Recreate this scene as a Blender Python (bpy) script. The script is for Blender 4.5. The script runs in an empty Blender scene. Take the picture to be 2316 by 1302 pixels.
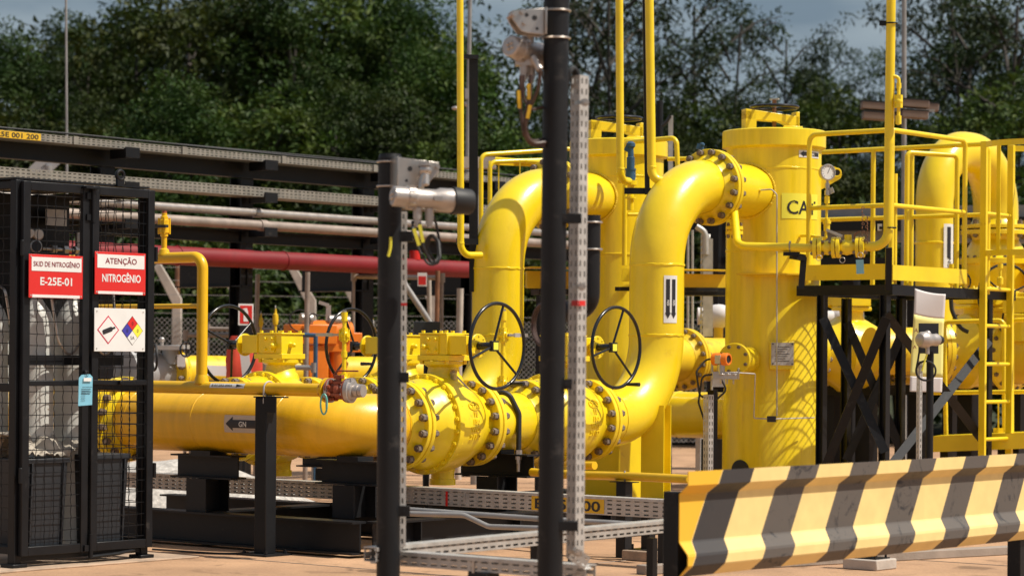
import bpy, math, random
from math import sin, cos, pi, radians, sqrt, atan2
from mathutils import Vector as V3, Matrix
random.seed(7)
S = bpy.context.scene
# ------------------------------------------------------------------ camera
# world axes: +Y runs along the pipe trains (right and away), +X along the supply header (right and near)
F, CX, CY, ROLL, YAW, CH = 5700.0, 1158.0, 800.0, 0.008, radians(39), 1.4
FW = V3((-sin(YAW), cos(YAW), 0)); RT = V3((cos(YAW), sin(YAW), 0)); UP = V3((0, 0, 1))
cam = bpy.data.objects.new('camera', bpy.data.cameras.new('camera')); S.collection.objects.link(cam)
S.camera = cam
cr = RT*cos(ROLL) + UP*sin(ROLL); cu = UP*cos(ROLL) - RT*sin(ROLL)
cam.matrix_world = Matrix(((cr.x, cu.x, -FW.x, 0), (cr.y, cu.y, -FW.y, 0), (cr.z, cu.z, -FW.z, CH), (0, 0, 0, 1)))
cam.data.sensor_width = 36; cam.data.lens = F/2316*36
cam.data.shift_y = (CY-651)/2316
cam.data.clip_end = 2000; cam.data.clip_start = 0.5
cam.data.dof.use_dof = True; cam.data.dof.focus_distance = 18.0; cam.data.dof.aperture_fstop = 2.8
# ------------------------------------------------------------------ light
SUN = (RT*0.55 - FW*0.12 + UP*0.83).normalized()
w = bpy.data.worlds.new('World'); S.world = w; w.use_nodes = True
nt = w.node_tree; bg = nt.nodes['Background']; bg.inputs[1].default_value = 0.11
sky = nt.nodes.new('ShaderNodeTexSky'); sky.sky_type = 'NISHITA'; sky.sun_disc = False
sky.sun_elevation = math.asin(SUN.z); sky.sun_rotation = atan2(SUN.x, SUN.y)
sky.dust_density = 2.0
tc = nt.nodes.new('ShaderNodeTexCoord'); mp = nt.nodes.new('ShaderNodeMapping'); mp.inputs['Scale'].default_value = (5, 5, 16)
nz = nt.nodes.new('ShaderNodeTexNoise'); nz.inputs['Scale'].default_value = 1.6; nz.inputs['Detail'].default_value = 6
rmp = nt.nodes.new('ShaderNodeValToRGB'); rmp.color_ramp.elements[0].position = .40; rmp.color_ramp.elements[1].position = .62
rmp.color_ramp.elements[0].color = (.15, .15, .15, 1); rmp.color_ramp.elements[1].color = (.95, .95, .95, 1)
mx = nt.nodes.new('ShaderNodeMix'); mx.data_type = 'RGBA'; mx.inputs[7].default_value = (2.6, 3.0, 3.2, 1)
L = nt.links.new
L(tc.outputs['Generated'], mp.inputs[0]); L(mp.outputs[0], nz.inputs[0]); L(nz.outputs[0], rmp.inputs[0])
# low sky toned darker as seen; bright overhead cloud added for fill light
sz = nt.nodes.new('ShaderNodeSeparateXYZ'); L(tc.outputs['Generated'], sz.inputs[0])
el = nt.nodes.new('ShaderNodeMapRange'); el.inputs[1].default_value = .12; el.inputs[2].default_value = .40; L(sz.outputs[2], el.inputs[0])
lo = nt.nodes.new('ShaderNodeMix'); lo.data_type = 'RGBA'; lo.inputs[6].default_value = (1.25, 1.8, 2.35, 1); lo.inputs[7].default_value = (3.0, 3.6, 4.0, 1); L(rmp.outputs[0], lo.inputs[0])
L(rmp.outputs[0], mx.inputs[0]); L(sky.outputs[0], mx.inputs[6]); mx.inputs[7].default_value = (3.6, 3.8, 3.9, 1)
fin = nt.nodes.new('ShaderNodeMix'); fin.data_type = 'RGBA'; L(el.outputs[0], fin.inputs[0]); L(lo.outputs[2], fin.inputs[6]); L(mx.outputs[2], fin.inputs[7]); L(fin.outputs[2], bg.inputs[0])
sl = bpy.data.lights.new('sun', 'SUN'); sl.energy = 4.8; sl.angle = radians(.5); sl.color = (1, .93, .82)
so = bpy.data.objects.new('sun', sl); S.collection.objects.link(so)
so.rotation_euler = SUN.to_track_quat('Z', 'Y').to_euler()
S.view_settings.view_transform = 'Standard'; S.view_settings.look = 'None'
S.view_settings.exposure = 0.1; S.view_settings.gamma = 1
S.cycles.max_bounces = 6

# ------------------------------------------------------------------ helpers
def ray(px, py):
    a = (px-CX)/F; b = -(py-CY)/F
    x = a*cos(ROLL)-b*sin(ROLL); z = a*sin(ROLL)+b*cos(ROLL)
    return RT*x + FW + UP*z
def P(px, py, X=None, Y=None, Z=None, D=None):
    """the place seen at photo pixel px,py that lies on a plane (or at a distance D in front of the camera)"""
    d = ray(px, py)
    t = D if D is not None else (X/d.x if X is not None else (Y/d.y if Y is not None else (Z-CH)/d.z))
    return V3((0, 0, CH)) + d*t
def ortho(ax):
    ax = V3(ax).normalized(); a = V3((0, 0, 1)) if abs(ax.z) < .9 else V3((1, 0, 0))
    e1 = a.cross(ax).normalized(); return ax, e1, ax.cross(e1)
def fillet(pts, R, n=8):
    pts = [V3(p) for p in pts]; out = [pts[0]]
    for i in range(1, len(pts)-1):
        a, b, c = pts[i-1], pts[i], pts[i+1]; u = (a-b); v = (c-b); lu, lv = u.length, v.length; u /= lu; v /= lv
        ang = u.angle(v)
        if ang > pi-.02: out.append(b); continue
        d = min(R/math.tan(ang/2), lu*.5 if i > 1 else lu*.99, lv*.5 if i < len(pts)-2 else lv*.99); r = d*math.tan(ang/2)
        cen = b + (u+v).normalized()*(r/sin(ang/2)); s = b+u*d - cen; e = b+v*d - cen
        for k in range(n+1):
            f = k/n; th = s.angle(e)
            out.append(cen + (s*sin((1-f)*th) + e*sin(f*th))/sin(th))
    out.append(pts[-1]); return out
class MB:
    def __init__(self): self.v = []; self.f = []; self.m = []; self.mi = 0
    def add(self, vs, fs):
        o = len(self.v); self.v += [V3(v) for v in vs]
        self.f += [tuple(i+o for i in f) for f in fs]; self.m += [self.mi]*len(fs); return self
    def box(self, c, s, R=None):
        c = V3(c); h = V3(s)/2; vs = []
        for x in (-1, 1):
            for y in (-1, 1):
                for z in (-1, 1):
                    p = V3((x*h.x, y*h.y, z*h.z)); vs.append(c + (R @ p if R else p))
        return self.add(vs, [(0,1,3,2), (4,6,7,5), (0,4,5,1), (2,3,7,6), (0,2,6,4), (1,5,7,3)])
    def bb(self, a, b):
        a, b = V3(a), V3(b); return self.box((a+b)/2, [abs(x) for x in (b-a)])
    def bar(self, a, b, w, h, up=(0, 0, 1)):
        a, b = V3(a), V3(b); d = b-a; l = d.length; d.normalize(); u = V3(up)
        sd = d.cross(u)
        if sd.length < 1e-4: sd = d.cross(V3((1, 0, 0)))
        sd.normalize(); u = sd.cross(d)
        return self.box((a+b)/2, (l, w, h), Matrix((d, sd, u)).transposed())
    def hbeam(self, a, b, w, h, t=.012, up=(0, 0, 1)):
        a, b = V3(a), V3(b); d = (b-a).normalized(); u = V3(up); sd = d.cross(u)
        if sd.length < 1e-4: sd = d.cross(V3((1, 0, 0)))
        sd.normalize(); u = sd.cross(d)
        self.bar(a+u*(h/2-t/2), b+u*(h/2-t/2), w, t, u); self.bar(a-u*(h/2-t/2), b-u*(h/2-t/2), w, t, u)
        return self.bar(a, b, t, h-2*t-.0005, u)
    def lathe(self, o, ax, prof, seg=48, cap=True):
        o = V3(o); ax, e1, e2 = ortho(ax); vs = []; fs = []; n = len(prof)
        for t, r in prof:
            for k in range(seg):
                a = 2*pi*k/seg; vs.append(o + ax*t + e1*(r*cos(a)) + e2*(r*sin(a)))
        for i in range(n-1):
            for k in range(seg):
                k2 = (k+1) % seg; fs.append((i*seg+k, i*seg+k2, (i+1)*seg+k2, (i+1)*seg+k))
        if cap:
            fs.append(tuple(range(seg-1, -1, -1))); fs.append(tuple((n-1)*seg+k for k in range(seg)))
        return self.add(vs, fs)
    def cyl(self, a, b, r, r2=None, seg=16):
        a, b = V3(a), V3(b); d = b-a
        return self.lathe(a, d, [(0, r), (d.length, r if r2 is None else r2)], seg)
    def tube(self, pts, r, R=0, seg=12, n=8, cap=True):
        pts = fillet(pts, R, n) if R else [V3(p) for p in pts]
        rs = r if isinstance(r, (list, tuple)) else None
        N = len(pts); tg = []
        for i in range(N):
            t = (pts[min(i+1, N-1)] - pts[max(i-1, 0)]); tg.append(t.normalized())
        _, e1, e2 = ortho(tg[0]); vs = []; fs = []
        for i in range(N):
            if i:
                q = tg[i-1].rotation_difference(tg[i]); e1 = q @ e1
            e1 = (e1 - tg[i]*e1.dot(tg[i])).normalized(); e2 = tg[i].cross(e1)
            rr = r if rs is None else rs[0] + (rs[1]-rs[0])*i/(N-1)
            for k in range(seg):
                a = 2*pi*k/seg; vs.append(pts[i] + e1*(rr*cos(a)) + e2*(rr*sin(a)))
        for i in range(N-1):
            for k in range(seg):
                k2 = (k+1) % seg; fs.append((i*seg+k, i*seg+k2, (i+1)*seg+k2, (i+1)*seg+k))
        if cap:
            fs.append(tuple(range(seg-1, -1, -1))); fs.append(tuple((N-1)*seg+k for k in range(seg)))
        return self.add(vs, fs)
    def torus(self, c, ax, R, r, seg=48, ms=8, a0=0, a1=2*pi):
        c = V3(c); ax, e1, e2 = ortho(ax); full = abs(a1-a0-2*pi) < 1e-6; n = seg if full else seg+1; vs = []; fs = []
        for i in range(n):
            a = a0+(a1-a0)*i/seg; d = e1*cos(a)+e2*sin(a)
            for k in range(ms):
                b = 2*pi*k/ms; vs.append(c + d*(R+r*cos(b)) + ax*(r*sin(b)))
        for i in range(seg):
            j = (i+1) % n
            for k in range(ms):
                k2 = (k+1) % ms; fs.append((i*ms+k, j*ms+k, j*ms+k2, i*ms+k2))
        return self.add(vs, fs)
    def ball(self, c, r, sc=(1, 1, 1), seg=16, rings=10):
        c = V3(c); vs = [c+V3((0, 0, -r*sc[2]))]; fs = []
        for i in range(1, rings):
            a = -pi/2+pi*i/rings
            for k in range(seg):
                b = 2*pi*k/seg; vs.append(c+V3((r*sc[0]*cos(a)*cos(b), r*sc[1]*cos(a)*sin(b), r*sc[2]*sin(a))))
        vs.append(c+V3((0, 0, r*sc[2]))); top = len(vs)-1
        for k in range(seg):
            k2 = (k+1) % seg; fs.append((0, 1+k2, 1+k)); fs.append((top, top-seg+k, top-seg+k2))
            for i in range(rings-2):
                fs.append((1+i*seg+k, 1+i*seg+k2, 1+(i+1)*seg+k2, 1+(i+1)*seg+k))
        return self.add(vs, fs)
    def hexn(self, a, b, r): return self.cyl(a, b, r, seg=6)
    def prism(self, poly, o, ex, ey, ez):
        """flat outline poly (2D) in the plane ex,ey at o, given the thickness vector ez"""
        o, ex, ey, ez = V3(o), V3(ex), V3(ey), V3(ez); n = len(poly)
        vs = [o+ex*x+ey*y for x, y in poly]; vs += [v+ez for v in vs]
        return self.add(vs, [tuple(range(n-1, -1, -1)), tuple(range(n, 2*n))] + [(i, (i+1) % n, n+(i+1) % n, n+i) for i in range(n)])
    def slots(self, o, ex, ey, L_, H, rows, pitch, sw, sh, vertical=False):
        """thin sheet pierced by rows of slots; ex along the length, ey across"""
        o, ex, ey = V3(o), V3(ex), V3(ey); nx = max(1, int(L_/pitch)); px_ = L_/nx; py_ = H/rows
        for i in range(nx):
            for j in range(rows):
                x0, y0 = i*px_, j*py_; cx, cy = x0+px_/2, y0+py_/2
                q = lambda x, y: o+ex*x+ey*y
                self.add([q(x0, y0), q(x0+px_, y0), q(x0+px_, y0+py_), q(x0, y0+py_),
                          q(cx-sw/2, cy-sh/2), q(cx+sw/2, cy-sh/2), q(cx+sw/2, cy+sh/2), q(cx-sw/2, cy+sh/2)],
                         [(0, 1, 5, 4), (1, 2, 6, 5), (2, 3, 7, 6), (3, 0, 4, 7)])
        return self
    def build(self, name, mat, parent=None, smooth=38, bevel=0, solid=0, label=None):
        me = bpy.data.meshes.new(name)
        off = root_loc(parent)
        me.from_pydata([v-off for v in self.v], [], self.f)
        mats = mat if isinstance(mat, (list, tuple)) else [mat]
        for m in mats: me.materials.append(m)
        if len(mats) > 1: me.polygons.foreach_set('material_index', self.m)
        if smooth:
            me.polygons.foreach_set('use_smooth', [True]*len(me.polygons))
            me.set_sharp_from_angle(angle=radians(smooth))
        me.update()
        o = bpy.data.objects.new(name, me); S.collection.objects.link(o)
        if parent is not None: o.parent = parent
        if solid:
            md = o.modifiers.new('sheet', 'SOLIDIFY'); md.thickness = solid; md.offset = 0
        if bevel:
            md = o.modifiers.new('edge', 'BEVEL'); md.width = bevel; md.segments = 2; md.limit_method = 'ANGLE'; md.angle_limit = radians(40)
        if label: o['label'] = label
        return o
def root_loc(p):
    l = V3((0, 0, 0))
    while p is not None: l += p.location; p = p.parent
    return l
def thing(name, label, cat, loc=(0, 0, 0), group=None):
    o = bpy.data.objects.new(name, None); S.collection.objects.link(o); o.location = loc; o.empty_display_size = .1
    o['label'] = label; o['category'] = cat
    if group: o['group'] = group
    return o
def tag(o, label, cat, group=None):
    o['label'] = label; o['category'] = cat
    if group: o['group'] = group
    return o
def struct(o, kind='structure'): o['kind'] = kind; return o
KIDS = {}
def copy_tree(o, parent=None):
    c = o.copy(); S.collection.objects.link(c)
    if parent is not None: c.parent = parent
    for ch in list(o.children): copy_tree(ch, c)
    return c
_tx = {}
def text2d(s, bold=0):
    """the letters of s as a flat mesh, scaled to the box 0..w, 0..1 (height of the capitals = 1)"""
    if (s, bold) in _tx: return _tx[(s, bold)]
    cu_ = bpy.data.curves.new('letters', 'FONT'); cu_.body = s; cu_.size = 1; cu_.offset = bold; cu_.resolution_u = 3
    ob = bpy.data.objects.new('letters', cu_); S.collection.objects.link(ob)
    bpy.context.view_layer.update()
    me = bpy.data.meshes.new_from_object(ob.evaluated_get(bpy.context.evaluated_depsgraph_get()))
    vs = [(v.co.x, v.co.y) for v in me.vertices]; fs = [tuple(p.vertices) for p in me.polygons]
    bpy.data.objects.remove(ob); bpy.data.curves.remove(cu_); bpy.data.meshes.remove(me)
    x0 = min(v[0] for v in vs); x1 = max(v[0] for v in vs); k = 1/.73
    r = ([((x-x0)*k, y*k) for x, y in vs], fs, (x1-x0)*k); _tx[(s, bold)] = r; return r
def letter(mb, s, o, ex, ey, h, width=None, align=.5, bold=0, fn=None):
    vs, fs, wd = text2d(s, bold); o, ex, ey = V3(o), V3(ex), V3(ey)
    sx = h if width is None else width/wd
    pts = [((x-wd*align)*sx, y*h) for x, y in vs]
    mb.add([fn(x, y) if fn else o+ex*x+ey*y for x, y in pts], fs); return mb
# ------------------------------------------------------------------ materials
def mat(name, col, rough=.5, metal=0, var=.12, scale=6, bump=0, bscale=60, spec=.5, col2=None, c2lo=.55, c2hi=.7, c2scale=3, stretch=None, coat=0, rand=0):
    m = bpy.data.materials.new(name); m.use_nodes = True; n = m.node_tree.nodes; l = m.node_tree.links.new
    b = n['Principled BSDF']; b.inputs['Roughness'].default_value = rough; b.inputs['Metallic'].default_value = metal
    b.inputs['Specular IOR Level'].default_value = spec
    if coat: b.inputs['Coat Weight'].default_value = coat; b.inputs['Coat Roughness'].default_value = .15
    t = n.new('ShaderNodeTexCoord'); src = t.outputs['Object']
    if stretch:
        mpn = n.new('ShaderNodeMapping'); mpn.inputs['Scale'].default_value = stretch; l(src, mpn.inputs[0]); src = mpn.outputs[0]
    nz = n.new('ShaderNodeTexNoise'); nz.inputs['Scale'].default_value = scale; nz.inputs['Detail'].default_value = 5; l(src, nz.inputs[0])
    mr = n.new('ShaderNodeMapRange'); mr.inputs[1].default_value = .3; mr.inputs[2].default_value = .7
    mr.inputs[3].default_value = 1-var; mr.inputs[4].default_value = 1+var*.6; l(nz.outputs[0], mr.inputs[0])
    mul = n.new('ShaderNodeMix'); mul.data_type = 'RGBA'; mul.blend_type = 'MULTIPLY'; mul.inputs[0].default_value = 1
    mul.inputs[6].default_value = (*col, 1); cmb = n.new('ShaderNodeCombineColor')
    for i in range(3): l(mr.outputs[0], cmb.inputs[i])
    l(cmb.outputs[0], mul.inputs[7]); out = mul.outputs[2]
    if col2:
        n2 = n.new('ShaderNodeTexNoise'); n2.inputs['Scale'].default_value = c2scale; n2.inputs['Detail'].default_value = 8; n2.inputs['Roughness'].default_value = .65
        l(src, n2.inputs[0]); r2 = n.new('ShaderNodeMapRange'); r2.inputs[1].default_value = c2lo; r2.inputs[2].default_value = c2hi; l(n2.outputs[0], r2.inputs[0])
        m2 = n.new('ShaderNodeMix'); m2.data_type = 'RGBA'; m2.inputs[7].default_value = (*col2, 1); l(r2.outputs[0], m2.inputs[0]); l(out, m2.inputs[6]); out = m2.outputs[2]
    if rand:
        oi = n.new('ShaderNodeObjectInfo'); hs = n.new('ShaderNodeHueSaturation'); r3 = n.new('ShaderNodeMapRange')
        r3.inputs[3].default_value = 1-rand; r3.inputs[4].default_value = 1+rand; l(oi.outputs['Random'], r3.inputs[0]); l(r3.outputs[0], hs.inputs['Value'])
        r4 = n.new('ShaderNodeMapRange'); r4.inputs[3].default_value = .48; r4.inputs[4].default_value = .515; l(oi.outputs['Random'], r4.inputs[0]); l(r4.outputs[0], hs.inputs['Hue'])
        l(out, hs.inputs['Color']); out = hs.outputs[0]
    l(out, b.inputs['Base Color'])
    rr = n.new('ShaderNodeMapRange'); rr.inputs[3].default_value = max(.03, rough-.1); rr.inputs[4].default_value = min(1, rough+.12); l(nz.outputs[0], rr.inputs[0]); l(rr.outputs[0], b.inputs['Roughness'])
    if bump:
        n3 = n.new('ShaderNodeTexNoise'); n3.inputs['Scale'].default_value = bscale; n3.inputs['Detail'].default_value = 4; l(src, n3.inputs[0])
        bp = n.new('ShaderNodeBump'); bp.inputs['Strength'].default_value = bump; bp.inputs['Distance'].default_value = .01; l(n3.outputs[0], bp.inputs['Height']); l(bp.outputs[0], b.inputs['Normal'])
    return m
YC = (.88, .65, .011)
M = {}
M['yellow'] = mat('yellow_paint', YC, .34, 0, .10, 4, .07, 35, col2=(.42, .25, .03), c2lo=.62, c2hi=.80, c2scale=5, coat=.25)
M['yellow_header'] = mat('orange_yellow_header_paint', (.84, .48, .008), .33, 0, .10, 3, .12, 30, stretch=(6, 1, 1), col2=(.55, .29, .02), c2lo=.66, c2hi=.85, c2scale=3, coat=.2)
M['yellow_pipe'] = mat('yellow_pipe_paint', (.88, .64, .011), .30, 0, .10, 3, .10, 26, stretch=(1, 1, 1), col2=(.55, .33, .02), c2lo=.66, c2hi=.85, c2scale=4, coat=.3)
M['yellow_vessel'] = mat('streaked_yellow_paint', (.88, .655, .012), .34, 0, .10, 3, .06, 30, stretch=(7, 7, .7), col2=(.62, .37, .02), c2lo=.60, c2hi=.85, c2scale=2.2, coat=.2)
M['yellow_far'] = mat('yellow_weathered_paint', (.82, .55, .015), .45, 0, .15, 4, col2=(.3, .18, .04), c2lo=.6, c2hi=.78)
M['ochre'] = mat('ochre_line_paint', (.80, .47, .008), .33, 0, .10, 6, .05, 40, col2=(.38, .22, .04), c2lo=.64, c2hi=.75, c2scale=9)
M['black'] = mat('black_paint', (.007, .0075, .009), .42, 0, .2, 8, .05, 60, col2=(.06, .055, .05), c2lo=.62, c2hi=.8, c2scale=7)
M['post'] = mat('black_post_paint', (.008, .0085, .010), .5, 0, .2, 8, .08, 80, col2=(.05, .045, .042), c2lo=.58, c2hi=.80, c2scale=9)
M['dkgrey'] = mat('dark_grey_paint', (.012, .0125, .014), .45, 0, .2, 5, .04, 50, col2=(.06, .05, .04), c2lo=.62, c2hi=.8, c2scale=6)
for k_ in ('black', 'post', 'dkgrey'): M[k_].node_tree.nodes['Principled BSDF'].inputs['Specular IOR Level'].default_value = .3
M['rubber'] = mat('black_rubber', (.015, .015, .016), .55, 0, .2, 10)
M['wheelblk'] = mat('black_wheel_enamel', (.012, .012, .013), .22, 0, .15, 10)
M['galv'] = mat('galvanised_steel', (.50, .48, .45), .45, .35, .18, 14, .05, 80, col2=(.28, .24, .20), c2lo=.6, c2hi=.75, c2scale=9)
M['steel'] = mat('stainless_steel', (.50, .46, .42), .30, .8, .1, 10)
M['alu'] = mat('cast_aluminium', (.47, .43, .40), .38, .6, .1, 12, .1, 120)
M['bolt'] = mat('rusty_bolt', (.20, .15, .11), .5, .4, .3, 40, col2=(.26, .22, .19), c2lo=.5, c2hi=.6, c2scale=30)
M['galvd'] = mat('dull_galvanised_steel', (.27, .25, .215), .55, .25, .2, 10, col2=(.20, .17, .14), c2lo=.58, c2hi=.75, c2scale=5)
M['red'] = mat('red_paint', (.21, .006, .010), .55, 0, .2, 3, col2=(.15, .01, .012), c2lo=.55, c2hi=.75)
M['signred'] = mat('sign_red', (.64, .024, .020), .35, 0, .03, 4)
M['white'] = mat('sign_white', (.76, .76, .74), .38, 0, .07, 5, col2=(.60, .57, .52), c2lo=.62, c2hi=.85, c2scale=7)
M['ink'] = mat('printed_black', (.02, .02, .025), .4, 0, .05, 4)
M['maroon'] = mat('printed_maroon', (.22, .015, .03), .4, 0, .05, 4)
M['crimson'] = mat('printed_crimson', (.55, .02, .06), .4, 0, .05, 4)
M['blue'] = mat('printed_blue', (.05, .045, .36), .4, 0, .05, 4)
M['labyel'] = mat('label_yellow', (.88, .82, .07), .4, 0, .05, 4)
M['traylab'] = mat('tray_label_yellow', (.72, .44, .02), .5, 0, .1, 20)
M['sticker'] = mat('worn_sticker', (.62, .52, .42), .5, 0, .2, 30, stretch=(40, 4, 4))
M['tagblue'] = mat('blue_card', (.22, .55, .72), .5, 0, .08, 10)
M['tagteal'] = mat('teal_tag', (.16, .33, .38), .5, 0, .08, 10)
M['tealc'] = mat('teal_clip', (.15, .50, .42), .35, 0, .08, 10)
M['orange'] = mat('orange_paint', (.80, .20, .015), .4, 0, .12, 6)
M['redcloth'] = mat('red_cover_cloth', (.62, .06, .025), .7, 0, .2, 6)
M['cablebrown'] = mat('brown_cable', (.06, .03, .022), .5, 0, .3, 20)
M['brick'] = mat('valve_red_oxide', (.30, .07, .03), .5, 0, .3, 20)
M['bluep'] = mat('blue_paint', (.03, .09, .17), .4, 0, .2, 20)
M['cylgrey'] = mat('gas_cylinder_grey', (.60, .60, .56), .4, 0, .12, 5, col2=(.22, .15, .10), c2lo=.68, c2hi=.74, c2scale=14)
M['tarp'] = mat('beige_sheeting', (.42, .37, .30), .6, 0, .35, 6, .3, 20)
M['crate'] = mat('black_plastic', (.022, .025, .030), .45, 0, .1, 5)
M['conc'] = mat('pale_concrete', (.48, .42, .36), .85, 0, .2, 6, .2, 60)
M['greyp'] = mat('grey_pipe', (.30, .29, .28), .45, .3, .15, 8)
M['tubeg'] = mat('weathered_tube', (.33, .27, .23), .5, .3, .25, 6)
M['rusttube'] = mat('rusty_tube', (.22, .10, .05), .6, .1, .3, 8)
M['brown'] = mat('brown_housing', (.20, .14, .11), .5, 0, .1, 8)
M['bark'] = mat('bark', (.055, .046, .038), .9, 0, .3, 6, .5, 20)
M['silver'] = mat('silver_vessel', (.42, .42, .42), .5, .2, .15, 6)
M['banner'] = mat('banner_white', (.72, .68, .66), .6, 0, .06, 5)
M['bannery'] = mat('banner_yellow', (.84, .78, .26), .6, 0, .06, 5)
def leafmat(name, col, col2):
    m = mat(name, col, .55, 0, .35, 1.3, spec=.22, col2=col2, c2lo=.45, c2hi=.62, c2scale=.9, rand=.38)
    b = m.node_tree.nodes['Principled BSDF']; n = m.node_tree.nodes; l = m.node_tree.links.new
    tr = n.new('ShaderNodeBsdfTranslucent'); ad = n.new('ShaderNodeMixShader'); ad.inputs[0].default_value = .22
    src = b.inputs['Base Color'].links[0].from_socket; l(src, tr.inputs[0])
    l(b.outputs[0], ad.inputs[1]); l(tr.outputs[0], ad.inputs[2]); l(ad.outputs[0], n['Material Output'].inputs[0]); return m
M['leaf_dark'] = leafmat('leaf_dark_green', (.023, .048, .009), (.046, .070, .010))
M['leaf_mid'] = leafmat('leaf_mid_green', (.037, .066, .010), (.078, .096, .013))
M['leaf_grey'] = leafmat('leaf_grey_green', (.018, .030, .009), (.032, .050, .010))
# ground: peach concrete, with joints, stains and paler worn patches
def ground_mat():
    m = mat('peach_concrete', (.50, .305, .178), .88, 0, .30, .9, .35, 70, spec=.25, col2=(.36, .215, .13), c2lo=.46, c2hi=.74, c2scale=1.3)
    n = m.node_tree.nodes; l = m.node_tree.links.new; b = n['Principled BSDF']; src = b.inputs['Base Color'].links[0].from_socket; t = n['Texture Coordinate'].outputs['Object']
    # fine grit, and dark blots where rust and oil have dripped
    g = n.new('ShaderNodeTexNoise'); g.inputs['Scale'].default_value = 45; g.inputs['Detail'].default_value = 6; g.inputs['Roughness'].default_value = .8; l(t, g.inputs[0])
    gr = n.new('ShaderNodeMapRange'); gr.inputs[1].default_value = .35; gr.inputs[2].default_value = .65; gr.inputs[3].default_value = .80; gr.inputs[4].default_value = 1.14; l(g.outputs[0], gr.inputs[0])
    v = n.new('ShaderNodeTexNoise'); v.inputs['Scale'].default_value = 3.5; v.inputs['Detail'].default_value = 9; v.inputs['Distortion'].default_value = .6; l(t, v.inputs[0])
    vr = n.new('ShaderNodeMapRange'); vr.inputs[1].default_value = .57; vr.inputs[2].default_value = .70; vr.inputs[3].default_value = 1; vr.inputs[4].default_value = .58; l(v.outputs[0], vr.inputs[0])
    mu = n.new('ShaderNodeMath'); mu.operation = 'MULTIPLY'; l(gr.outputs[0], mu.inputs[0]); l(vr.outputs[0], mu.inputs[1]); cc = n.new('ShaderNodeCombineColor')
    for i in range(3): l(mu.outputs[0], cc.inputs[i])
    x = n.new('ShaderNodeMix'); x.data_type = 'RGBA'; x.blend_type = 'MULTIPLY'; x.inputs[0].default_value = 1; l(src, x.inputs[6]); l(cc.outputs[0], x.inputs[7]); l(x.outputs[2], b.inputs['Base Color']); return m
M['ground'] = ground_mat()
M['kerb'] = mat('kerb_concrete', (.46, .33, .23), .85, 0, .2, 4, .25, 50, col2=(.25, .19, .14), c2lo=.5, c2hi=.7, c2scale=5)
M['kerbgrey'] = mat('grey_kerb_concrete', (.33, .27, .22), .85, 0, .2, 4, .25, 50)
M['gravel'] = mat('pale_gravel', (.50, .47, .43), .9, 0, .4, 20, .6, 30)
M['soil'] = mat('hill_undergrowth', (.030, .038, .014), .95, 0, .4, 1.5, .6, 6, col2=(.06, .045, .025), c2lo=.55, c2hi=.7, c2scale=1)
# ------------------------------------------------------------------ piping: flanges, valves, header, risers
XF, XR, ZP, PR, FR, BC, FT = -11.95, -13.67, .889, .222, .318, .289, .042
DY = .07                                    # the rear train stands this much further along
_bm = {}
def bolt_mesh(L, r, m):
    key = (L, r, m)
    if key not in _bm:
        b = MB(); b.cyl((0, 0, -L/2), (0, 0, L/2), r*.62, seg=10)
        for s in (-1, 1):
            b.hexn((0, 0, s*(L/2-r*.35)), (0, 0, s*(L/2-r*1.75)), r); b.cyl((0, 0, s*(L/2-r*1.75)), (0, 0, s*(L/2-r*1.95)), r*1.08, seg=14)
        o = b.build('bolt', M[m], None, bevel=r*.08); _bm[key] = o.data; _bm[key]['u'] = 1
        md = [(x.width) for x in o.modifiers]; bpy.data.objects.remove(o)
    return _bm[key]
def bolts(parent, c, ax, n=16, r=BC, L=.19, nr=.026, m='bolt', ph=.5):
    c = V3(c); ax, e1, e2 = ortho(ax); q = ax.to_track_quat('Z', 'Y'); off = root_loc(parent)
    for k in range(n):
        a = 2*pi*(k+ph)/n
        o = bpy.data.objects.new('bolt', bolt_mesh(L, nr, m)); S.collection.objects.link(o); o.parent = parent
        o.location = c + e1*(r*cos(a)) + e2*(r*sin(a)) - off; o.rotation_mode = 'QUATERNION'; o.rotation_quaternion = q
def flange(parent, c, ax, m='yellow', R=FR, r=PR, t=FT, hub=.07, name='flange'):
    """weld neck flange whose joint face is at c; ax points from the joint back to its own pipe"""
    b = MB(); b.lathe(c, ax, [(0, r), (0, R*.72), (.0035, R*.72), (.004, R-.004), (.008, R), (t-.004, R), (t, R-.004), (t, r+.055), (t+hub*.5, r+.02), (t+hub, r+.003)], 64, cap=False)
    return b.build(name, M[m], parent)
def weld(mb, c, ax, r, th=.006, seg=64):
    c = V3(c); ax, e1, e2 = ortho(ax); rnd = random.Random(int(c.x*100+c.y*37+c.z*11)); vs = []; fs = []
    for i in range(seg):
        a = 2*pi*i/seg; d = e1*cos(a)+e2*sin(a); j = rnd.uniform(-.003, .003); h = th*rnd.uniform(.6, 1.1)
        for k, (dt, dr) in enumerate(((-.012, -.004), (-.006, h), (.006, h), (.012, -.004))): vs.append(c+d*(r+dr)+ax*(dt+j))
    for i in range(seg):
        j = (i+1) % seg
        for k in range(3): fs.append((i*4+k, j*4+k, j*4+k+1, i*4+k+1))
    mb.add(vs, fs)
def wrap(o, ax, ref, r):
    """maps (along, around) in metres onto a cylinder; ref = outward normal at 0,0; up side is +around"""
    o = V3(o); ax = V3(ax).normalized(); ref = V3(ref).normalized(); up = ref.cross(ax)
    if up.z < 0 and abs(up.z) > .1: up = -up
    return lambda s, u: o + ax*s + ref*(r*cos(u/r)) + up*(r*sin(u/r))
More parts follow.
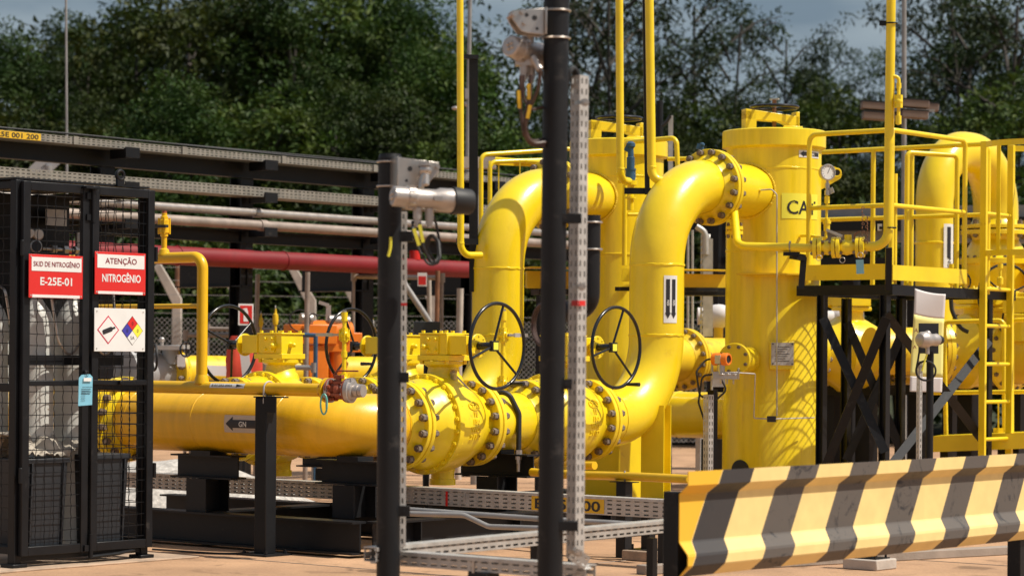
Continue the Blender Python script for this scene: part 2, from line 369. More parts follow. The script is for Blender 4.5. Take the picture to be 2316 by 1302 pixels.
def patch(mb, fn, s0, s1, u0, u1, n=8, ns=1):
    vs = [fn(s0+(s1-s0)*i/ns, u0+(u1-u0)*k/n) for i in range(ns+1) for k in range(n+1)]; fs = []
    for i in range(ns):
        for k in range(n): a = i*(n+1)+k; fs.append((a, a+n+1, a+n+2, a+1))
    mb.add(vs, fs)
def head_(mb, fn, x0, xb, h, n=5):
    for k in range(-n, n):
        u0, u1 = h*k/n, h*(k+1)/n; t = lambda u: x0+(xb-x0)*abs(u)/h
        mb.add([fn(t(u0), u0), fn(xb, u0), fn(xb, u1), fn(t(u1), u1)], [(0, 1, 2, 3)])
def arrow_label(parent, o, ax, ref, r, Ls, H, word, head=-1, bands=1, back='white', side=None):
    f1 = wrap(o, ax, ref, r+.003); f2 = wrap(o, ax, ref, r+.0045); f3 = wrap(o, ax, ref, r+.006)
    b = MB(); patch(b, f1, -Ls/2, Ls/2, -H/2, H/2, 10, 4); p = b.build('flow_label', M[back], parent)
    a = MB(); t = MB()
    h = H*.42
    x0 = head*Ls*.45; xb = head*(Ls*.45-H*.55); xe = -head*Ls*.5
    head_(a, f2, x0, xb, h); patch(a, f2, min(xb, xe), max(xb, xe), -h*.55, h*.55, 6, 4)
    a.build('arrow', M['ink'], p)
    letter(t, word, (0, 0, 0), (1, 0, 0), (0, 1, 0), h*.72, align=.5, bold=.02, fn=lambda x, y: f3(x - head*Ls*.02, y - h*.36)); t.build('lettering', M['white'], p)
    return p

# --- supply header running along X, turning into the front train; a branch feeds the rear train
hd = thing('header_pipe', 'long yellow header pipe with a black GN arrow, lying on black saddles, left of centre', 'pipe', (-13.0, 12.89, ZP))
HY, HZ = 12.89, ZP
b = MB(); b.tube([(-14.16, HY, HZ), (XF, HY, HZ), (XF, 13.44, HZ)], PR, .46, 64, 20)
for x in (-13.95, -13.25, -12.57, XF-.47): weld(b, (x, HY, HZ), (1, 0, 0), PR, .0035)
weld(b, (XF, HY+.47, HZ), (0, 1, 0), PR)
b.build('pipe', M['yellow_header'], hd)
b = MB(); b.tube([(XR, HY+.1, HZ), (XR, 13.44+DY, HZ)], PR-.004, 0, 48); weld(b, (XR, HY+.28, HZ), (0, 1, 0), PR); b.build('branch', M['yellow_pipe'], hd)
flange(hd, (XF, 13.482, HZ), (0, -1, 0)); flange(hd, (XR, 13.482+DY, HZ), (0, -1, 0))
lf = flange(hd, (-14.17, HY, HZ), (1, 0, 0)); bolts(lf, (-14.172, HY, HZ), (1, 0, 0))
pl = P(541, 945, Y=HY-PR); arrow_label(hd, (pl.x+.03, HY, HZ), (1, 0, 0), (0, -1, .0), PR, .36, .125, 'GN', -1, back='sticker')
lf2 = thing('blind_section', 'yellow header end section bolted on beyond the left flange, behind the cage mesh', 'pipe', (-14.5, HY, HZ))
b = MB(); b.tube([(-15.6, HY, HZ), (-14.21, HY, HZ)], PR, 0, 48); b.build('pipe', M['yellow_header'], lf2); flange(lf2, (-14.175, HY, HZ), (-1, 0, 0))

# --- ball valve (local axis Y) with worm gearbox and handwheel
def valve(x, y, z, sx, label, group, spoke0, detail=True):
    g = thing('ball_valve', label, 'valve', (x, y, z), group); o = V3((x, y, z)); Y = V3((0, 1, 0))
    b = MB(); b.lathe(o, Y, [(-.395, .20), (-.395, FR*.72), (-.391, FR-.004), (-.387, FR), (-.357, FR), (-.353, FR-.004), (-.353, .262), (-.31, .262), (-.235, .318), (-.165, .330), (-.165, .330)], 72, cap=False)
    b.lathe(o, Y, [(-.145, .33), (-.145, .360), (-.141, .364), (-.099, .364), (-.095, .360), (-.095, .352), (.05, .350), (.13, .335), (.20, .306), (.28, .268), (.33, .255), (.353, .255), (.353, FR-.004), (.357, FR), (.391, FR), (.395, FR-.004), (.395, .20)], 72, cap=False)
    b.lathe(o, Y, [(-.17, .330), (-.145, .330)], 72, cap=False)
    st = o + V3((0, .085, 0))
    b.lathe(st, (0, 0, 1), [(.30, .15), (.345, .135), (.36, .12), (.41, .112), (.43, .145), (.455, .145)], 40)           # bonnet
    b.lathe(st, (0, 0, -1), [(.30, .10), (.36, .085), (.40, .085), (.402, .095), (.445, .095)], 32)                     # bottom boss
    b.build('body', M['yellow'], g)
    bolts(g, o+V3((0, -.121, 0)), Y, 24, .337, .095, .019, 'yellow')
    # gearbox
    gz = o.z + .49; gx = MB(); c = V3((st.x, st.y, 0))
    gx.box((c.x+sx*.01, c.y, o.z+.443+.035), (.30, .26, .04))
    gx.box((c.x, c.y, o.z+.573), (.25, .24, .15)); gx.box((c.x+sx*-.0, c.y, o.z+.653), (.27, .255, .012))
    gx.box((c.x+sx*.20, c.y-.030, o.z+.571), (.22, .165, .138))
    gx.box((c.x+sx*.135, c.y-.03, o.z+.574), (.018, .20, .142))
    gx.cyl((c.x+sx*.30, c.y-.035, o.z+.566), (c.x+sx*.345, c.y-.035, o.z+.566), .05, seg=20)
    gx.cyl((c.x+sx*.345, c.y-.035, o.z+.566), (c.x+sx*.362, c.y-.035, o.z+.566), .088, seg=32)
    for k in range(8):
        a = k*pi/4; p = V3((c.x+sx*.362, c.y-.035+.072*cos(a), o.z+.566+.072*sin(a))); gx.hexn(p, p+V3((sx*.007, 0, 0)), .008)
    gb = gx.build('gearbox', M['yellow'], g, bevel=.006)
    gp = MB(); gp.box((c.x+sx*.0+.0, c.y-.125, o.z+.573), (.12, .016, .13))
    for dx in (-.035, .035):
        for dz in (-.04, .04): p = V3((c.x+dx, c.y-.131, o.z+.573+dz)); gp.hexn(p, p+V3((0, -.018, 0)), .014)
    gp.build('cover_plate', M['yellow'], gb, bevel=.003)
    sp = MB()
    p = V3((c.x-sx*.125, c.y-.02, o.z+.566)); sp.cyl(p, p+V3((-sx*.03, 0, 0)), .022, .016, 14); sp.ball(p+V3((-sx*.034, 0, 0)), .019)
    p = V3((c.x-sx*.06, c.y-.12, o.z+.560)); sp.cyl(p, p+V3((0, -.03, 0)), .022, .018, 14); sp.ball(p+V3((0, -.034, 0)), .02)
    sp.build('stop_screw', M['yellow'], gb)
    tb = MB()
    for dx, dy in ((-.11, -.1), (.11, -.1), (.11, .1), (-.11, .1), (0, -.1), (0, .1)):
        p = V3((c.x+dx, c.y+dy, o.z+.659)); tb.hexn(p, p+V3((0, 0, .018)), .015); p.z = o.z+.443; p.x = c.x+dx*1.1; tb.hexn(p+V3((0, 0, .016)), p-V3((0, 0, .012)), .014)
    tb.build('cap_bolts', M['yellow'], gb)
    # handwheel
    hc = V3((c.x+sx*.50, c.y-.035, o.z+.566)); ax = V3((sx, 0, 0)); R = .305
    h = MB(); h.torus(hc+ax*.035, ax, R, .0135, 72, 10); wb = h.build('handwheel', M['wheelblk'], g)
    hb = MB(); hb.cyl(hc-ax*.14, hc+ax*.005, .028, seg=16); hb.box(hc+ax*.005, (.03, .075, .075)); hb.build('hub', M['wheelblk'], wb, bevel=.003)
    hp = MB(); hp.box(hc+ax*.022, (.004, .052, .052)); hp.build('hub_plate', M['labyel'], wb)
    for k in range(3):
        a = spoke0+k*2*pi/3; d = V3((0, sin(a), cos(a))); s_ = MB(); s_.cyl(hc+d*.03, hc+ax*.035+d*R, .0095, seg=10); s_.build('spoke', M['wheelblk'], wb)
    kn = MB(); a = spoke0+2*pi/3*1.04+.25; d = V3((0, sin(a), cos(a))); p = hc+ax*.035+d*R; kn.tube([p, p+ax*.05, p+ax*.13], [.011, .016], 0, 10); kn.build('crank_grip', M['wheelblk'], wb)
    if detail:                                                                   # cast letters, drain plug
        lt = MB(); rad = lambda y: .3505-.15*max(0, y-.05)
        def on(y, z, k): r_ = rad(y)+k; return o+V3((sqrt(max(r_*r_-z*z, 0)), y, z))
        for i, s in enumerate(('TA', '18', '150', 'WCB', '21167')):
            zz = .135-.056*i; yy = .052; vs, fs, wd = text2d(s, .03); h_ = .037; q = [(yy+(x-wd*.5)*h_*1.05, zz+y*h_-.018) for x, y in vs]; n1 = len(q); ed = {}
            for f in fs:
                for i0 in range(len(f)): ed[(f[i0], f[(i0+1) % len(f)])] = 1
            lt.add([on(y, z, .0065) for y, z in q]+[on(y, z, -.02) for y, z in q], list(fs)+[(b0, a0, a0+n1, b0+n1) for (a0, b0) in ed if (b0, a0) not in ed])
        for k in range(24):
            a0, a1 = 2*pi*k/24, 2*pi*(k+1)/24; p0, p1 = [on(.052+.062*cos(a), .135+.028*sin(a), .004) for a in (a0, a1)]; lt.bar(p0, p1, .008, .006, (1, 0, 0))
        lt.build('cast_letters', M['yellow'], g, smooth=0)
        dp = MB(); p = o+V3((.13, .04, .335)); d = V3((.38, -.3, .9)).normalized(); dp.cyl(p-d*.02, p+d*.03, .02, seg=12); dp.hexn(p+d*.03, p+d*.055, .027); dp.cyl(p+d*.055, p+d*.06, .012, seg=10)
        dp.bar(p+d*.03+V3((.02, .02, -.02)), p+V3((.10, .06, -.08)), .006, .012); dp.build('vent_fitting', M['steel'], g)
    bolts(g, o+V3((0, -.397, 0)), Y); bolts(g, o+V3((0, .397, 0)), Y)
    return g
y1, y2 = 13.482+.397, 14.905+.397
gv = 'ball valves of the two pipe trains'
valve(XF, y1, ZP, 1, 'front yellow ball valve with its black handwheel before the left yellow riser', 'valve', .22, True)['group'] = gv
valve(XF, y2, ZP, 1, 'yellow ball valve behind the tall black pole, its handwheel beside the right riser', 'valve', .3, True)['group'] = gv
valve(XR, y1+DY, ZP, -1, 'yellow ball valve behind the long header, its handwheel near the fire extinguisher sign', 'valve', .95, False)['group'] = gv
valve(XR, y2+DY, ZP, -1, 'yellow ball valve behind the short black pole, its handwheel in front of the orange actuator', 'valve', -.35, False)['group'] = gv

# --- spools between the valves, each with its vent stack of two small valves
def spool(x, y0, y1_, label, vy):
    g = thing('pipe_spool', label, 'pipe', (x, (y0+y1_)/2, ZP), 'spools between the ball valves')
    b = MB(); b.tube([(x, y0+.1, ZP), (x, y1_-.1, ZP)], PR, 0, 64); b.build('pipe', M['yellow_pipe'], g)
    flange(g, (x, y0, ZP), (0, 1, 0)); flange(g, (x, y1_, ZP), (0, -1, 0))
    v = thing('vent_stack', 'thin yellow vent pipe with two small lever valves ' + ('in front of the left riser' if x == XF else 'in front of the orange actuator'), 'vent pipe', (x, vy, ZP+PR), 'small vent stacks on the spools')
    o = V3((x, vy, ZP+PR-.02)); b = MB()
    b.cyl(o, o+V3((0, 0, .60)), .017, seg=14); b.cyl(o+V3((0, 0, .56)), o+V3((0, 0, .63)), .026, seg=16); b.cyl(o+V3((0, 0, .27)), o+V3((0, 0, .32)), .025, seg=16); b.cyl(o, o+V3((0, 0, .04)), .028, seg=16)
    b.build('riser_pipe', M['yellow'], v)
    c = MB(); c.cyl(o+V3((0, 0, .625)), o+V3((0, 0, .645)), .018, seg=12); c.build('plug', M['steel'], v)
    for z in (.09, .45):
        vb = MB(); p = o+V3((0, 0, z)); vb.hexn(p-V3((0, 0, .055)), p-V3((0, 0, .02)), .03); vb.hexn(p+V3((0, 0, .02)), p+V3((0, 0, .055)), .03); vb.ball(p, .036)
        vb.cyl(p-V3((.045, 0, 0)), p+V3((.045, 0, 0)), .02, seg=12)
        for k in range(4):
            a = pi/4+k*pi/2; q = p+V3((.036*cos(a), .036*sin(a), 0)); vb.cyl(q-V3((0, 0, .045)), q+V3((0, 0, .045)), .007, seg=8)
        w_ = vb.build('small_valve', M['yellow'], v)
        s = 1 if x == XF else -1
        lv = MB(); d = V3((.2, 1, 0)).normalized() if s > 0 else V3((-.75, -.65, 0)).normalized(); q = p+V3((.05*s, 0, 0)); lv.cyl(p, q, .01, seg=10); lv.bar(q, q+d*.07, .012, .018); lv.bar(q+d*.05, q+d*.19, .006, .026); lv.build('lever', M['steel'], w_)
        lg = MB(); lg.bar(q+d*.06, q+d*.11, .014, .03); lg.build('lever_grip', M['galv'], w_)
spool(XF, 14.28, 14.905, 'short yellow pipe spool between the two front ball valves beside the tall black pole', 14.65)
spool(XR, 14.28+DY, 14.905+DY, 'short yellow pipe spool between the two rear ball valves behind the header', 14.757)

# --- risers: bottom elbow, vertical pipe, top elbow into the filter vessel
def riser(x, dy, label, arrows):
    yb, yr, yt = 15.702+dy, 16.615+dy, 17.36+dy; zt = 2.80
    g = thing('riser_pipe', label, 'pipe', (x, yr, 0), 'yellow riser pipes')
    b = MB(); b.tube([(x, yb+.1, ZP), (x, yr, ZP), (x, yr, zt), (x, yt-.05, zt)], PR, .66, 72, 22)
    for z in (ZP+.672, zt-.672): weld(b, (x, yr, z), (0, 0, 1), PR, .006)
    weld(b, (x, yr-.672, ZP), (0, 1, 0), PR); 
    b.build('pipe', M['yellow_pipe'], g)
    flange(g, (x, yb, ZP), (0, 1, 0)); flange(g, (x, yt, zt), (0, -1, 0))
    if arrows:                                               # white strip with two long black arrows
        nrm = V3((.86, -.5, 0)).normalized(); q = P(1531, 676, D=20.15); q = V3((x, yr, q.z))
        az = atan2(P(1531, 676, D=20.15).y-yr, P(1531, 676, D=20.15).x-x)
        t = MB(); f1 = wrap(q, (0, 0, 1), (cos(az), sin(az), 0), PR+.003); f2 = wrap(q, (0, 0, 1), (cos(az), sin(az), 0), PR+.005); f3 = wrap(q, (0, 0, 1), (cos(az), sin(az), 0), PR+.0065)
        patch(t, f1, -.19, .19, -.062, .062, 8, 2); p = t.build('flow_label', M['white'], g)
        a = MB(); w2 = MB()
        for u in (-.027, .027):
            patch(a, f2, -.12, .16, u-.017, u+.017, 3, 2); head_(a, lambda x_, y_, u=u: f2(x_, u+y_), -.155, -.11, .026, 3)
            letter(w2, 'GN', (0, 0, 0), (1, 0, 0), (0, 1, 0), .022, bold=.02, fn=lambda x_, y_, u=u: f3(x_-.03, u-.011+y_))
        a.build('arrow', M['ink'], p); w2.build('lettering', M['white'], p)
    return g
riser(XF, 0, 'right yellow riser pipe with an arrow strip, bending over to the CAT vessel', True)
riser(XR, DY, 'left yellow riser pipe bending up and over between the two black poles', False)
# ------------------------------------------------------------------ filter vessels
def vessel(x, y, dy, label, full):
    g = thing('filter_vessel', label, 'vessel', (x, y, 0), 'yellow upright filter vessels'); c = V3((x, y, 0)); R = .408
    b = MB(); b.lathe(c, (0, 0, 1), [(.02, .46), (.05, .46), (.05, R+.018), (.98, R+.018), (1.02, R+.006), (1.08, R+.014), (1.14, R), (3.17, R), (3.185, R+.02)], 96); 
    weld(b, c+V3((0, 0, 2.30)), (0, 0, 1), R, .005); weld(b, c+V3((0, 0, 3.0)), (0, 0, 1), R, .004)
    b.build('shell', M['yellow_vessel'], g)
    b = MB(); b.lathe(c, (0, 0, 1), [(3.185, .442), (3.19, .446), (3.325, .446), (3.333, .438), (3.338, .40), (3.345, .3)], 96); b.build('closure', M['yellow_vessel'], g)
    yt = 17.36+dy
    n = MB(); n.tube([(x, yt+.04, 2.80), (x, y-.30, 2.80)], PR, 0, 64); 
    # saddle weld where the nozzle meets the shell
    for k in range(90):
        a = 2*pi*k/90; px_ = PR*1.04*cos(a); pz = PR*1.04*sin(a); yy = y-sqrt(R*R-px_*px_); q = V3((x+px_, yy, 2.80+pz)); n.ball(q, .011+.004*random.random(), seg=6, rings=4)
    nz_ = n.build('nozzle', M['yellow_pipe'], g)
    fl = flange(g, (x, yt+.004, 2.80), (0, 1, 0)); bolts(fl, (x, yt, 2.80), (0, 1, 0))
    # closure davit: two posts, cross beam, screw with handwheel
    ax = (RT*.955+FW*.295).normalized(); sd = V3((-ax.y, ax.x, 0)); o = c+V3((0, 0, 3.34))
    d = MB(); l, r_ = o-ax*.235, o+ax*.20
    d.box(l+V3((0, 0, .07)), (.10, .10, .19), Matrix((ax, sd, UP)).transposed()); d.box(r_+V3((0, 0, .075)), (.035, .10, .19), Matrix((ax, sd, UP)).transposed())
    d.prism([(-.285, .09), (-.285, .18), (.215, .13), (.215, .02), (.18, .02), (.18, .03), (.05, .078)], o-sd*.05, ax, UP, sd*.1)
    d.box(o+ax*.13-sd*.10+V3((0, 0, .02)), (.18, .02, .04), Matrix((ax, sd, UP)).transposed())
    d.build('davit', M['yellow'], g, bevel=.004)
    wz = o+V3((0, 0, .205)); h = MB(); h.torus(wz, UP, .205, .014, 56, 8); hw = h.build('handwheel', M['wheelblk'], g)
    h2 = MB(); h2.cyl(o+V3((0, 0, -.02)), o+V3((0, 0, .27)), .018, seg=12); h2.build('screw', M['rusttube'], hw)
    h4 = MB(); h4.bar(o+V3((-.045, 0, .275)), o+V3((.045, 0, .275)), .014, .014); h4.build('tee_bar', M['galv'], hw)
    for k in range(4):
        a = k*pi/2+.4; s_ = MB(); s_.bar(wz+V3((.015*cos(a), .015*sin(a), -.01)), wz+V3((.2*cos(a), .2*sin(a), 0)), .02, .008); s_.build('spoke', M['wheelblk'], hw)
    return g
VF = V3((XF, 18.33, 0)); VR = V3((XR, 18.40, 0))
v2 = vessel(VF.x, VF.y, 0, 'nearer yellow filter vessel marked CAT, standing between the right riser and the raised platform', True)
v1 = vessel(VR.x, VR.y, DY, 'farther yellow filter vessel seen behind the perforated tray, between the two risers', False)
R = .408
def onv(v, px, py, r=R):
    """point on a vessel's shell seen at a pixel, and its outward normal"""
    d = ray(px, py); o = V3((0, 0, CH)); ox, oy = o.x-v.x, o.y-v.y
    A = d.x**2+d.y**2; B = 2*(ox*d.x+oy*d.y); C = ox*ox+oy*oy-r*r; disc = max(B*B-4*A*C, 0); t = (-B-sqrt(disc))/(2*A); p = o+d*t
    return p, V3((p.x-v.x, p.y-v.y, 0)).normalized()
# CAT label, flow label, name plate on the near vessel
p, n = onv(VF, 1816, 467); az = n
f1 = wrap((VF.x, VF.y, p.z), (0, 0, 1), az, R+.003)
def wv(v, p, n, r):
    e = V3((-n.y, n.x, 0)); return lambda s, u: V3((v.x, v.y, p.z+u)) + n*(r*cos(s/r)) + e*(r*sin(s/r))
f1, f2, f3 = (wv(VF, p, n, R+k) for k in (.003, .005, .0065))
b = MB(); patch(b, lambda s, u: f1(u, s), -.105, .11, -.20, .20, 14, 2); l = b.build('cat_label', M['labyel'], v2)
b = MB(); letter(b, 'CAT', (0, 0, 0), (1, 0, 0), (0, 1, 0), .118, align=.0, bold=.014, fn=lambda x, y: f2(x-.155, y-.065)); b.build('lettering', M['ink'], l)
p, n = onv(VF, 1832, 349); f1, f2, f3 = (wv(VF, p, n, R+k) for k in (.003, .005, .0065))
b = MB(); patch(b, lambda s, u: f1(u, s), -.03, .03, -.125, .14, 14, 1); l = b.build('flow_label', M['white'], v2)
b = MB(); patch(b, lambda s, u: f2(u, s), -.016, .016, -.075, .13, 10, 1); b.add([f2(-.115, 0), f2(-.075, .026), f2(-.075, -.026)], [(0, 1, 2)]); b.build('arrow', M['ink'], l)
b = MB(); letter(b, 'GN', (0, 0, 0), (1, 0, 0), (0, 1, 0), .022, bold=.02, fn=lambda x, y: f3(x+.03, y-.011)); b.build('lettering', M['white'], l)
p, n = onv(VF, 1770, 800, R+.05); e = V3((-n.y, n.x, 0)); Rm = Matrix((e, n, UP)).transposed()
b = MB(); b.box(p-n*.03-V3((0, 0, .012)), (.215, .04, .235), Rm); np_ = b.build('name_plate_bracket', M['yellow'], v2, bevel=.003)
b = MB(); b.box(p-n*.006, (.19, .004, .19), Rm); l = b.build('name_plate', M['galv'], np_)
b = MB()
for k in range(7): b.box(p-n*.0035+V3((0, 0, .06-.02*k))-e*(.01*(k % 3)), (.12-.015*(k % 3), .001, .005), Rm)
for sx in (-1, 1):
    for sz in (-1, 1): b.cyl(p-n*.005+e*(.083*sx)+V3((0, 0, .083*sz)), p+n*.002+e*(.083*sx)+V3((0, 0, .083*sz)), .006, seg=8)
b.build('engraving', M['ink'], np_)
# side nozzle with blind flange, facing the camera's left
q, n = onv(VF, 1662, 812); dn = V3((.34, -.94, 0)).normalized(); c = P(1662, 812, D=20.95)
b = MB(); b.cyl(c-dn*.02, c-dn*.45, .105, seg=32); b.lathe(c, -dn, [(-.03, .02), (-.03, .13), (-.026, .135), (.0, .135), (.002, .12), (.006, .12), (.008, .135), (.036, .135), (.04, .12), (.09, .108)], 48); nz = b.build('side_nozzle', M['yellow'], v2)
bolts(nz, c+dn*.0, dn, 8, .108, .11, .015)
# lifting lug at the right of the shell
lp, ln = onv(VF, 1850, 395); e = RT
o = P(1862, 395, D=21.75); b = MB(); out = [(-.12, .09), (.10, .07), (.145, .045), (.162, 0), (.15, -.03), (.12, -.05), (-.12, -.19)]
b.prism(out, o+FW*.0, RT, UP, FW*.025); b.torus(o+RT*.118+V3((0, 0, .018)), FW, .033, .008, 24, 6); b.build('lifting_lug', M['yellow'], v2)
b = MB(); b.cyl(o+RT*.118+V3((0, 0, .018))-FW*.002, o+RT*.118+V3((0, 0, .018))+FW*.027, .028, seg=20); b.build('lug_hole', M['rubber'], v2)
# drain opening at the foot, collar plate at platform height
p, n = onv(VF, 1674, 1063, R+.02); b = MB(); b.lathe(p-n*.03, n, [(0, .09), (.038, .09), (.042, .08), (.042, .0)], 32); b.build('drain_opening', M['rubber'], v2)
b = MB(); n0 = 20
pl_ = [(V3((VF.x, VF.y, 2.10)), a) for a in [radians(-95)+radians(115)*k/n0 for k in range(n0+1)]]; vs = []
for c_, a in pl_: d = V3((cos(a), sin(a), 0)); vs += [c_+d*(R-.01), c_+d*(R+.10), c_+d*(R-.01)-UP*.014, c_+d*(R+.10)-UP*.014]
b.add(vs, [f for k in range(n0) for f in ((4*k, 4*k+4, 4*k+5, 4*k+1), (4*k+2, 4*k+3, 4*k+7, 4*k+6), (4*k+1, 4*k+5, 4*k+7, 4*k+3))]); b.build('collar_plate', M['yellow_far'], v2)
# pressure gauge with isolation valve and thin pipework, hung on the shell's front right
gc = P(1871, 390, D=21.1); gn = (-FW*.80+RT*-.0+V3((0, 0, 0))+RT*.30).normalized()
g = thing('pressure_gauge', 'round steel pressure gauge with white dial above a small valve, beside the CAT label', 'gauge', gc)
b = MB(); b.lathe(gc, gn, [(-.045, .05), (-.04, .062), (.0, .064), (.012, .07), (.018, .07), (.02, .060), (.012, .058)], 40, cap=True); b.build('case', M['steel'], g)
b = MB(); b.lathe(gc+gn*.012, gn, [(0, .001), (.0015, .001), (.0015, .0572), (0, .0572)], 40); b.build('dial', M['white'], g)
b = MB(); e = V3((0, 0, 1)).cross(gn).normalized(); u = gn.cross(e)
for k in range(11):
    a = radians(-45+27*k); d = -e*cos(a)+u*sin(a); b.bar(gc+gn*.0145+d*.043, gc+gn*.0145+d*.052, .003, .001, gn)
b.bar(gc+gn*.015-(e*.4+u*.9)*.012, gc+gn*.015+(e*.4+u*.9)*.038, .004, .001, gn); b.build('needle', M['ink'], g)
b = MB(); s0 = gc-V3((0, 0, .06)); b.cyl(s0, s0-V3((0, 0, .10)), .012, seg=10); b.hexn(s0-V3((0, 0, .03)), s0-V3((0, 0, .075)), .02); b.cyl(s0-V3((0, 0, .09)), s0-V3((0, 0, .13)), .022, seg=12)
b.bar(s0-V3((0, 0, .10))+RT*.02, s0-V3((0, 0, .085))+RT*.05-FW*.02, .008, .05); b.build('gauge_valve', M['steel'], g)
b = MB(); s1 = s0-V3((0, 0, .13)); e0 = P(1868, 535, D=21.1); b.cyl(s1, e0, .011, seg=10); b.hexn(s1-V3((0, 0, .01)), s1-V3((0, 0, .07)), .022); b.cyl(s1-V3((0, 0, .20)), s1-V3((0, 0, .30)), .026, seg=12); b.cyl(s1-V3((0, 0, .215)), s1-V3((0, 0, .24)), .034, seg=12)
b.tube([e0, e0+V3((0, 0, -.02)), P(1835, 533, D=21.2), P(1812, 533, D=21.4)], .014, .02, 10); b.build('impulse_pipe', M['yellow'], g)

# --- thin steel impulse lines and the orange transmitter with its post and tray
g = thing('impulse_tubing', 'thin steel tube dropping from the nozzle down the near vessel, with a small black clamp', 'tubing', (VF.x+.2, VF.y-.4, 1))
b = MB(); a0 = P(1712, 430, D=21.2); b.cyl(a0-RT*.06-V3((0, 0, .005)), a0, .018, .014, 12); b.cyl(a0-RT*.06+FW*.0, a0-RT*.035, .03, seg=12); b.cyl(a0, a0+RT*.03, .02, seg=6); b.build('tapping', M['yellow'], g)
pts = [a0+RT*.03, P(1745, 428, D=21.15), P(1757, 440, D=21.15), P(1757, 940, D=21.2)]; b = MB(); b.tube(pts, .006, .03, 8)
b.tube([P(1662, 842, D=20.8), P(1708, 845, D=20.9), P(1705, 945, D=21.0), P(1745, 947, D=21.1), P(1842, 944, D=21.35)], .0055, .015, 8); b.build('tube', M['galv'], g)
b = MB(); c = P(1745, 947, D=21.08); b.box(c, (.075, .03, .05), Matrix((RT, FW, UP)).transposed()); b.build('clamp', M['ink'], g, bevel=.004)
tx = P(1631, 812, D=20.3); g = thing('pressure_transmitter', 'orange pressure transmitter on steel manifold and thin post, left of the near vessel', 'transmitter', tx)
an = (RT*.75-FW*.6).normalized(); b = MB(); b.lathe(tx, an, [(-.075, .038), (-.07, .05), (-.02, .052), (-.018, .044), (.018, .044), (.02, .052), (.07, .05), (.075, .046), (.075, .034), (.06, .034)], 28); b.cyl(tx-an*.085, tx-an*.07, .02, seg=12); b.build('housing', M['orange'], g)
b = MB(); b.lathe(tx+an*.062, an, [(0, .001), (.003, .001), (.003, .034), (0, .034)], 24); b.build('glass', M['rubber'], g)
b = MB(); b.box(tx+RT*.0-V3((0, 0, .002)), (.05, .108, .07), Matrix((an, an.cross(UP), UP)).transposed()); b.build('data_plate', M['galv'], g)
b = MB(); m0 = tx-V3((0, 0, .12)); b.cyl(tx-V3((0, 0, .04)), m0, .032, seg=16); b.box(m0+RT*.03-V3((0, 0, .01)), (.20, .05, .06), Matrix((RT, FW, UP)).transposed())
for k in (0, .05, .10): b.cyl(m0+RT*k-FW*.03, m0+RT*k-FW*.09, .009, seg=8); b.bar(m0+RT*(k-.02)-FW*.09, m0+RT*(k+.02)-FW*.09, .006, .006); b.cyl(m0+RT*k-V3((0, 0, .03)), m0+RT*k-V3((0, 0, .08)), .008, seg=8)
b.bar(m0+RT*.14-V3((0, 0, .04)), m0+RT*.14+V3((0, 0, .05)), .012, .012); b.build('manifold', M['steel'], g, bevel=.003)
ps = thing('instrument_post', 'short black instrument post with an upright perforated tray, left of the near vessel', 'post', P(1603, 1100, D=20.45))
b = MB(); base = P(1611, 1000, D=20.5); b.bb((base.x-.03, base.y-.03, 0), (base.x+.03, base.y+.03, P(1611, 880, D=20.5).z)); b.bb((base.x-.1, base.y-.1, 0), (base.x+.1, base.y+.1, .02)); b.build('column', M['black'], ps)
b = MB(); c = P(1610, 845, D=20.4); b.box(c, (.012, .10, .26), Matrix((RT, FW, UP)).transposed()); b.box(c+RT*.05-V3((0, 0, .06)), (.12, .012, .09), Matrix((RT, FW, UP)).transposed()); b.build('bracket', M['galv'], ps)
def upright_tray(name, parent, c, z0, z1, e1, e2, w1, w2, rows1=2, rows2=2, m='galv', pitch=.05, sw=.03, sh=.007):
    """perforated cable tray standing upright: two sides meeting at the edge c (e1 to the left, e2 to the right)"""
    b = MB(); c = V3(c); o = V3((c.x, c.y, z0))
    b.slots(o, UP, V3(e1)*1, z1-z0, w1, rows1, pitch, sw, sh); b.slots(o, UP, V3(e2)*1, z1-z0, w2, rows2, pitch, sw, sh)
    q = o+V3(e1)*w1; b.slots(q, UP, V3(e2), z1-z0, w2*.999, rows2, pitch, sw, sh)
    return b.build(name, M[m], parent, solid=.003, smooth=0)
upright_tray('cable_tray', ps, P(1603, 900, D=20.3), .05, P(1603, 892, D=20.3).z, -RT*.9+FW*.4, RT*.9+FW*.4, .045, .045, 2, 2)
b = MB(); c = tx-an*.085; b.tube([c, c-an*.06, c-RT*.13-V3((0, 0, .10)), c-RT*.10-V3((0, 0, .30)), c+RT*.03-V3((0, 0, .33)), c+RT*.12-V3((0, 0, .25)), c+RT*.05-V3((0, 0, .12)), c-RT*.08-V3((0, 0, .13)), c-RT*.11-V3((0, 0, .35)), c-RT*.06-V3((0, 0, .5))], .008, .05, 8); b.build('cable', M['rubber'], ps)
